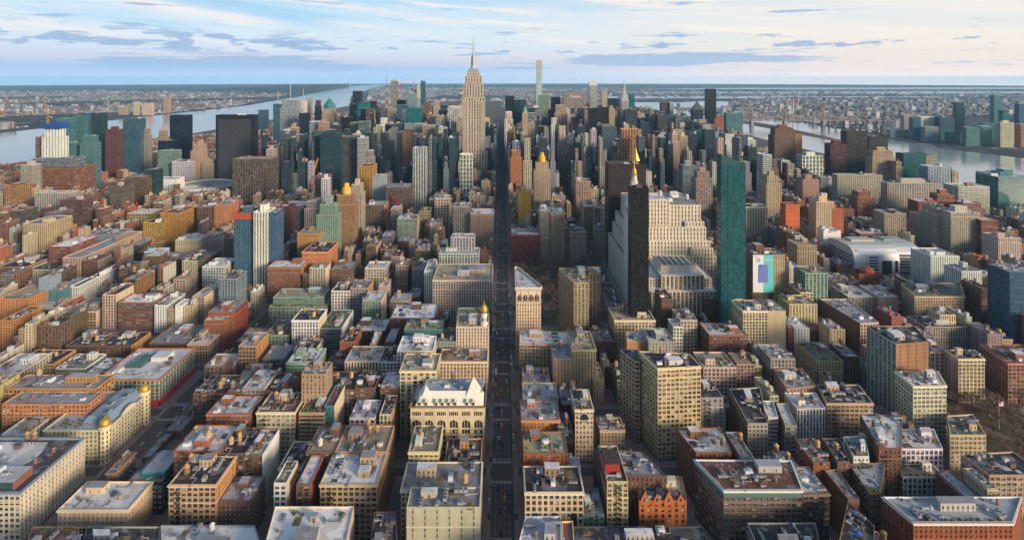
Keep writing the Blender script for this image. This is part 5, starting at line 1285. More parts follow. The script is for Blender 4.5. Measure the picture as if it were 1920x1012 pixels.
glass_tower|darkteal,gridg,B,u1|126|2387.6,2850.0 2466.1,2850.0 2466.1,2890.0 2387.6,2890.0|broad grey teal waterfront tower across the east river
glass_tower|tealglass,band,B,u1|60|2325.9,2720.0 2381.4,2720.0 2381.4,2750.0 2325.9,2750.0|low dark waterfront block across the east river
glass_tower|darkteal,glass,B,u1|187|2869.0,3300.0 2919.5,3300.0 2919.5,3330.0 2869.0,3330.0|tall lone teal tower behind the far bank
glass_tower|tealglass,gridg,B,u1|94|2308.2,2600.0 2377.1,2600.0 2377.1,2630.0 2308.2,2630.0|teal waterfront pair west tower across the east river
apartment_tower|mint,gridg,W,u1|97|2425.6,2650.0 2482.3,2650.0 2482.3,2680.0 2425.6,2680.0|pale green waterfront pair east tower across the east river
glass_tower|tealglass,glass,B,u1|231|3104.7,3300.0 3155.2,3300.0 3155.2,3330.0 3104.7,3330.0|tallest pale green glass tower across the east river
glass_tower|teal,glass,B,u1|154|2874.5,3000.0 2908.2,3000.0 2908.2,3030.0 2874.5,3030.0|short dark teal tower beside the tallest far bank one
glass_tower|teal,glass,B,u1|86|2675.1,2900.0 2775.7,2900.0 2775.7,2940.0 2675.1,2940.0|wide teal block below the tallest far bank tower
apartment_tower|cream,gridg,W,p|121|2439.8,2560.0 2507.8,2560.0 2507.8,2590.0 2439.8,2590.0|cream sided waterfront tower across the east river
glass_tower|blueglass,glass,B,u1|186|3065.2,3100.0 3141.1,3100.0 3141.1,3130.0 3065.2,3130.0|blue tower cut by the edge across the east river
apartment_tower|orange,grid,W,u1|113|2539.1,2560.0 2594.0,2560.0 2594.0,2590.0 2539.1,2590.0|orange brick waterfront tower cut by the edge
apartment_building|mint,grid,W,u1|46.1|2213.7,2980.0 2338.4,2980.0 2338.4,3010.0 2213.7,3010.0|long low mint waterfront building across the east river
apartment_building|pink,grid,W,u1|106|2535.6,3300.0 2592.9,3300.0 2592.9,3330.0 2535.6,3330.0|pinkish block behind the long mint waterfront building
apartment_tower|cream,slot,W,|124|-3389.4,4800.0 -3340.4,4800.0 -3340.4,4830.0 -3389.4,4830.0|slim cream tower alone on the far river bank
apartment_tower|cream,slot,W,|111|-3297.2,4780.0 -3253.3,4780.0 -3253.3,4810.0 -3297.2,4810.0|left tower of a cream pair on the far river bank
apartment_tower|cream,slot,W,|115|-3255.2,4790.0 -3211.3,4790.0 -3211.3,4820.0 -3255.2,4820.0|right tower of a cream pair on the far river bank
apartment_building|tan,slot,W,|73|-3563.3,4850.0 -3484.1,4850.0 -3484.1,4890.0 -3563.3,4890.0|squat peach block on the far river bank
apartment_tower|tan,slot,W,|137|-3309.8,5100.0 -3257.8,5100.0 -3257.8,5140.0 -3309.8,5140.0|lone tan tower on wooded slope across the river
apartment_tower|white,slot,W,u1|219|-1044.2,2700.0 -1019.4,2700.0 -1019.4,2730.0 -1044.2,2730.0|pale west side tower beyond the silver screened one
apartment_tower|stone,slot,W,u1|228|-1089.0,2900.0 -1062.3,2900.0 -1062.3,2930.0 -1089.0,2930.0|taller pale west side tower with thin outline
apartment_tower|darkred,slot,R,u1|221|-1005.7,2800.0 -977.1,2800.0 -977.1,2830.0 -1005.7,2830.0|brown west side tower with peaked top
glass_tower|blueglass,glass,B,u1|210|-1140.8,2600.0 -1101.0,2600.0 -1101.0,2630.0 -1140.8,2630.0|hazy blue tower left of the silver screened one
glass_tower|blueglass,glass,B,u1|157|-1402.0,3000.0 -1353.1,3000.0 -1353.1,3030.0 -1402.0,3030.0|hazy low blue tower near the distant river
brick_building|brick,loft,W,u3 p t1|47.0|232.8,588.0 276.0,588.0 276.0,618.0 232.8,618.0|red brown loft hiding the foot of the deep green glass tower
"""
for ln in DATA.strip().split('\n'):
    kind, st, h, pts, label = ln.split('|')
    wall, sty, rc, ex = (st.split(',') + [''])[:4]
    P = [tuple(map(float, q.split(','))) for q in pts.split()]
    if area(P) < 0: P = P[::-1]
    building(kind, wall, sty, rc, ex, float(h), P, label)  # the brown slab's orange east edge has sunlight put into its colour

# ---------------------------------------------------------------- landmarks
def rect(x0, x1, y0, y1):
    return [(x0, y0), (x1, y0), (x1, y1), (x0, y1)]


def tier(root, part, P, z0, z1, c, sty, rc=None, g=None, roof='roof', org=(0, 0)):
    """one walled volume with its own roof, as parts of root"""
    take(P, z1)
    Q = [(q[0] - org[0], q[1] - org[1]) for q in P]
    T = Mesh()
    for k in range(len(Q)):
        T.wall(Q[k], Q[(k + 1) % len(Q)], z0, z1, c, sty, g)
    o = link(part, T.data(part), root)
    T = Mesh(); T.face([(q[0], q[1], z1 - .8) for q in offset(Q, -.4)], ROOFC[rc] if isinstance(rc, str) else (rc or (.4, .38, .36)), MR)
    for k in range(len(Q)):
        a, b, d, e = Q[k], Q[(k + 1) % len(Q)], offset(Q, -.4)[(k + 1) % len(Q)], offset(Q, -.4)[k]
        T.face([(a[0], a[1], z1), (b[0], b[1], z1), (d[0], d[1], z1), (e[0], e[1], z1)], c)
        T.face([(e[0], e[1], z1), (d[0], d[1], z1), (d[0], d[1], z1 - .8), (e[0], e[1], z1 - .8)], c)
    link(roof, T.data(roof), o)
    return o


def part(root, name, T):
    return link(name, T.data(name), root)


# wedge shaped corner tower
STY['fiw'] = (3.3, 3.9, .55, .5, 2)
FW = thing('wedge_building', 'cream terracotta wedge shaped building standing at the prow of two avenues', 'office building', (16.5, 620, 0))
P = [(16.5, 620), (45, 620), (46, 624), (21.5, 684), (19, 687), (17, 686)]
take(P, 87)
Q = [(q[0] - 16.5, q[1] - 620) for q in P]
T = Mesh()
for k in range(6):
    a, b = Q[k], Q[(k + 1) % 6]
    T.wall(a, b, 0, 78, (.74, .56, .38), 'fiw', (.03, .025, .02))
    T.wall(a, b, 78, 87, (.74, .6, .44), 'sparse')
part(FW, 'wall', T)
T = Mesh(); T.ring(Q, 1.7, 85.2, 87, (.55, .47, .38)); T.ring(Q, .9, 83.8, 85.2, (.55, .47, .38)); part(FW, 'cornice', T)
T = Mesh(); T.ring(Q, .5, 70, 70.6, (.66, .55, .42)); T.ring(Q, .5, 63, 63.5, (.66, .55, .42)); T.ring(Q, .5, 18, 19, (.66, .55, .42)); part(FW, 'string_course', T)
T = Mesh(); T.face([(q[0], q[1], 86) for q in offset(Q, -.6)], (.6, .62, .66), MR); part(FW, 'roof', T)
T = Mesh(); T.ring(offset(Q, 1.0), 0, 87.0, 88.3, (.68, .64, .58), thick=.5); part(FW, 'parapet', T)
for k in range(4):
    T = Mesh(); x = 4.2 + k * 6.7; y = -.35; r = 2.1
    pts = [(x - r, y, 71.5), (x + r, y, 71.5)] + [(x + r * math.cos(t * math.pi / 8), y, 77.6 + r * .9 * math.sin(t * math.pi / 8)) for t in range(9)]
    T.face(pts, (.22, .09, .035)); T.box(x - .2, x + .2, y - .25, y - .02, 71.5, 79, (.6, .48, .34))
    for s in (-1, 1): T.face([(x + s * 1.1 - .7, y - .06, 72.5), (x + s * 1.1 + .7, y - .06, 72.5), (x + s * 1.1 + .7, y - .06, 77.5), (x + s * 1.1 - .7, y - .06, 77.5)], (.03, .03, .03), MG)
    part(FW, 'arched_window', T)
for k in range(5):
    o = link('rooftop_unit', UNITS[(k * 2 + 1) % 6], FW, (4 + k * 2.2, 10 + k * 9, 86)); o.scale = (.8, .8, .8)

# great art deco spire
ES = thing('spire_skyscraper', 'tallest limestone skyscraper with stepped shaft, silver crown and thin antenna mast', 'skyscraper', (-86, 1515, 0))
LIME = (.56, .47, .37)
eo = (-86, 1515)
STY['esb'] = (8.4, 8.0, .5, .8, 2)
STY['mnw'] = (5.2, 6.4, .42, .5, 1)
for x0, x1, y0, y1, z1, nm in ((-128, -44, 1515, 1575, 95, 'base'), (-120, -44, 1519, 1571, 118, 'lower_wing'), (-116, -52, 1522, 1570, 281, 'shaft'),
                               (-113, -57, 1525, 1568, 322, 'upper_shaft'), (-110, -60, 1528, 1565, 344, 'top_shaft'), (-104, -66, 1534, 1560, 352, 'deck_storey')):
    tier(ES, nm, rect(x0, x1, y0, y1), 0, z1, LIME, 'esb', 'G', (.05, .045, .04), org=eo)
for z1, xs in ((281, (-116, -103)), (281, (-65, -52))):
    T = Mesh(); T.wall((xs[0] + 86, 5.2), (xs[1] + 86, 5.2), 95, z1 - 12, LIME, 'pier', (.07, .065, .06)); T.box(xs[0] + 86, xs[1] + 86, 5.25, 8, 90, z1 - 12.2, LIME)
    part(ES, 'corner_bay', T)
T = Mesh(); T.prism(rect(-17, 17, 20, 42), 352, 359, (.33, .36, .38), MM); T.prism(rect(-12, 12, 22, 40), 359, 366, (.36, .39, .41), MM)
T.lathe([(8, 366), (7, 372), (5.6, 376), (5.2, 396), (5.8, 399), (4.6, 402), (3.6, 405), (3.2, 408), (1.4, 412)], 12, 0, 31, (.42, .45, .42), MM)
for a in range(4):
    an = a * math.pi / 2; T.beam((6 * math.cos(an), 31 + 6 * math.sin(an), 366), (5.2 * math.cos(an), 31 + 5.2 * math.sin(an), 398), 1.0, (.5, .52, .5))
crown = part(ES, 'silver_crown', T)
T = Mesh(); T.lathe([(1.9, 408), (1.9, 424), (2.4, 424.5), (1.3, 426), (1.3, 440), (.9, 441), (.8, 456), (.3, 458), (.2, 467), (0, 468)], 8, 0, 31, (.3, .33, .3), MM)
link('antenna', T.data('antenna'), crown)

# arched stainless spire tower
CH = thing('arched_spire_tower', 'slender grey tower with arched metal crown and needle spire in the east', 'skyscraper', (502, 2130, 0))
tier(CH, 'base', rect(480, 530, 2130, 2180), 0, 150, (.36, .36, .36), 'pier', 'G', org=(502, 2130))
tier(CH, 'shaft', rect(487, 517, 2136, 2166), 0, 243, (.42, .42, .41), 'pier', 'G', org=(502, 2130))
T = Mesh()
z = 243; r = 15.5
for k in range(7):
    r2 = r * .78; z2 = z + 11 - k * .4
    for s in range(4):
        an = s * math.pi / 2
        A = [(r * math.cos(an - .785) * 1.41, r * math.sin(an - .785) * 1.41), (r * math.cos(an + .785) * 1.41, r * math.sin(an + .785) * 1.41)]
        B = [(r2 * math.cos(an - .785) * 1.41, r2 * math.sin(an - .785) * 1.41), (r2 * math.cos(an + .785) * 1.41, r2 * math.sin(an + .785) * 1.41)]
        T.face([(A[0][0], A[0][1] + 21, z), (A[1][0], A[1][1] + 21, z), (B[1][0], B[1][1] + 21, z2), (B[0][0], B[0][1] + 21, z2)], (.42, .43, .44), MM)
        mx, my = (A[0][0] + A[1][0]) / 2, (A[0][1] + A[1][1]) / 2 + 21
        px_, py_ = (B[0][0] + B[1][0]) / 2 - mx, (B[0][1] + B[1][1]) / 2 + 21 - my
        for q in (-.5, 0, .5):
            tx, ty = -math.sin(an), math.cos(an)
            T.face([(mx + tx * (q - .16) * r + math.cos(an) * .3, my + ty * (q - .16) * r + math.sin(an) * .3, z + 1), (mx + tx * (q + .16) * r + math.cos(an) * .3, my + ty * (q + .16) * r + math.sin(an) * .3, z + 1),
                    (mx + px_ * .7 + tx * q * r + math.cos(an) * .3, my + py_ * .7 + ty * q * r + math.sin(an) * .3, z + (z2 - z) * .7)], (.08, .08, .09), MM)
    r, z = r2, z2
crown = part(CH, 'arched_crown', T)
T = Mesh(); T.lathe([(r * 1.2, z), (.8, z + 14), (0, 338)], 6, 0, 21, (.5, .52, .53), MM); link('needle', T.data('needle'), crown)

# white clock tower with gilded cupola, stepped white office, columned office
MT_ = thing('clock_tower', 'white marble campanile with gilded cupola rising behind the slender black tower', 'tower', (199, 775, 0))
MAR = (.66, .62, .55)
tier(MT_, 'shaft', rect(186, 212, 775, 803), 0, 136, MAR, 'sparse', 'W', org=(199, 775))
tier(MT_, 'belfry', rect(188, 210, 777, 801), 130, 142, MAR, 'arcade', 'W', org=(199, 775))
T = Mesh(); q0 = rect(-12, 12, 2, 26); q1 = rect(-4, 4, 10, 18)
for k in range(4):
    a, b, c_, d_ = q0[k], q0[(k + 1) % 4], q1[(k + 1) % 4], q1[k]
    T.face([(a[0], a[1], 142), (b[0], b[1], 142), (c_[0], c_[1], 181), (d_[0], d_[1], 181)], (.66, .64, .6))
part(MT_, 'pyramid_roof', T)
T = Mesh(); T.lathe([(5.6, 176), (5.6, 181), (4.4, 181.5), (4.0, 189), (4.8, 190)], 10, 0, 14, (.66, .62, .52)); lan = part(MT_, 'lantern', T)
T = Mesh(); T.lathe([(3.7, 190), (3.8, 193), (3.3, 196.5), (2, 199.5), (1.1, 201), (.9, 204), (.4, 206), (0, 210)], 14, 0, 14, (.9, .6, .1), MO); link('gilded_cupola', T.data('gilded_cupola'), lan)

MN = thing('stepped_office_building', 'massive white stone office building stepping up in many setbacks', 'office building', (260, 800, 0))
for x0, x1, y0, y1, z1, nm in ((188, 336, 806, 930, 62, 'base'), (194, 322, 812, 922, 84, 'second_stage'), (198, 318, 816, 918, 104, 'third_stage'), (206, 312, 822, 910, 137, 'tower'),
                               (222, 262, 819, 860, 146, 'top_pavilion'), (286, 316, 818, 870, 112, 'corner_pavilion'), (292, 326, 808, 850, 74, 'corner_block')):
    tier(MN, nm, rect(x0, x1, y0, y1), 0, z1, (.68, .61, .5), 'mnw', 'G' if z1 < 140 else 'W', (.03, .025, .02), org=(260, 800))
for x, y, z in ((232, 850, 146), (252, 835, 146), (280, 870, 137), (300, 850, 137)):
    link('water_tank', TANKS[4], MN, (x - 260, y - 800, z - 1)).scale = (1.6, 1.6, 1.6)
for x, y in ((270, 850), (290, 880), (230, 880), (296, 900)):
    link('rooftop_unit', UNITS[4], MN, (x - 260, y - 800, 136)).scale = (2.4, 2.4, 2.4)
T = Mesh(); T.box(-8, 12, 52, 62, 136, 141, (.35, .08, .06)); part(MN, 'red_roof_house', T)

CO = thing('columned_office_building', 'pale stone office block with tall columned fronts and flat glass roof', 'office building', (240, 690, 0))
STO = (.66, .56, .40)
for x0, x1, y0, y1, z1, nm, st in ((193, 284, 692, 762, 54, 'lower_front', 'pier5'), (195, 283, 706, 764, 66, 'wing', 'grid'), (213, 270, 700, 762, 72, 'columned_front', 'pier5'), (217, 266, 716, 756, 80, 'roof_house', 'blank')):
    tier(CO, nm, rect(x0, x1, y0, y1), 0, z1, STO, st, (.2, .27, .25) if z1 == 80 else 'W', (.07, .06, .05), org=(240, 690))
T = Mesh()
for k in range(6): T.box(-22 + k * 8, -19 + k * 8, 28, 62, 79.3, 80.4, (.35, .42, .42), MM)
part(CO, 'roof_glazing', T)

NL = thing('pyramid_tower', 'office tower topped by a tall gilded octagonal pyramid', 'tower', (262, 1005, 0))
tier(NL, 'shaft', rect(238, 286, 1000, 1045), 0, 158, (.55, .5, .42), 'punch', 'G', org=(262, 1005))
T = Mesh(); T.lathe([(11, 157), (11, 166), (8, 176), (5, 185), (2.4, 191), (2.4, 194), (.9, 197), (0, 202)], 8, -1, 18, (.85, .55, .08), MO); part(NL, 'gilded_pyramid', T)

# round arena
take(rect(-925, -775, 1426, 1574), 34)
AR = thing('round_arena', 'low round sports arena with white rimmed dish roof', 'arena', (-850, 1500, 0))
T = Mesh(); T.lathe([(73, 0), (73, 28)], 48, c=(.35, .33, .3)); T.lathe([(75, 27), (75, 34), (70, 34.5), (69, 32)], 48, c=(.62, .62, .62)); part(AR, 'wall', T)
T = Mesh(); T.lathe([(69.5, 32), (45, 29.5), (0, 28.5)], 48, c=(.3, .31, .33), mi=MR)
for k in range(48):
    a = k * math.pi / 24; T.beam((69 * math.cos(a), 69 * math.sin(a), 32.4), (20 * math.cos(a), 20 * math.sin(a), 29.6), .35, (.5, .5, .5))
part(AR, 'roof', T)
for k in range(10):
    a = k * .628; link('rooftop_unit', UNITS[3], AR, (40 * math.cos(a), 40 * math.sin(a), 29.5)).scale = (2, 2, 2)

# mansard roofed store
MS = thing('mansard_store', 'cream store with six great arches and white mansard roof beside the avenue', 'shop building', (-48, 455, 0))
mo = (-48, 455); X0, X1 = -80.0, -15.6; L = X1 - X0; CR = (.66, .55, .36)
take(rect(X0, X1, 455, 486), 58)
T = Mesh()
T.wall((X1 + 48, 0), (X1 + 48, 31), 0, 50, CR, 'loft'); T.wall((X1 + 48, 31), (X0 + 48, 31), 0, 50, CR, 'blank'); T.wall((X0 + 48, 31), (X0 + 48, 0), 0, 50, CR, 'sparse')
bw = L / 6
def zq(u0, u1, z0, z1, y=0.0, c=CR): T.face([(X0 + 48 + u0, y, z0), (X0 + 48 + u1, y, z0), (X0 + 48 + u1, y, z1), (X0 + 48 + u0, y, z1)], c, MF)
zq(0, L, 45.5, 50); zq(0, L, 0, 6); zq(0, L, 40.2, 42.2)
for k in range(6):
    u = bw * (k + .5); r = 3.7; zc = 34.6
    zq(bw * k, u - r, 6, 40.2); zq(u + r, bw * (k + 1), 6, 40.2)
    for t in range(12):
        a0, a1 = math.pi * t / 12, math.pi * (t + 1) / 12
        xa, za, xb, zb_ = u + r * math.cos(a0), zc + r * math.sin(a0), u + r * math.cos(a1), zc + r * math.sin(a1)
        T.face([(X0 + 48 + xb, 0, zb_), (X0 + 48 + xa, 0, za), (X0 + 48 + xa, 0, 40.2), (X0 + 48 + xb, 0, 40.2)], CR, MF)
        T.face([(X0 + 48 + xa, 0, za), (X0 + 48 + xb, 0, zb_), (X0 + 48 + xb, .8, zb_), (X0 + 48 + xa, .8, za)], (.5, .42, .28))
    for s in (-r, r): T.face([(X0 + 48 + u + s, 0, 6), (X0 + 48 + u + s, .8, 6), (X0 + 48 + u + s, .8, zc), (X0 + 48 + u + s, 0, zc)], (.5, .42, .28))
    zq(bw * k, bw * k + 1.6, 42.2, 45.5); zq(bw * (k + 1) - 1.6, bw * (k + 1), 42.2, 45.5)
    for j in range(5): zq(bw * k + 1.6 + j * 1.68 + 1.05, bw * k + 1.6 + j * 1.68 + 1.5, 42.2, 45.5, .1)
part(MS, 'wall', T)
for k in range(6):
    T = Mesh(); u = X0 + 48 + bw * (k + .5); r = 3.8
    T.face([(u - r, .8, 5.8), (u + r, .8, 5.8)] + [(u + r * math.cos(t * math.pi / 10), .8, 34.6 + r * math.sin(t * math.pi / 10)) for t in range(11)], (.03, .03, .03), MG)
    for x in (-r, -1.45, 1.05, r - .4): T.box(u + x, u + x + .4, .6, .79, 6, 37.4 if abs(x) < 2 else 34.4, (.6, .5, .34))
    for z in range(5): T.box(u - r, u + r, .5, .79, 9 + z * 5.2, 10.5 + z * 5.2, (.6, .5, .34))
    for z in range(4):
        for x in (-3.4, -.95, 1.55):
            if (k * 5 + z * 3 + int(x * 2)) % 3 == 0: T.face([(u + x, .74, 11.3 + z * 5.2), (u + x + 1.9, .74, 11.3 + z * 5.2), (u + x + 1.9, .74, 13.4 + z * 5.2), (u + x, .74, 13.4 + z * 5.2)], (.4, .4, .36), MB_)
    part(MS, 'arched_window', T)
T = Mesh(); T.face([(X0 + 48, .7, 42), (X1 + 48, .7, 42), (X1 + 48, .7, 46), (X0 + 48, .7, 46)], (.03, .03, .03), MG); part(MS, 'attic_window_band', T)
T = Mesh(); T.ring(rect(X0 + 48, X1 + 48, 0, 31), 1.1, 49.2, 50.3, (.25, .17, .13)); T.ring(rect(X0 + 48, X1 + 48, 0, 31), .4, 40.6, 41.3, (.6, .5, .36)); part(MS, 'cornice', T)
WHT = (.74, .70, .60)
T = Mesh(); x0, x1 = X0 + 52, X1 + 47
T.face([(x0, .8, 50.2), (x1, .8, 50.2), (x1 - 6, 9, 58.5), (x0 + 6, 9, 58.5)], WHT); T.face([(x0, 20, 50.2), (x0, .8, 50.2), (x0 + 6, 9, 58.5), (x0 + 6, 20, 58.5)], WHT)
T.face([(x1, .8, 50.2), (x1, 20, 50.2), (x1 - 6, 20, 58.5), (x1 - 6, 9, 58.5)], WHT); T.face([(x0 + 6, 9, 58.5), (x1 - 6, 9, 58.5), (x1 - 6, 10, 57.8), (x0 + 6, 10, 57.8)], WHT)
mans = part(MS, 'mansard_roof', T)
T = Mesh(); T.face([(x0 + 6, 9.9, 56.5), (x1 - 1, 9.9, 56.5), (x1 - 1, 30.6, 56.5), (x0 + 6, 30.6, 56.5)], (.36, .4, .48), MR); T.face([(x0 - 3, 9, 50.6), (x0 + 6, 9, 50.6), (x0 + 6, 30.6, 50.6), (x0 - 3, 30.6, 50.6)], (.36, .4, .48), MR)
T.face([(x0 + 6, 30.6, 50), (x0 + 6, 9.9, 50), (x0 + 6, 9.9, 57.5), (x0 + 6, 30.6, 57.5)], WHT); part(MS, 'flat_roof', T)
for bx, hw, pk in ((x1 - 9, 7.4, 69.5), (x0 + 8.5, 4.2, 63.5)):
    T = Mesh(); q = rect(bx - hw, bx + hw, 4.5, 4.5 + 2 * hw); zb_ = 53.4
    for k in range(4): T.face([(q[k][0], q[k][1], zb_), (q[(k + 1) % 4][0], q[(k + 1) % 4][1], zb_), (bx, 4.5 + hw, pk)], WHT if k != 3 else (.45, .62, .62))
    link('pyramid_roof', T.data('pyramid_roof'), MS)
for k, u in enumerate((7.5, 13, 22, 27.5, 33, 38.5, 49, 54.5)):
    T = Mesh(); x = X0 + 48 + u; T.box(x - 1.5, x + 1.5, 1.0, 6, 50.2, 53.2, (.5, .4, .26)); T.face([(x - 1.1, .97, 50.5), (x + 1.1, .97, 50.5), (x + 1.1, .97, 52.7), (x - 1.1, .97, 52.7)], (.04, .04, .04), MG)
    T.prism([(x - 1.8, .7), (x + 1.8, .7), (x + 1.8, 6.5), (x - 1.8, 6.5)], 53.2, 53.5, (.5, .42, .28)); T.lathe([(1.3, 53.5), (1.15, 54.5), (.6, 55.2), (0, 55.4)], 8, x, 2.2, (.5, .55, .52)); link('dormer', T.data('dormer'), MS)
for x, y, k in ((-2, 18, 4), (5, 22, 0), (-12, 24, 3), (12, 14, 1), (18, 27, 3)): link('rooftop_unit', UNITS[k], MS, (x, y, 56.5))
link('water_tank', TANKS[2], MS, (2, 28, 56.5))

# store with two gilded corner domes
DS = thing('domed_store', 'long cream store with two gilded domes on its round corner towers', 'shop building', (-345, 455, 0))
D0 = (-345, 455); P = rect(-400, -346, 456, 512); take(P, 29)
T = Mesh(); wins = []; CRM = (.66, .58, .37)
geo_wall(T, (-55, 1), (-5, 1), 29, CRM, 'grid', D0, wins); geo_wall(T, (-1, 5), (-1, 53), 29, CRM, 'grid', D0, wins)
T.wall((-1, 57), (-55, 57), 0, 29, CRM, 'blank'); T.wall((-55, 57), (-55, 1), 0, 29, CRM, 'blank')
T.face([(-1.2, 20, 29), (-1.2, 40, 29), (-1.2, 38, 30.2), (-1.2, 34, 31.8), (-1.2, 30, 32.3), (-1.2, 26, 31.8), (-1.2, 22, 30.2)], CRM); T.face([(-2.2, 20, 29), (-2.2, 22, 30.2), (-2.2, 26, 31.8), (-2.2, 30, 32.3), (-2.2, 34, 31.8), (-2.2, 38, 30.2), (-2.2, 40, 29)], CRM)
part(DS, 'wall', T); PENDING.append((DS, wins, D0, 'cream'))
T = Mesh(); T.ring([(-55, 1), (-1, 1), (-1, 57), (-55, 57)], .8, 28.2, 29.2, (.6, .55, .4), thick=1.4); T.ring([(-55, 1), (-1, 1), (-1, 57), (-55, 57)], .3, 6.2, 6.8, (.6, .55, .4)); part(DS, 'cornice', T)
T = Mesh(); T.face([(-55, 1, 28), (-1, 1, 28), (-1, 57, 28), (-55, 57, 28)], (.4, .42, .45), MR); rf = part(DS, 'roof', T)
T = Mesh(); SL = (.2, .27, .36)
T.face([(-30, 12, 28), (-6, 12, 28), (-10, 14, 33), (-26, 14, 33)], SL); T.face([(-6, 12, 28), (-4, 56, 28), (-10, 55, 33), (-10, 14, 33)], SL); T.face([(-10, 14, 33), (-10, 55, 33), (-26, 55, 33), (-26, 14, 33)], (.25, .32, .42), MR); T.face([(-32, 56, 28), (-30, 12, 28), (-26, 14, 33), (-26, 55, 33)], SL)
part(DS, 'slate_roof', T)
for k in range(3): link('skylight', SKYL, DS, (-14 - (k % 2) * 6, 20 + k * 12, 33)).scale = (1.5, 3, 1)
for cx_, cy_ in ((-3.2, 3.2), (-3.2, 53.8)):
    T = Mesh(); T.lathe([(4.6, 0), (4.6, 30), (5.2, 30.3), (5.2, 31), (4.3, 31.2), (4.3, 32.2)], 20, cx_, cy_, CRM)
    for f in range(7):
        for k in range(20):
            if k % 2: continue
            a = k * math.pi / 10; z = 2 + f * 4; c_, s_ = math.cos, math.sin
            T.face([(cx_ + 4.68 * c_(a - .11), cy_ + 4.68 * s_(a - .11), z), (cx_ + 4.68 * c_(a + .11), cy_ + 4.68 * s_(a + .11), z), (cx_ + 4.68 * c_(a + .11), cy_ + 4.68 * s_(a + .11), z + 2.4), (cx_ + 4.68 * c_(a - .11), cy_ + 4.68 * s_(a - .11), z + 2.4)], (.03, .03, .03), MG)
    tw = part(DS, 'corner_tower', T)
    T = Mesh(); T.lathe([(4.4, 32.2), (4.5, 34.2), (4.0, 36), (2.8, 37.4), (1.2, 38.2), (.5, 38.6), (.4, 39.6), (0, 40.2)], 20, cx_, cy_, (.9, .6, .1), MO); link('gilded_dome', T.data('gilded_dome'), tw)
T = Mesh()
for k in range(16): T.lathe([(.6, 28), (1.0, 28.6), (.7, 29.4), (0, 29.6)], 5, -50 + (k * 7 % 22), 5 + (k * 5 % 11))
o = part(DS, 'roof_planting', T); o.data.materials.clear(); o.data.materials.append(GREEN)

# store with red awnings
AW = thing('awning_store', 'cream department store with green bays, white roof and red awnings at street level', 'shop building', (-351, 535, 0))
A0 = (-351, 535); take(rect(-416, -352, 536, 598), 27)
T = Mesh(); CW = (.62, .56, .42); wins = []
for a, b in (((-65, 1), (-1, 1)), ((-1, 1), (-1, 63))):
    T.wall(a, b, 5, 27, CW, 'glassgrid', (.03, .1, .09), top=27)
T.wall((-1, 63), (-65, 63), 0, 27, CW, 'blank'); T.wall((-65, 63), (-65, 1), 0, 27, CW, 'blank'); T.box(-64, -2, 2, 62, 0, 5, (.08, .06, .06)); part(AW, 'wall', T)
T = Mesh(); R4 = rect(-65, -1, 1, 63); T.ring(R4, .9, 26, 27, (.55, .22, .08), thick=1.6); T.ring(R4, .3, 20.5, 21.6, (.1, .2, .15)); T.ring(R4, .3, 5.2, 6.0, (.1, .2, .15)); part(AW, 'cornice', T)
T = Mesh(); T.face([(-65, 1, 26.1), (-1, 1, 26.1), (-1, 63, 26.1), (-65, 63, 26.1)], (.68, .68, .7), MR); part(AW, 'roof', T)
for a, b in (((-65, 1), (-1, 1)), ((-1, 1), (-1, 63))):
    T = Mesh(); nx, ny = (b[1] - a[1]) / 63, -(b[0] - a[0]) / 63
    T.face([(a[0] + nx * 2, a[1] + ny * 2, 1.2), (b[0] + nx * 2, b[1] + ny * 2, 1.2), (b[0], b[1], 5.1), (a[0], a[1], 5.1)], (.5, .02, .03))
    T.face([(a[0] + nx * .3, a[1] + ny * .3, 0), (b[0] + nx * .3, b[1] + ny * .3, 0), (b[0] + nx * .3, b[1] + ny * .3, 3.4), (a[0] + nx * .3, a[1] + ny * .3, 3.4)], (.2, .02, .03)); part(AW, 'awning', T)
T = Mesh()
for k in range(8):
    a0, a1 = math.pi * k / 8, math.pi * (k + 1) / 8
    T.face([(-44 + 9 * math.cos(a0), 24, 26 + 5 * math.sin(a0)), (-44 + 9 * math.cos(a1), 24, 26 + 5 * math.sin(a1)), (-44 + 9 * math.cos(a1), 44, 26 + 5 * math.sin(a1)), (-44 + 9 * math.cos(a0), 44, 26 + 5 * math.sin(a0))], (.2, .25, .24), MT)
T.face([(-53, 24, 26)] + [(-44 - 9 * math.cos(math.pi * k / 8), 24, 26 + 5 * math.sin(math.pi * k / 8)) for k in range(9)][1:], (.3, .3, .3), MT); part(AW, 'barrel_skylight', T)
T = Mesh(); T.box(-33, -16, 36, 50, 26, 31, (.62, .62, .62)); T.box(-58, -52, 12, 22, 26, 29, (.6, .6, .6)); part(AW, 'plant_house', T)
for x, y, k in ((-22, 12, 3), (-30, 9, 0), (-38, 14, 3), (-12, 22, 0), (-10, 30, 5), (-14, 40, 5), (-50, 10, 0), (-58, 50, 4), (-42, 52, 3), (-24, 56, 0)): link('rooftop_unit', UNITS[k], AW, (x, y, 26.1)).scale = (1.2, 1.2, 1.2)

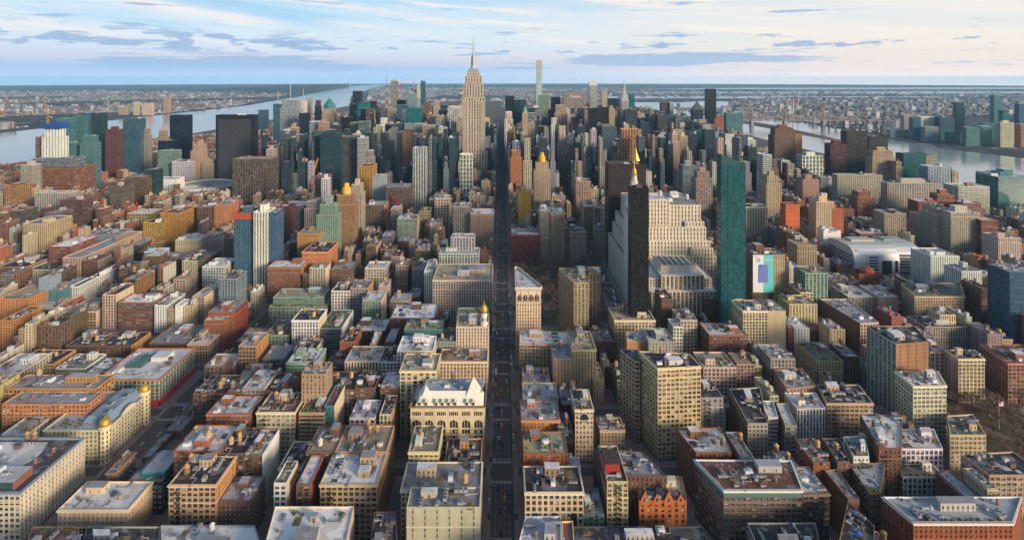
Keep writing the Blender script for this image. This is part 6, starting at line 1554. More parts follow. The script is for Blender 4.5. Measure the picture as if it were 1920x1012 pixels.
# great cream store, lower corner
BS = thing('great_store', 'huge cream store with curved white roof deck and dark roof edge at the avenue', 'shop building', (-346, 375, 0))
B0 = (-346, 375); take(rect(-480, -346, 375, 433), 38)
T = Mesh(); wins = []; CG = (.63, .55, .43)
geo_wall(T, (-60, 0), (0, 0), 38, CG, 'loft', B0, wins); geo_wall(T, (0, 0), (0, 58), 38, CG, 'punch', B0, wins)
T.wall((0, 58), (-134, 58), 0, 38, CG, 'sparse'); T.wall((-134, 58), (-134, 0), 0, 38, CG, 'blank'); T.wall((-134, 0), (-60, 0), 0, 38, CG, 'loft'); part(BS, 'wall', T); PENDING.append((BS, wins, B0, 'cream'))
T = Mesh(); R4 = rect(-134, 0, 0, 58); T.ring(R4, .7, 37.2, 38.2, (.28, .33, .4), thick=2.4); T.ring(R4, .3, 31, 31.6, CG); part(BS, 'cornice', T)
T = Mesh(); T.face([(-134, 0, 37.4), (0, 0, 37.4), (0, 58, 37.4), (-134, 58, 37.4)], (.075, .06, .065), MR); part(BS, 'roof', T)
T = Mesh(); pts = [(-134, 20, 37.9), (-26, 20, 37.9)] + [(-26 + 5.5 * math.sin(t * math.pi / 8), 20 + 33 * t / 8, 37.9) for t in range(1, 9)] + [(-134, 54, 37.9)]
T.face(pts, (.72, .72, .74), MR); part(BS, 'white_roof_deck', T)
T = Mesh(); T.wall((-134, 3), (-8, 3), 37.4, 43.5, (.05, .09, .1), 'band', (.02, .09, .1)); T.wall((-8, 3), (-8, 19), 37.4, 43.5, (.25, .12, .08), 'blank'); T.wall((-134, 19), (-134, 3), 37.4, 43.5, (.05, .09, .1), 'blank'); T.wall((-8, 19), (-134, 19), 37.4, 43.5, (.05, .09, .1), 'blank')
T.face([(-134, 3, 43.5), (-8, 3, 43.5), (-8, 19, 43.5), (-134, 19, 43.5)], (.5, .53, .58), MR); part(BS, 'glazed_storey', T)
for x, y, z, k in ((-20, 10, 43.5, 0), (-28, 14, 43.5, 4), (-36, 8, 43.5, 5), (-45, 14, 43.5, 0), (-40, 30, 37.9, 3), (-48, 34, 37.9, 3), (-55, 28, 37.9, 0), (-44, 46, 37.9, 5), (-60, 44, 37.9, 4), (-16, 30, 37.4, 2), (-12, 42, 37.4, 2)): link('rooftop_unit', UNITS[k], BS, (x, y, z)).scale = (1.3, 1.3, 1.3)
for x in (-42, -36): link('water_tank', TANKS[1], BS, (x, 52, 37.4))

# curved white college building
CL = thing('college_building', 'bulging white and silver banded college building with curved metal skin', 'college', (650, 880, 0))
C0 = (650, 880); take(rect(600, 720, 865, 960), 48)
prof = [(0, 0), (-2, 14), (-2, 28), (1, 40), (7, 47), (16, 50.5), (34, 51), (58, 50), (70, 46), (74, 30), (76, 0)]
T = Mesh()
def strip(xa, xb, i, c, sh=0, mi=MM):
    (ya, za), (yb, zb_) = prof[i], prof[i + 1]
    T.face([(xa, ya + sh, za), (xb, ya + sh, za), (xb, yb + sh, zb_), (xa, yb + sh, zb_)], c, mi)
for i in range(len(prof) - 1):
    c = (.66, .68, .7) if i != 5 and i != 6 else (.52, .53, .46)
    strip(-58, 18, i, c); strip(18, 62, i, (.5, .53, .56), 10)
for s, x in ((-1, -58), (1, 18)): T.face([(x, q[0], q[1]) for q in (prof if s > 0 else prof[::-1])], (.58, .6, .62), MM)
T.face([(62, q[0] + 10, q[1]) for q in prof], (.58, .6, .62), MM)
part(CL, 'metal_skin', T)
for k in range(7):
    T = Mesh(); z = 4 + k * 5; y = -2.4 if z > 10 else -1.4
    for xa, xb in ((-34, -18), (20, 60)):
        yy = y + (10 if xa > 0 else 0); T.face([(xa, yy, z), (xb, yy, z), (xb, yy, z + 2.4), (xa, yy, z + 2.4)], (.2, .2, .2), MG)
    T.face([(-58.3, 68, z), (-58.3, 4, z), (-58.3, 4, z + 2.2), (-58.3, 68, z + 2.2)], (.1, .1, .1), MG); part(CL, 'window_band', T)
T = Mesh(); T.face([(-59, -.5, 2), (-36, -3, 2), (-38, -2.6, 30), (-42, 4.6, 44), (-54, 5, 46), (-59, 2, 30)], (.02, .03, .04), MG); T.face([(-12, -2.6, 6), (4, -2.6, 6), (4, -2.6, 30), (-12, -2.6, 30)], (.02, .03, .04), MG); T.face([(10, -2.6, 10), (14, -2.6, 10), (14, -2.6, 30), (10, -2.6, 30)], (.02, .03, .04), MG); part(CL, 'glass_wedge', T)
for a in ((-40, 0, 34, 52, 50, 54, (.45, .46, .44)), (22, 40, 40, 60, 48, 53, (.25, .36, .32))): T = Mesh(); T.box(*a); part(CL, 'roof_plant', T)
OT = thing('orange_tent_roof', 'orange red domed roof on a brick hall before the curved college', 'roof hall', (572, 815, 0))
T = Mesh(); T.wall((-16, 0), (16, 0), 0, 32, COL['brick'], 'punch'); T.wall((16, 0), (16, 20), 0, 32, COL['brick'], 'punch'); T.wall((16, 20), (-16, 20), 0, 32, COL['brick'], 'blank'); T.wall((-16, 20), (-16, 0), 0, 32, COL['brick'], 'punch'); part(OT, 'wall', T); take(rect(556, 588, 815, 835), 32)
T = Mesh(); T.lathe([(11, 32), (9.5, 35), (5, 38), (1, 39), (0, 39.2)], 8, 4, 10, (.5, .10, .04)); part(OT, 'domed_roof', T)

# office carrying the phone advertisement
BB = thing('billboard_building', 'brown office with giant white and turquoise phone advertisement on its front', 'office building', (344, 718, 0))
bo = (344, 718); P = [(343.5, 718), (372, 718), (372, 758), (343.5, 756)]
tier(BB, 'wall', P, 0, 94, COL['brown'], 'pier', 'G', org=bo)
T = Mesh(); T.box(8, 20, 16, 34, 93, 99, (.2, .2, .2)); part(BB, 'penthouse', T)
for k in range(3): link('rooftop_unit', UNITS[k * 2], BB, (6 + k * 8, 8, 93.2)).scale = (1.4, 1.4, 1.4)
def flat(T, x0, x1, z0, z1, c, y): T.face([(x0, y, z0), (x1, y, z0), (x1, y, z1), (x0, y, z1)], c)
T = Mesh(); flat(T, 0, 14.2, 42, 93.5, (.72, .73, .75), -.5); flat(T, 14.2, 28.3, 42, 93.5, (.12, .55, .56), -.5); T.box(0, 28.3, -.45, -.05, 42, 93.5, (.3, .3, .3)); bb = part(BB, 'billboard', T)
T = Mesh()
ph = [(7.5, 55.5), (19.5, 55.5), (20.5, 56.5), (20.5, 79.5), (19.5, 80.5), (8.2, 80.5), (7.2, 79.5), (6.8, 56.5)]
T.face([(x, -.62, z) for x, z in ph], (.16, .2, .5)); T.face([(9.5, -.66, 77.5), (11.8, -.66, 77.5), (11.8, -.66, 79), (9.5, -.66, 79)], (.05, .06, .12)); flat(T, 7.6, 20, 74, 74.5, (.1, .12, .35), -.64); link('phone_picture', T.data('phone_picture'), bb)
T = Mesh(); gx, gz, ro, ri = 7.0, 86.5, 3.1, 1.9
for k in range(28):
    a0 = math.radians(38 + k * 322 / 28); a1 = math.radians(38 + (k + 1) * 322 / 28); m_ = math.degrees((a0 + a1) / 2)
    c = (.7, .05, .04) if m_ < 150 else (.8, .5, .02) if m_ < 205 else (.04, .4, .1) if m_ < 310 else (.05, .2, .75)
    T.face([(gx + ri * math.cos(a0), -.62, gz + ri * math.sin(a0)), (gx + ro * math.cos(a0), -.62, gz + ro * math.sin(a0)), (gx + ro * math.cos(a1), -.62, gz + ro * math.sin(a1)), (gx + ri * math.cos(a1), -.62, gz + ri * math.sin(a1))], c)
flat(T, gx, gx + ro, gz - .6, gz + .6, (.05, .2, .75), -.63); link('logo', T.data('logo'), bb)


def lettering(txt, size, loc, parent, c, ex=.05):
    cu = bpy.data.curves.new('lettering', 'FONT'); cu.body = txt; cu.size = size; cu.extrude = ex; cu.align_x = 'CENTER'
    o = bpy.data.objects.new('tmp', cu); col.objects.link(o)
    dg = bpy.context.evaluated_depsgraph_get(); me = bpy.data.meshes.new_from_object(o.evaluated_get(dg)); bpy.data.objects.remove(o)
    me.materials.clear(); me.materials.append(c)
    l = link('lettering', me, parent, loc); l.rotation_euler = (R(90), 0, 0)
    return l


lettering('Pixel 2', 4.2, (21.2, -.62, 85.5), bb, m_const('white_print', (.8, .8, .8)))
T = Mesh(); x = 3.2
for q in (0, 1.1): T.box(x + q, x + q + .8, -.64, -.6, 91, 92.2, (.1, .1, .12))
link('small_mark', T.data('small_mark'), bb)

# crystalline tower with spire, masts, pyramid tower
def quads(P): return [(q[0], q[1]) for q in P]
CT = thing('crystal_tower', 'pale faceted glass tower with slanted crown and tall needle spire', 'skyscraper', (-420, 2500, 0))
T = Mesh(); b = rect(-36, 32, 0, 55); t_ = [(-28, 6, 268), (10, 2, 262), (14, 50, 280), (-26, 52, 290)]; GC = (.26, .36, .38)
for k in range(4):
    a, c_ = b[k], b[(k + 1) % 4]; L = math.hypot(c_[0] - a[0], c_[1] - a[1]); p, q = t_[k], t_[(k + 1) % 4]
    T.face([(a[0], a[1], 0), (c_[0], c_[1], 0), q, p], GC, MF, [(0, -270), (L, -270), (L * .8, 0), (L * .2, 0)], (.15, .39, .8, .6), (.1, .2, .22, .1))
T.face(t_, (.5, .55, .55), MM); part(CT, 'glass_shaft', T)
T = Mesh(); T.face([(10, 2, 240), (22, 2, 240), (16, 3, 312), (10, 3, 300)], (.5, .48, .36), MM); T.face([(22, 2, 240), (22, 48, 240), (16, 46, 312), (16, 3, 312)], (.5, .46, .32), MM); T.face([(10, 3, 300), (16, 3, 312), (16, 46, 312), (10, 46, 300)], (.4, .42, .4), MM); part(CT, 'slanted_fin', T)
T = Mesh(); T.beam((-8, 20, 270), (-8, 20, 330), 1.6, (.5, .52, .54)); T.beam((-8, 20, 330), (-8, 20, 383), .8, (.5, .52, .54)); part(CT, 'spire', T)
AM = thing('mast_tower', 'dark tower carrying a tall striped antenna mast and a red illuminated sign', 'tower', (-515, 2300, 0))
tier(AM, 'shaft', rect(-540, -494, 2300, 2345), 0, 205, (.09, .1, .11), 'glass', 'D', (.02, .03, .04), org=(-515, 2300))
T = Mesh()
for k in range(9): T.beam((0, 20, 205 + k * 18), (0, 20, 223 + k * 18), 2.6 - k * .24, (.4, .1, .07) if k % 2 else (.4, .4, .4))
part(AM, 'antenna_mast', T)
mred, TT = mat('red_sign_light'); e_ = TT.new('ShaderNodeEmission'); e_.inputs[0].default_value = (1, .03, .04, 1); e_.inputs[1].default_value = 1.2; TT.link(e_.outputs[0], TT.new('ShaderNodeOutputMaterial').inputs[0])
T = Mesh(); T.face([(-8, -.8, 165), (10, -.8, 165), (10, -.8, 177), (-8, -.8, 177)]); o = part(AM, 'lit_sign', T); o.data.materials.clear(); o.data.materials.append(mred)
PT = thing('copper_pyramid_tower', 'tan brick tower with green copper pyramid roof on the west side', 'tower', (-900, 2700, 0))
tier(PT, 'shaft', rect(-932, -870, 2700, 2755), 0, 155, (.45, .33, .24), 'slot', 'G', org=(-900, 2700)); tier(PT, 'crown_storeys', rect(-928, -874, 2704, 2750), 155, 186, (.5, .4, .3), 'slot', 'G', org=(-900, 2700))
T = Mesh(); T.lathe([(34, 186), (32, 196), (9, 226), (3, 232), (0, 238)], 8, -1, 26, (.03, .2, .19)); part(PT, 'copper_roof', T)

mpink, TT = mat('pink_screen_light'); e_ = TT.new('ShaderNodeEmission'); e_.inputs[0].default_value = (.9, .3, .85, 1); e_.inputs[1].default_value = 1.0; TT.link(e_.outputs[0], TT.new('ShaderNodeOutputMaterial').inputs[0])
for root, label, x, y, h in list(REFS):
    if 'glowing pink screen' in label:
        T = Mesh(); T.face([(-7, -1, h - 12), (7, -1, h - 12), (7, -1, h), (-7, -1, h)]); o = part(root, 'lit_screen', T); o.data.materials.clear(); o.data.materials.append(mpink)
    if 'rooftop lettering' in label: lettering('MetLife', 17, (4, -1.5, h - 21), root, m_const('pale_letters', (.8, .8, .8)))
    if 'blue cocoon' in label:
        T = Mesh(); hw = 24; T.ring(rect(-hw - 4, hw + 4, -3, 33), 0, h - 2, h + 13, (.02, .07, .3), thick=1.5); part(root, 'blue_safety_net', T)
    if 'unfinished red storey' in label:
        T = Mesh(); T.ring(rect(-18, 18, -1, 31), 0, h - 8, h + 2, (.4, .08, .04), thick=1); part(root, 'red_storey', T)
    if 'silver screened' in label:
        T = Mesh(); T.beam((0, 12, h - 5), (0, 12, h + 62), 1.3, (.5, .5, .5)); part(root, 'spire', T)


def crane(loc, h, jib, ang, lift, c, label):
    t = thing('tower_crane', label, 'crane', loc)
    T = Mesh()
    for s in ((-1, -1), (1, -1), (1, 1), (-1, 1)): T.beam((s[0] * 1.3, s[1] * 1.3, 0), (s[0] * 1.3, s[1] * 1.3, h), .45, c)
    for k in range(int(h / 5)): T.beam((-1.3, -1.3, k * 5), (1.3, -1.3, k * 5 + 5), .25, c); T.beam((1.3, 1.3, k * 5), (1.3, -1.3, k * 5 + 5), .25, c)
    part(t, 'mast', T)
    T = Mesh(); e = (jib * math.cos(ang) * math.cos(lift), jib * math.sin(ang) * math.cos(lift), h + jib * math.sin(lift))
    T.beam((0, 0, h), e, 1.0, c); T.beam((0, 0, h + 4), e, .4, c); T.beam((0, 0, h), (0, 0, h + 9), .9, c); T.beam((0, 0, h + 9), (e[0] * .7, e[1] * .7, h + (e[2] - h) * .72), .3, c); part(t, 'jib', T)
    T = Mesh(); T.beam((0, 0, h), (-12 * math.cos(ang), -12 * math.sin(ang), h + 1), 1.3, c); T.box(-13 * math.cos(ang) - 2, -13 * math.cos(ang) + 2, -2, 2, h - 3, h + 1, (.3, .3, .3)); part(t, 'counterweight', T)


crane((-442, 1178, 0), 70, 88, 1.0, 1.2, (.62, .32, .03), 'yellow lattice crane standing against the unfinished orange frame')
crane((-1315, 1512, 195), 30, 55, 2.6, 1.05, (.5, .3, .1), 'yellow luffing crane on top of the blue cocooned core tower')
crane((34, 1460, 165), 22, 60, 2.3, .95, (.62, .36, .04), 'yellow crane above the pale frame beside the central avenue')
crane((-232, 1140, 0), 62, 50, 2.6, .75, (.5, .05, .03), 'red crane beside the broad brown loft')
crane((-790, 1130, 0), 48, 24, 2.2, .8, (.6, .03, .05), 'short red crane over low roofs near the golden warehouse')
crane((-640, 3290, 200), 110, 60, .4, .3, (.6, .18, .06), 'orange crane far off beside the tall grey notched tower')
crane((-185, 2400, 150), 120, 30, .5, .6, (.65, .35, .03), 'yellow topped crane left of the tallest spire')

# bridge, island, power station stacks
BR = thing('cantilever_bridge', 'long grey steel cantilever bridge crossing the east river', 'bridge', (1500, 3650, 0))
BC = (.23, .18, .17)
T = Mesh()
T.box(-200, 1350, -12, 12, 42, 46, BC, MM, True)
tws = (240, 470, 740)
def chord(x): return 60 + 46 * max(0, 1 - min(abs(x - q) for q in tws) / 135.0) ** 1.5
xs = [i * 22 for i in range(-5, 45)]
for x0_, x1_ in zip(xs, xs[1:]):
    for y in (-12, 12):
        T.beam((x0_, y, chord(x0_)), (x1_, y, chord(x1_)), 1.5, BC); T.beam((x0_, y, 46), (x0_, y, chord(x0_)), .9, BC); T.beam((x0_, y, 46), (x1_, y, chord(x1_)), .8, BC)
part(BR, 'truss', T)
for q in tws:
    T = Mesh(); T.box(q - 9, q + 9, -16, 16, 0, 44, (.3, .26, .23))
    for y in (-13, 13): T.beam((q - 5, y, 40), (q - 2, y, 118), 2.4, BC); T.beam((q + 5, y, 40), (q + 2, y, 118), 2.4, BC); T.beam((q, y, 116), (q, y, 128), 1.4, BC)
    T.beam((q, -13, 108), (q, 13, 108), 2, BC); part(BR, 'tower', T)
for k in range(12):
    T = Mesh(); x = 780 + k * 48; T.box(x - 3, x + 3, -10, 10, 0, 42, (.25, .2, .18)); part(BR, 'pier', T)
for k, pxx in enumerate((1463, 1477, 1487, 1496)):
    X = (pxx - 942) * 5000 / 980
    t = thing('striped_chimney', 'red and white banded power station chimney beyond the steel bridge', 'chimney', (X, 5000, 0), 'red and white power station chimneys')
    T = Mesh(); hs = 120 if k == 0 else 150
    T.lathe([(7, 0), (5.4, hs * .6)], 10, c=(.6, .55, .52)); sh = part(t, 'shaft', T)
    T = Mesh()
    for j in range(5): T.lathe([(5.6, hs * (.6 + j * .08)), (5.4, hs * (.68 + j * .08))], 10, c=(.55, .05, .05) if j % 2 == 0 else (.7, .68, .68))
    T.lathe([(5.4, hs), (0, hs)], 10, c=(.1, .1, .1)); part(t, 'striped_top', T)
GB = thing('distant_bridge_tower', 'tiny pale bridge tower rising over the far bend of the river', 'bridge', (-4660, 16000, 0))
T = Mesh()
for s in (-18, 18): T.beam((s, 0, 0), (s, 0, 180), 7, (.5, .52, .55))
T.beam((-18, 0, 172), (18, 0, 172), 7, (.5, .52, .55)); T.beam((-18, 0, 70), (18, 0, 70), 5, (.5, .52, .55)); part(GB, 'steel_frame', T)
FP = thing('flagpole', 'tall flagpole with limp striped flag in the bare square', 'flagpole', (475, 500, 0))
T = Mesh(); T.lathe([(.4, 0), (.15, 28), (.35, 28.3), (0, 28.8)], 8, c=(.5, .5, .5)); part(FP, 'pole', T)
T = Mesh()
for j in range(7): T.face([(0, 0, 22 + j * .7), (5, .5, 21.4 + j * .7), (5, .5, 22.1 + j * .7), (0, 0, 22.7 + j * .7)], (.5, .05, .05) if j % 2 == 0 else (.7, .68, .68))
T.face([(0, -.05, 24.8), (2.2, .1, 24.5), (2.2, .1, 26.6), (0, -.05, 26.9)], (.04, .06, .25)); part(FP, 'flag', T)

# ---------------------------------------------------------------- city blocks, filler houses
AVW = [(-315, -15), (-600, -345), (-885, -630), (-1170, -915), (-1450, -1200), (-1730, -1480), (-1890, -1760)]
AVE = [(15, 155), (185, 300), (335, 452), (482, 605), (640, 812), (845, 1045), (1080, 1320)]
BLK = lambda n: 455 + 80 * (n - 20)
def fifth_bway(y): return 60 - .35 * (y - 620) if y < 700 else 30 - .40 * (y - 700)
def in_park(x, y): return (15 < x < 170 and 697 < y < 932) or (425 < x < 545 and 385 < y < 548) or (-885 < x < -15 and 3580 < y < 7700)
def shore_e(y): return 1370 if y < 1300 else 1440 if y < 2400 else 1480 if y < 4000 else 1480 - (y - 4000) * .05
def shore_w(y): return -1890 if y < 6500 else -1890 - (y - 6500) * .28

CAPS = [(-400, 262), (0, 262), (60, 255), (180, 262), (330, 258), (480, 236), (560, 222), (640, 212), (700, 198), (880, 196), (925, 232), (965, 234), (1000, 196), (1200, 200), (1300, 214), (1390, 246), (1430, 290), (1500, 306), (1700, 352), (1920, 372), (3000, 420)]
def capy(x):
    if x <= CAPS[0][0]: return CAPS[0][1]
    for (a, ya), (b, yb) in zip(CAPS, CAPS[1:]):
        if x <= b: return ya + (yb - ya) * (x - a) / (b - a)
    return CAPS[-1][1]

cell = {}
for i, f in enumerate(FOOT):
    for a in range(int(f[0] // 60) , int(f[1] // 60) + 1):
        for b in range(int(f[2] // 60), int(f[3] // 60) + 1):
            cell.setdefault((a, b), []).append(i)
def free(x0, x1, y0, y1, m=1.0):
    for a in range(int((x0 - m) // 60), int((x1 + m) // 60) + 1):
        for b in range(int((y0 - m) // 60), int((y1 + m) // 60) + 1):
            for i in cell.get((a, b), ()):
                f = FOOT[i]
                if f[0] < x1 + m and f[1] > x0 - m and f[2] < y1 + m and f[3] > y0 - m:
                    P = f[5]
                    if len(P) > 4 or abs(P[0][0] - P[3][0]) > 2:
                        hit = any(inside(P, x0 + (x1 - x0) * s, y0 + (y1 - y0) * t) for s in (0, .25, .5, .75, 1) for t in (0, .5, 1)) or any(x0 - m < q[0] < x1 + m and y0 - m < q[1] < y1 + m for q in P)
                        if not hit: continue
                    return False
    return True

# photograph columns in which something standing behind must stay visible above the filler: (px0, px1, dmax, y limit)
KEEP = [(150, 327, 520, 846), (228, 300, 440, 900), (1005, 1050, 690, 620), (1126, 1182, 775, 575), (1183, 1345, 680, 590), (1340, 1400, 690, 628), (960, 1016, 615, 625), (500, 620, 700, 600), (1143, 1170, 1000, 500), (430, 520, 800, 535), (1395, 1500, 700, 560), (1540, 1710, 860, 515),
        (260, 345, 1000, 462), (115, 212, 850, 525), (620, 660, 700, 590), (810, 925, 695, 580), (820, 900, 815, 500), (1212, 1350, 780, 500), (955, 1100, 930, 490), (1750, 1840, 930, 470), (325, 440, 1500, 356), (700, 725, 1190, 372), (770, 802, 1340, 365), (860, 925, 1500, 318), (330, 375, 1400, 350),
        (400, 480, 1450, 338), (0, 75, 860, 480), (1160, 1232, 455, 830), (1320, 1385, 520, 740), (1620, 1745, 505, 760), (1880, 1920, 640, 600), (1440, 1480, 600, 690), (590, 680, 870, 450), (1655, 1760, 1150, 385), (1570, 1655, 1290, 362)]
PAL = [((.42, .31, .2), 3), ((.56, .49, .37), 3), ((.2, .12, .085), 4), ((.3, .12, .07), 4), ((.25, .16, .11), 3), ((.3, .28, .26), 2), ((.66, .64, .6), 2), ((.48, .25, .11), 1), ((.5, .38, .2), 2), ((.14, .09, .07), 2)]
PALE = [((.32, .13, .08), 6), ((.24, .11, .08), 4), ((.42, .31, .2), 3), ((.56, .5, .38), 3), ((.5, .2, .09), 1), ((.62, .6, .56), 2), ((.3, .28, .26), 2)]
PALM = [((.42, .36, .30), 3), ((.25, .27, .30), 4), ((.05, .075, .10), 6), ((.12, .19, .25), 4), ((.55, .5, .42), 3), ((.2, .13, .1), 2), ((.04, .11, .15), 3), ((.62, .62, .6), 2)]
def pick(L):
    t = sum(w_ for _, w_ in L); r = rng.random() * t
    for c, w_ in L:
        r -= w_
        if r <= 0: return c
    return L[0][0]
RC = [ROOFC[k] for k in 'WWBBGGGDDDTR']
CITY = Mesh()
def fill_box(T, x0, x1, y0, y1, h, c, sty, far=False):
    kf = 1.0 if y0 < 1050 else 1.45 if y0 < 1900 else 2.0
    if h > 70 and not far and rng.random() < .55:
        e = (x1 - x0) * .16; hh = h * rng.uniform(.6, .88)
        fill_box(T, x0 + e, x1 - e, y0 + 3, y1 - 3, h, c, sty, True); h = hh
    P = [(x0, y0), (x1, y0), (x1, y1), (x0, y1)]
    blank = rng.random() < .5
    cs = c if rng.random() < .45 or h > 60 else rng.choice([(.30, .13, .08), (.2, .12, .08), (.42, .34, .24), (.36, .2, .12), (.55, .5, .42), (.14, .1, .08)])
    rv = rng.uniform(.65, 1.1)
    for k in range(4):
        if k == 2 and y0 > 700: continue
        if far and ((k == 1 and x0 > 0) or (k == 3 and x1 < 0)): continue
        T.wall(P[k], P[(k + 1) % 4], 0, h, cs if k in (1, 3) else c, 'sparse' if (blank and k in (1, 3) and h < 60) else sty, None if c[2] < c[0] else (.02, .035, .045), None, kf)
    T.face([(q[0], q[1], h - .7) for q in P] if not far else [(q[0], q[1], h) for q in P], tuple(q * rv for q in rng.choice(RC)), MR)
    if not far:
        for _ in range(rng.choice([2, 3, 4, 5]) if h < 80 else 1):
            w_ = rng.uniform(2, 5) if h < 80 else (x1 - x0) * .4; d_ = rng.uniform(2, 5) if h < 80 else (y1 - y0) * .4
            if x1 - x0 < w_ + 2 or y1 - y0 < d_ + 2: continue
            a = rng.uniform(x0 + .5, x1 - w_ - .5); b = rng.uniform(y0 + .5, y1 - d_ - .5)
            T.box(a, a + w_, b, b + d_, h - .8, h + rng.uniform(1.2, 4.5) * (1 if h < 80 else 2), rng.choice([(.3, .29, .28), (.4, .32, .24), (.2, .13, .1), (.5, .5, .5), c, c]))
        if rng.random() < .3 and h < 110 and x1 - x0 > 8:
            T.lathe([(1.8, h + 2.5), (1.8, h + 6.2), (0, h + 7.6)], 8, (x0 + x1) / 2, (y0 + y1) / 2, rng.choice([(.3, .2, .12), (.55, .33, .1), (.2, .15, .12)]))
            T.lathe([(.9, h - .7), (.9, h + 2.5)], 4, (x0 + x1) / 2, (y0 + y1) / 2, (.1, .08, .07))
BLOCKS = Mesh(); NEARFILL = []
for n in range(17, 112):
    y = BLK(n)
    if n == 23: y += 5
    for (a, b) in AVW[::1] + AVE:
        a2, b2 = max(a, shore_w(y) + 60), min(b, shore_e(y) - 60)
        if b2 - a2 < 30: continue
        p0 = px(b2, y + 62)[0]; p1 = px(a2, y + 62)[0]
        if p0 < -260 or p1 > 2250: continue
        if y < 2500:
            BLOCKS.box(a2 - 6, b2 + 6, y - 4, y + 62 + 4, 0, .15, (.15, .14, .13))
        mid = (a2 + b2) / 2
        for row in (0, 1):
            x = a2 + 1
            while x < b2 - 4:
                if y < 1500: w_ = rng.choice([7, 7.5, 8, 10, 12, 15, 18, 24])
                else: w_ = rng.choice([18, 26, 34, 42, 50] if -700 < x < 900 else [15, 20, 28, 34])
                w_ = min(w_, b2 - 1 - x)
                if w_ < 5: break
                x0, x1 = x + .1, x + w_ - .1; x += w_
                dp = 31 if rng.random() < .6 else rng.uniform(20, 30)
                y0 = y + (.2 if row == 0 else 62 - dp + .2); y1 = y0 + dp - .4
                cx_, cy_ = (x0 + x1) / 2, (y0 + y1) / 2
                if in_park(cx_, cy_) or not free(x0, x1, y0, y1): continue
                if any(abs(cx_ - fifth_bway(t)) < 10 + w_ / 2 for t in (y0, y1)) and cy_ < 1600: continue
                u_, v_ = px(cx_, y0)
                if u_ < -80 or u_ > 2000: continue
                # heights by neighbourhood
                east = cx_ > 330
                if y < 700: h = rng.choice([12, 16, 20, 26, 32, 38, 44]) * rng.uniform(.9, 1.1)
                elif y < 1400: h = rng.choice([14, 18, 22, 30, 38, 45, 55]) if not east else rng.choice([13, 15, 18, 22, 30, 40, 55])
                else:
                    core = -700 < cx_ < 900 and y < 4000
                    h = rng.choice([22, 30, 45, 60, 80, 110, 140, 175] if y < 2000 else [45, 70, 100, 130, 160, 190, 215]) if core else rng.choice([15, 18, 22, 30, 45, 60])
                    if cx_ < -900: h = min(h, rng.choice([15, 20, 28, 45]))
                    if y > 4000: h = rng.choice([20, 30, 45, 60, 75])
                for lo, hi, dm, yl in KEEP:
                    if px(x1, y0)[0] > lo and px(x0, y0)[0] < hi and y0 < dm:
                        h = min(h, CAMH - (yl - 148) * y1 / 980)
                hc = CAMH - (capy(u_) - 148) * y0 / 980 - rng.uniform(0, 25)
                if h > hc: h = hc
                if h < 7:
                    if y > 2500: continue
                    h = rng.uniform(6, 9)
                pal = PALM if (y > 1400 and h > 45) else PALE if east or cx_ < -640 else PAL
                c = pick(pal); cm_ = sum(c) / 3; c = tuple(max(.01, cm_ + (q - cm_) * 1.1) * rng.uniform(.8, 1.12) for q in c)
                dark = c[0] < .17 and c[2] >= c[0]
                sty = 'glass' if dark and h > 50 else rng.choice(['loft', 'loft', 'punch', 'grid', 'punch', 'band']) if y < 1700 else rng.choice(['grid', 'slot', 'pier', 'band', 'punch', 'punch'])
                if y0 < 640 and h > 9 and -30 < u_ < 1950: NEARFILL.append((x0, x1, y0, y1, h, c, sty if sty != 'band' else 'loft'))
                else: fill_box(CITY, x0, x1, y0, y1, h, c, sty)
cells_near = [(r, l, x, y) for r, l, x, y, h in REFS if y < 760]
WORDC = {0: 'tan', 1: 'cream', 2: 'dark brown', 3: 'brick red', 4: 'brown', 5: 'grey', 6: 'white', 7: 'orange', 8: 'yellow', 9: 'blackish brown'}
def cname(c):
    base = dict(tan=(.42, .31, .2), cream=(.56, .49, .37), brown=(.2, .12, .085), brick=(.3, .12, .07), grey=(.3, .28, .26), white=(.66, .64, .6), orange=(.48, .25, .11), yellow=(.5, .38, .2), dark=(.14, .09, .07))
    return min(base, key=lambda k: sum((a - b) ** 2 for a, b in zip(base[k], c)))
INV = {}
usedl = {}
NEARFILL.sort(key=lambda q: q[2])
for x0, x1, y0, y1, h, c, sty in NEARFILL[:95]:
    cx_, cy_ = (x0 + x1) / 2, (y0 + y1) / 2
    rk = rng.choice('WBGGDDT')
    near = sorted(cells_near, key=lambda q: (q[2] - cx_) ** 2 + (q[3] - y0) ** 2 * 1.2)[:3]
    rw = dict(W='white', B='blue grey', G='grey', D='black', T='tan')[rk]
    lab = None
    for r_, l_, xx, yy in near:
        w_ = l_.split()
        for stop in ('with', 'beside', 'before', 'behind', 'near', 'by', 'at', 'and', 'carrying', 'on', 'below', 'in', 'west', 'east', 'over', 'between', 'crowned', 'to', 'cut', 'of', 'attached', 'south'):
            if stop in w_[2:]: w_ = w_[:w_.index(stop, 2)]
        ref = ' '.join(w_[:7])
        rel = ('west of' if cx_ < xx else 'east of') if abs(cx_ - xx) > abs(cy_ - yy) else ('before' if cy_ < yy else 'behind')
        for size in ('low' if h < 20 else 'mid height',):
            cand = '%s %s house, %s roof, %s the %s' % (size, cname(c), rw, rel, ref)
            if cand not in usedl and len(cand.split()) <= 16: lab = cand; break
        if lab: break
    if not lab:
        fill_box(CITY, x0, x1, y0, y1, h, c, sty); continue
    usedl[lab] = 1
    COL['tmp'] = c
    building('brick_building', 'tmp', sty, rk, rng.choice(['u2', 'u3', 'u3 t1', 'u1 p', 'u2 s1', 'u4']) + ('' if rng.random() < .5 else ' c'), h, rect(x0, x1, y0, y1), lab)
for q in NEARFILL[95:]: fill_box(CITY, *q)

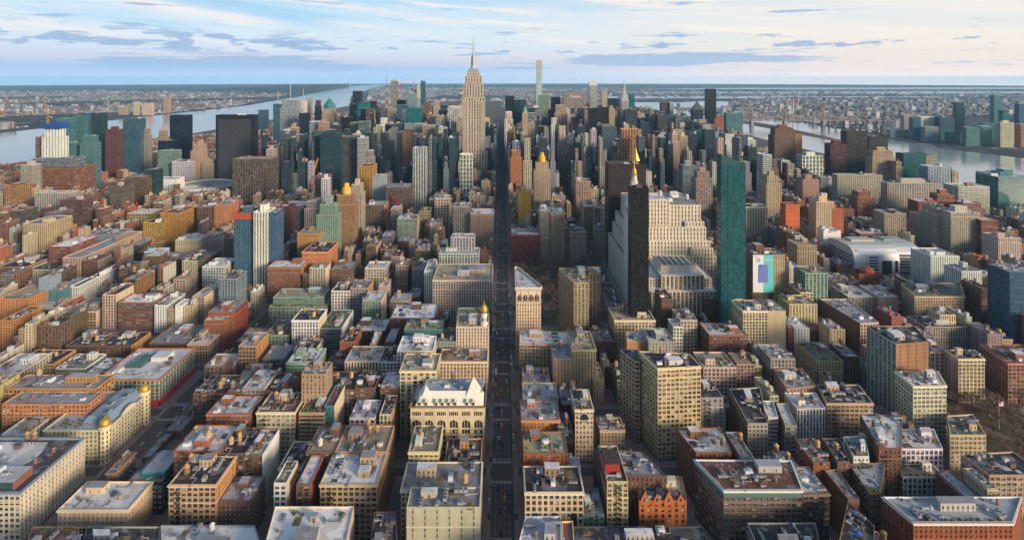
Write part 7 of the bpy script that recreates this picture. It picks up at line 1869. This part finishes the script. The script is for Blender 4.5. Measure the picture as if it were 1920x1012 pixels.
setting('pavement', BLOCKS.data('pavement')).data.materials[0] = PAVE
o = setting('distant_city_blocks', CITY.data('distant_city_blocks'), 'stuff')

# far suburbs over the rivers: low blocks thinning with distance
FAR = Mesh()
def sub(xr, yr, n, hmax, size, ok):
    for _ in range(n):
        t = rng.random() ** 1.5
        y = yr[0] + (yr[1] - yr[0]) * t; x = rng.uniform(*xr(y))
        if not ok(x, y): continue
        if (8850 < y < 10100 and 1500 < x < 8300) or (11900 < y < 13700 and 2500 < x < 15200) or (y > 16500 and x > 4000): continue
        if math.sin(x / 610 + 1.3 * math.sin(y / 900)) + math.sin(y / 780 + 1.7 * math.sin(x / 1300)) < -.75: continue
        s = size * .46 * (1 + y / 9000) * rng.uniform(.5, 1.6); h = rng.uniform(6, hmax * .8) if rng.random() < .93 else rng.uniform(20, 55)
        c = rng.choice([(.17, .15, .16), (.2, .14, .13), (.26, .26, .28), (.34, .35, .38), (.13, .13, .15), (.5, .52, .56)])
        fill_box(FAR, x, x + s, y, y + s * rng.uniform(.4, .9), h, c, 'punch' if rng.random() < .5 else 'blank', True)
sub(lambda y: (2260, min(2300 + y * 1.0, 9000)), (1700, 4500), 6500, 14, 34, lambda x, y: True)
sub(lambda y: (1900, y * 1.05), (4500, 15000), 13000, 15, 52, lambda x, y: not (9000 < y < 9600))
sub(lambda y: (-y * 1.02, -3330 - max(0, y - 6500) * .28), (3250, 14000), 13000, 14, 48, lambda x, y: True)
sub(lambda y: (-1700 - max(0, y - 6500) * .25, 1500 + max(0, y - 9000) * .3), (7800, 19000), 8000, 26, 62, lambda x, y: True)
sub(lambda y: (-1800, 1400), (4300, 8000), 900, 50, 50, lambda x, y: not in_park(x, y))
setting('distant_suburbs', FAR.data('distant_suburbs'), 'stuff')

# ---------------------------------------------------------------- ground, water, parks, roads
def sheet(name, P, z, m, kind='structure'):
    me = bpy.data.meshes.new(name); me.from_pydata([(x, y, z) for x, y in P], [], [tuple(range(len(P)))]); me.materials.append(m); me.update()
    return setting(name, me, kind)


sheet('ground', [(36500 * math.cos(k * math.pi / 48), 36500 * math.sin(k * math.pi / 48)) for k in range(96)], -.6, LAND)
sheet('road', [(-1880, -200), (1360, -200), (1360, 1300), (1425, 1500), (1430, 2400), (1470, 4000), (1200, 9200), (-2550, 9000), (-1885, 6500)], 0.0, ASPH)
sheet('east_river_water', [(1380, -300), (2150, -300), (2180, 1500), (2200, 2203), (2110, 2525), (2240, 3384), (2330, 4100), (2290, 4900), (2500, 6000), (3600, 7600), (3100, 7900), (1700, 6800), (1420, 5200), (1480, 4000), (1440, 2400), (1435, 1500), (1375, 1290)], -.2, WATER)
sheet('hudson_river_water', [(-1900, -300), (-1900, 6500), (-2900, 10000), (-4100, 16000), (-5200, 22000), (-6200, 30000), (-3900, 30000), (-7000, 30000), (-7200, 22000), (-5600, 16000), (-3900, 9500), (-3250, 6500), (-3150, 4100), (-3100, 3218), (-3000, -300)][:6] + [(-7400, 30000), (-6600, 22000), (-5300, 16000), (-3750, 9500), (-3200, 6500), (-3150, 4100), (-3100, 3218), (-3000, -300)], -.2, WATER)
for k, P in enumerate(([(1500, 9100), (4200, 8900), (5200, 9500), (8200, 9300), (8000, 9900), (4600, 10100), (2100, 10000)], [(2600, 12600), (9500, 11900), (15000, 12500), (14500, 13800), (7800, 13500), (3000, 13400)], [(4200, 17200), (9000, 16500), (24000, 17800), (23500, 20500), (9000, 19500)], [(900, 6900), (2500, 6700), (3000, 7400), (1500, 7500)])):
    sheet('bay_water', P, -.15, WATER)
sheet('river_island', [(1790, 2860), (1850, 2820), (1960, 3700), (1930, 5200), (1850, 5200), (1800, 3700)], .1, PARK)
sheet('park_lawn', [(20, 712), (152, 700), (152, 928), (18, 928)], .17, PARK)
sheet('park_lawn', [(432, 398), (538, 398), (538, 540), (432, 540)], .17, PARK)
sheet('park_lawn', [(-880, 3590), (-20, 3590), (-20, 7650), (-880, 7650)], .1, PARK)
PA = Mesh()
for P in ([(30, 715), (36, 712), (110, 926), (104, 926)], [(140, 704), (146, 706), (40, 926), (34, 924)], [(22, 800), (150, 806), (150, 810), (22, 804)], [(436, 400), (441, 400), (536, 536), (531, 538)], [(530, 400), (536, 402), (440, 538), (434, 536)]):
    PA.face([(x, y, .185) for x, y in P])
PA.lathe([(13, .19), (0, .19)], 20, 70, 770); PA.lathe([(11, .19), (0, .19)], 20, 85, 860)
setting('park_path', PA.data('park_path')).data.materials[0] = PAVE

MK = Mesh()
def mark(x0, x1, y0, y1, z=.008): MK.face([(x0, y0, z), (x1, y0, z), (x1, y1, z), (x0, y1, z)])
for cx_, hw in ((0, 9), (-330, 9), (170, 9), (318, 11)):
    for n in range(18, 36):
        yc = 446 + 80 * (n - 20) + (2 if n == 23 else 0)
        for yy in (yc - 13, yc + 10):
            for k in range(int(hw * 2 / 1.3)): mark(cx_ - hw + k * 1.3, cx_ - hw + k * 1.3 + .6, yy, yy + 3.2)
        for s in (-1, 1):
            for k in range(8): mark(cx_ + s * (hw + 3) - 1.6, cx_ + s * (hw + 3) + 1.6, yc - 8 + k * 2, yc - 7.3 + k * 2)
        mark(cx_ - hw, cx_ + hw, yc + 15, yc + 15.5)
        for lane in (-5.2, -1.8, 1.8, 5.2):
            for k in range(7): mark(cx_ + lane, cx_ + lane + .15, yc + 20 + k * 7, yc + 23.5 + k * 7)
setting('road_markings', MK.data('road_markings')).data.materials[0] = PAINT
BK = Mesh()
for n in range(18, 30):
    yc = 446 + 80 * (n - 20); BK.face([(7.4, yc + 14, .012), (9.4, yc + 14, .012), (9.4, yc + 66, .012), (7.4, yc + 66, .012)])
setting('bicycle_lane', BK.data('bicycle_lane')).data.materials[0] = BIKE
RI = Mesh()
for k in range(24):
    y = 13000 + k * 420; w0 = 110 * math.sin(min(1, k / 5) * 1.57) + 12 * math.sin(k * 1.9)
    y2 = y + 420; w1 = 110 * math.sin(min(1, (k + 1) / 5) * 1.57) + 12 * math.sin((k + 1) * 1.9)
    xe = -4700 - (y - 13000) * .19; xe2 = -4700 - (y2 - 13000) * .19
    RI.face([(xe, y, 0), (xe2, y2, 0), (xe2 - 120, y2, w1), (xe - 120, y, w0)]); RI.face([(xe - 120, y, w0), (xe2 - 120, y2, w1), (xe2 - 2600, y2, w1 * .7), (xe - 2600, y, w0 * .7)]); RI.face([(xe - 2600, y, w0 * .7), (xe2 - 2600, y2, w1 * .7), (xe2 - 3600, y2, 0), (xe - 3600, y, 0)])
    if k == 0: RI.face([(xe, y, 0), (xe - 120, y, w0), (xe - 2600, y, w0 * .7), (xe - 3600, y, 0)])
o = setting('wooded_hills', RI.data('wooded_hills')); o.data.materials[0] = WOOD

# ---------------------------------------------------------------- windows of the nearest facades
def visible(tree, p):
    d = Vector(p) - Vector((0, 0, CAMH)); L = d.length
    hit = tree.ray_cast(Vector((0, 0, CAMH)), d.normalized(), L - 1.5)
    return hit[0] is None


tree = BVHTree.FromPolygons([Vector(v) for v in BVH_V], BVH_F)
for root, wins, org, wall in PENDING:
    cache = {}
    seen = []; rest = []
    for wn in wins:
        (x, y, z), ang, ww, wh, pn, nrm = wn
        p = (x + org[0] + nrm[0] * .8, y + org[1] + nrm[1] * .8, z)
        sx, sy = px(*p)
        vis = -6 < sx < 1926 and sy < 1020 and visible(tree, p)
        (seen if vis else rest).append(wn)
    seen.sort(key=lambda q: (q[0][0] + org[0]) ** 2 + (q[0][1] + org[1]) ** 2 + (CAMH - q[0][2]) ** 2)
    rest += seen[100:]; seen = seen[:100]
    fc = rng.choice([(.4, .37, .32), (.07, .07, .08), (.2, .12, .1), (.05, .12, .1), (.6, .58, .55)])
    for (x, y, z), ang, ww, wh, pn, nrm in seen:
        kd = rng.choices((0, 1, 2, 3), (6, 3, 1, 3))[0]
        key = (round(ww, 2), round(wh, 2), pn, kd)
        if key not in cache: cache[key] = shared_window(ww, wh, pn, kd, fc)
        o = link('window', cache[key], root, (x, y, z)); o.rotation_euler = (0, 0, ang + math.pi)
    if rest:
        T = Mesh()
        for (x, y, z), ang, ww, wh, pn, nrm in rest:
            ex, ey = math.cos(ang) * ww / 2, math.sin(ang) * ww / 2
            T.face([(x - ex, y - ey, z - wh / 2), (x + ex, y + ey, z - wh / 2), (x + ex, y + ey, z + wh / 2), (x - ex, y - ey, z + wh / 2)], fc, rng.choices((MG, MT, MB_), (6, 3, 2))[0])
        o = link('hidden_windows', T.data('hidden_windows'), root); o['kind'] = 'stuff'

# ---------------------------------------------------------------- trees
def tree_meshes(seed):
    r = random.Random(seed); T = Mesh(); tips = []
    T.lathe([(.35, 0), (.25, 3), (.18, 5)], 6)
    for k in range(7):
        a = r.uniform(0, 6.28); l = r.uniform(3, 5.5); e = (l * .7 * math.cos(a), l * .7 * math.sin(a), 3.4 + l)
        T.beam((0, 0, r.uniform(2.5, 4.5)), e, .09); tips.append(e)
        for j in range(3):
            b = a + r.uniform(-1, 1); e2 = (e[0] + 1.8 * math.cos(b), e[1] + 1.8 * math.sin(b), e[2] + r.uniform(.4, 2)); T.beam(e, e2, .05); tips.append(e2)
    tr = T.data('trunk'); tr.materials.clear(); tr.materials.append(BARK)
    C = Mesh()
    for e in tips:
        for j in range(12):
            a = r.uniform(0, 6.28); s = r.uniform(-.3, 1.0); l = r.uniform(1.0, 2.4); d = Vector((math.cos(a), math.sin(a), s)).normalized() * l
            p = Vector(e) + Vector((r.uniform(-.6, .6), r.uniform(-.6, .6), r.uniform(-.6, .6))); q = d.cross(Vector((r.uniform(-1, 1), r.uniform(-1, 1), .6))).normalized() * .11
            C.face([tuple(p - q), tuple(p + q), tuple(p + d)])
    cr = C.data('crown'); cr.materials.clear(); cr.materials.append(TWIG)
    return tr, cr


TREES = [tree_meshes(k) for k in range(5)]
rt = random.Random(5)
def plant(x, y, s, label, group):
    tr, cr = rt.choice(TREES)
    t = thing('bare_tree', label, 'tree', (x, y, 0), group); t.rotation_euler = (0, 0, rt.uniform(0, 6.28)); t.scale = (s, s, s * rt.uniform(.9, 1.2))
    link('trunk', tr, t); link('crown', cr, t)
pts = []
def scatter(n, x0, x1, y0, y1, gap):
    out = []
    for _ in range(n * 20):
        if len(out) >= n: break
        x, y = rt.uniform(x0, x1), rt.uniform(y0, y1)
        if all((x - a) ** 2 + (y - b) ** 2 > gap * gap for a, b in out): out.append((x, y))
    return out
for x, y in scatter(115, 22, 150, 712, 926, 7.5):
    if abs(x - 70) < 10 and abs(y - 770) < 10: continue
    plant(x, y, rt.uniform(1.3, 1.9), 'bare brown tree in the park behind the wedge shaped building', 'bare trees in the central park')
for x, y in scatter(70, 434, 537, 400, 540, 8): plant(x, y, rt.uniform(1.0, 1.5), 'bare brown tree in the square beside the cream hotel', 'bare trees in the corner square')
for k in range(16): plant(13.0 * (1 if k % 2 else -1), 470 + k * 19, .7, 'small bare street tree on the central avenue pavement', 'street trees on the central avenue')

# ---------------------------------------------------------------- vehicles
def car_mesh(c, L=4.7, W=1.85, H=1.45, cab=(.24, .78)):
    T = Mesh(); h0 = .35; h1 = .9
    T.prism([(-W / 2, -L / 2 + .15), (-W / 2 + .2, -L / 2), (W / 2 - .2, -L / 2), (W / 2, -L / 2 + .15), (W / 2, L / 2 - .15), (W / 2 - .2, L / 2), (-W / 2 + .2, L / 2), (-W / 2, L / 2 - .15)], h0, h1, c, MM)
    y0, y1 = -L / 2 + L * cab[0], -L / 2 + L * cab[1]; a = rect(-W / 2 + .08, W / 2 - .08, y0, y1); b = rect(-W / 2 + .3, W / 2 - .3, y0 + .55, y1 - .5)
    for k in range(4): T.face([(a[k][0], a[k][1], h1), (a[(k + 1) % 4][0], a[(k + 1) % 4][1], h1), (b[(k + 1) % 4][0], b[(k + 1) % 4][1], H), (b[k][0], b[k][1], H)], (.02, .02, .03), MG)
    T.face([(q[0], q[1], H) for q in b], c, MM)
    for x in (-W / 2, W / 2):
        for y in (-L / 2 + .85, L / 2 - .85):
            T.face([(x * 1.01, y + .33 * math.cos(t * .785), .33 + .33 * math.sin(t * .785)) for t in range(8)], (.02, .02, .02))
    return T.data('car_body')
YEL = (.75, .38, .02)
CARS = dict(taxi=car_mesh(YEL), black=car_mesh((.015, .015, .018)), white=car_mesh((.7, .7, .7)), silver=car_mesh((.35, .36, .38)), blue=car_mesh((.04, .08, .2)), red=car_mesh((.35, .03, .03)))
def van_mesh(c, L, W, H):
    T = Mesh(); T.box(-W / 2, W / 2, -L / 2 + 1.6, L / 2, .5, H, c); T.box(-W / 2 + .1, W / 2 - .1, -L / 2, -L / 2 + 1.58, .5, H * .72, c)
    T.face([(-W / 2 + .15, -L / 2 - .02, H * .42), (W / 2 - .15, -L / 2 - .02, H * .42), (W / 2 - .15, -L / 2 - .02, H * .68), (-W / 2 + .15, -L / 2 - .02, H * .68)], (0, 0, 0), MG)
    for s in (-1, 1): T.face([(s * (W / 2 + .02), -L / 2 + 2, H * .45), (s * (W / 2 + .02), L / 2 - .4, H * .45), (s * (W / 2 + .02), L / 2 - .4, H * .75), (s * (W / 2 + .02), -L / 2 + 2, H * .75)], (0, 0, 0), MG if L > 9 else MM)
    for x in (-W / 2, W / 2):
        for y in (-L / 2 + 1.1, L / 2 - 1.6): T.face([(x * 1.02, y + .45 * math.cos(t * .785), .45 + .45 * math.sin(t * .785)) for t in range(8)], (.02, .02, .02))
    T.box(-.7, .7, 0, 1.6, H, H + .3, (.5, .5, .5)); return T.data('van_body')
VANS = dict(van=van_mesh((.68, .68, .68), 6.5, 2.2, 2.7), bus=van_mesh((.7, .72, .76), 12.2, 2.6, 3.1))
AVN = {'c': 'central avenue', 'w': 'wide avenue west of the stores', 'p': 'avenue beside the park', 'b': 'slanting avenue'}
def drive(kind, x, y, av, rz=0):
    nm, lab = dict(taxi=('taxi', 'yellow taxi driving along the '), black=('parked_car', 'black car on the '), white=('car', 'white car on the '), silver=('car', 'silver grey car on the '), blue=('car', 'dark blue car on the '), red=('car', 'red car on the '),
                   van=('delivery_van', 'white delivery van on the '), bus=('city_bus', 'white and blue bus on the '))[kind]
    if nm == 'parked_car': nm = 'car'
    word = AVN[av]
    t = thing(nm, lab + word, nm.replace('_', ' '), (x, y, .01), lab.split(' on ')[0].split(' driving')[0] + 's on the ' + word, CARS.get(kind) or VANS[kind]); t.rotation_euler = (0, 0, rz)
def atpx(u, v): d = 980 * CAMH / (v - 148); return (u - 942) * d / 980, d
rc_ = random.Random(11)
for u, v, k in ((946, 935, 'taxi'), (939, 797, 'taxi'), (940, 772, 'white'), (937, 828, 'black'), (926, 828, 'black'), (924, 812, 'silver'), (938, 958, 'black'), (955, 956, 'black'), (939, 1000, 'black'), (954, 930, 'black'), (941, 772, 'white'), (930, 700, 'bus'), (929, 722, 'white'), (932, 740, 'taxi'), (940, 733, 'taxi'), (952, 731, 'taxi'),
                (951, 716, 'white'), (941, 678, 'taxi'), (941, 625, 'white'), (942, 616, 'taxi'), (943, 602, 'taxi'), (937, 596, 'red'), (942, 570, 'white'), (960, 570, 'white'), (958, 560, 'black'), (941, 545, 'taxi'), (946, 547, 'taxi'), (952, 640, 'silver'), (953, 650, 'black'), (925, 620, 'bus')):
    x, y = atpx(u, v); drive(k, x, y, 'c')
y = 960
while y < 2100:
    for lane in (-7, -3.5, 0, 3.5, 7):
        if rc_.random() < .42: drive(rc_.choices(('taxi', 'black', 'white', 'silver', 'red', 'van'), (3, 4, 3, 3, 1, 1))[0], lane, y + rc_.uniform(-3, 3), 'c')
    y += 13
y = 400
while y < 960:
    for lane in (-7, -3.5, 0, 3.5):
        if rc_.random() < .3: drive(rc_.choices(('taxi', 'black', 'white', 'silver', 'van'), (3, 4, 3, 3, 1))[0], lane + rc_.uniform(-.4, .4), y + rc_.uniform(-3, 3), 'c')
    for lane in (-10.3, 10.6):
        if rc_.random() < .5: drive(rc_.choices(('black', 'white', 'silver', 'van'), (4, 3, 3, 2))[0], lane, y, 'c')
    y += 15
for k in range(26):
    drive(rc_.choices(('taxi', 'black', 'white', 'silver', 'van', 'bus'), (3, 3, 3, 2, 2, 1))[0], -330 + rc_.choice((-7, -3.5, 0, 3.5, 7)), 560 + k * 9.5 + rc_.uniform(-2, 2), 'w')
for k in range(9): drive(rc_.choice(('black', 'silver', 'white', 'taxi')), -330 + rc_.choice((-7, 0, 7)), 440 + k * 13, 'w')
for k in range(30): drive(rc_.choices(('bus', 'taxi', 'black', 'white', 'silver'), (3, 2, 3, 2, 2))[0], 170 + rc_.choice((-6.5, -3, .5, 4)), 735 + k * 12, 'p')

# ---------------------------------------------------------------- haze
xs = 36000
bx = [(-38000, -500), (38000, -500), (38000, 37000), (-38000, 37000)]
H_ = Mesh(); H_.prism(bx, -2, 480, (1, 1, 1)); H_.face([(q[0], q[1], -2) for q in bx[::-1]])
hz = bpy.data.meshes.new('haze'); hz.from_pydata([(x, y, z) for z in (-2, 480) for x, y in bx], [], [(3, 2, 1, 0), (4, 5, 6, 7), (0, 1, 5, 4), (1, 2, 6, 5), (2, 3, 7, 6), (3, 0, 4, 7)])
hm = bpy.data.materials.new('haze_air'); hm.use_nodes = True; T_ = NT(hm.node_tree)
v_ = T_.new('ShaderNodeVolumePrincipled'); v_.inputs['Color'].default_value = (.36, .70, 1.0, 1); v_.inputs['Density'].default_value = HAZE = 0.000032; v_.inputs['Anisotropy'].default_value = 0.0
T_.link(v_.outputs[0], T_.new('ShaderNodeOutputMaterial').inputs[1]); hz.materials.append(hm)
setting('haze', hz, 'stuff')
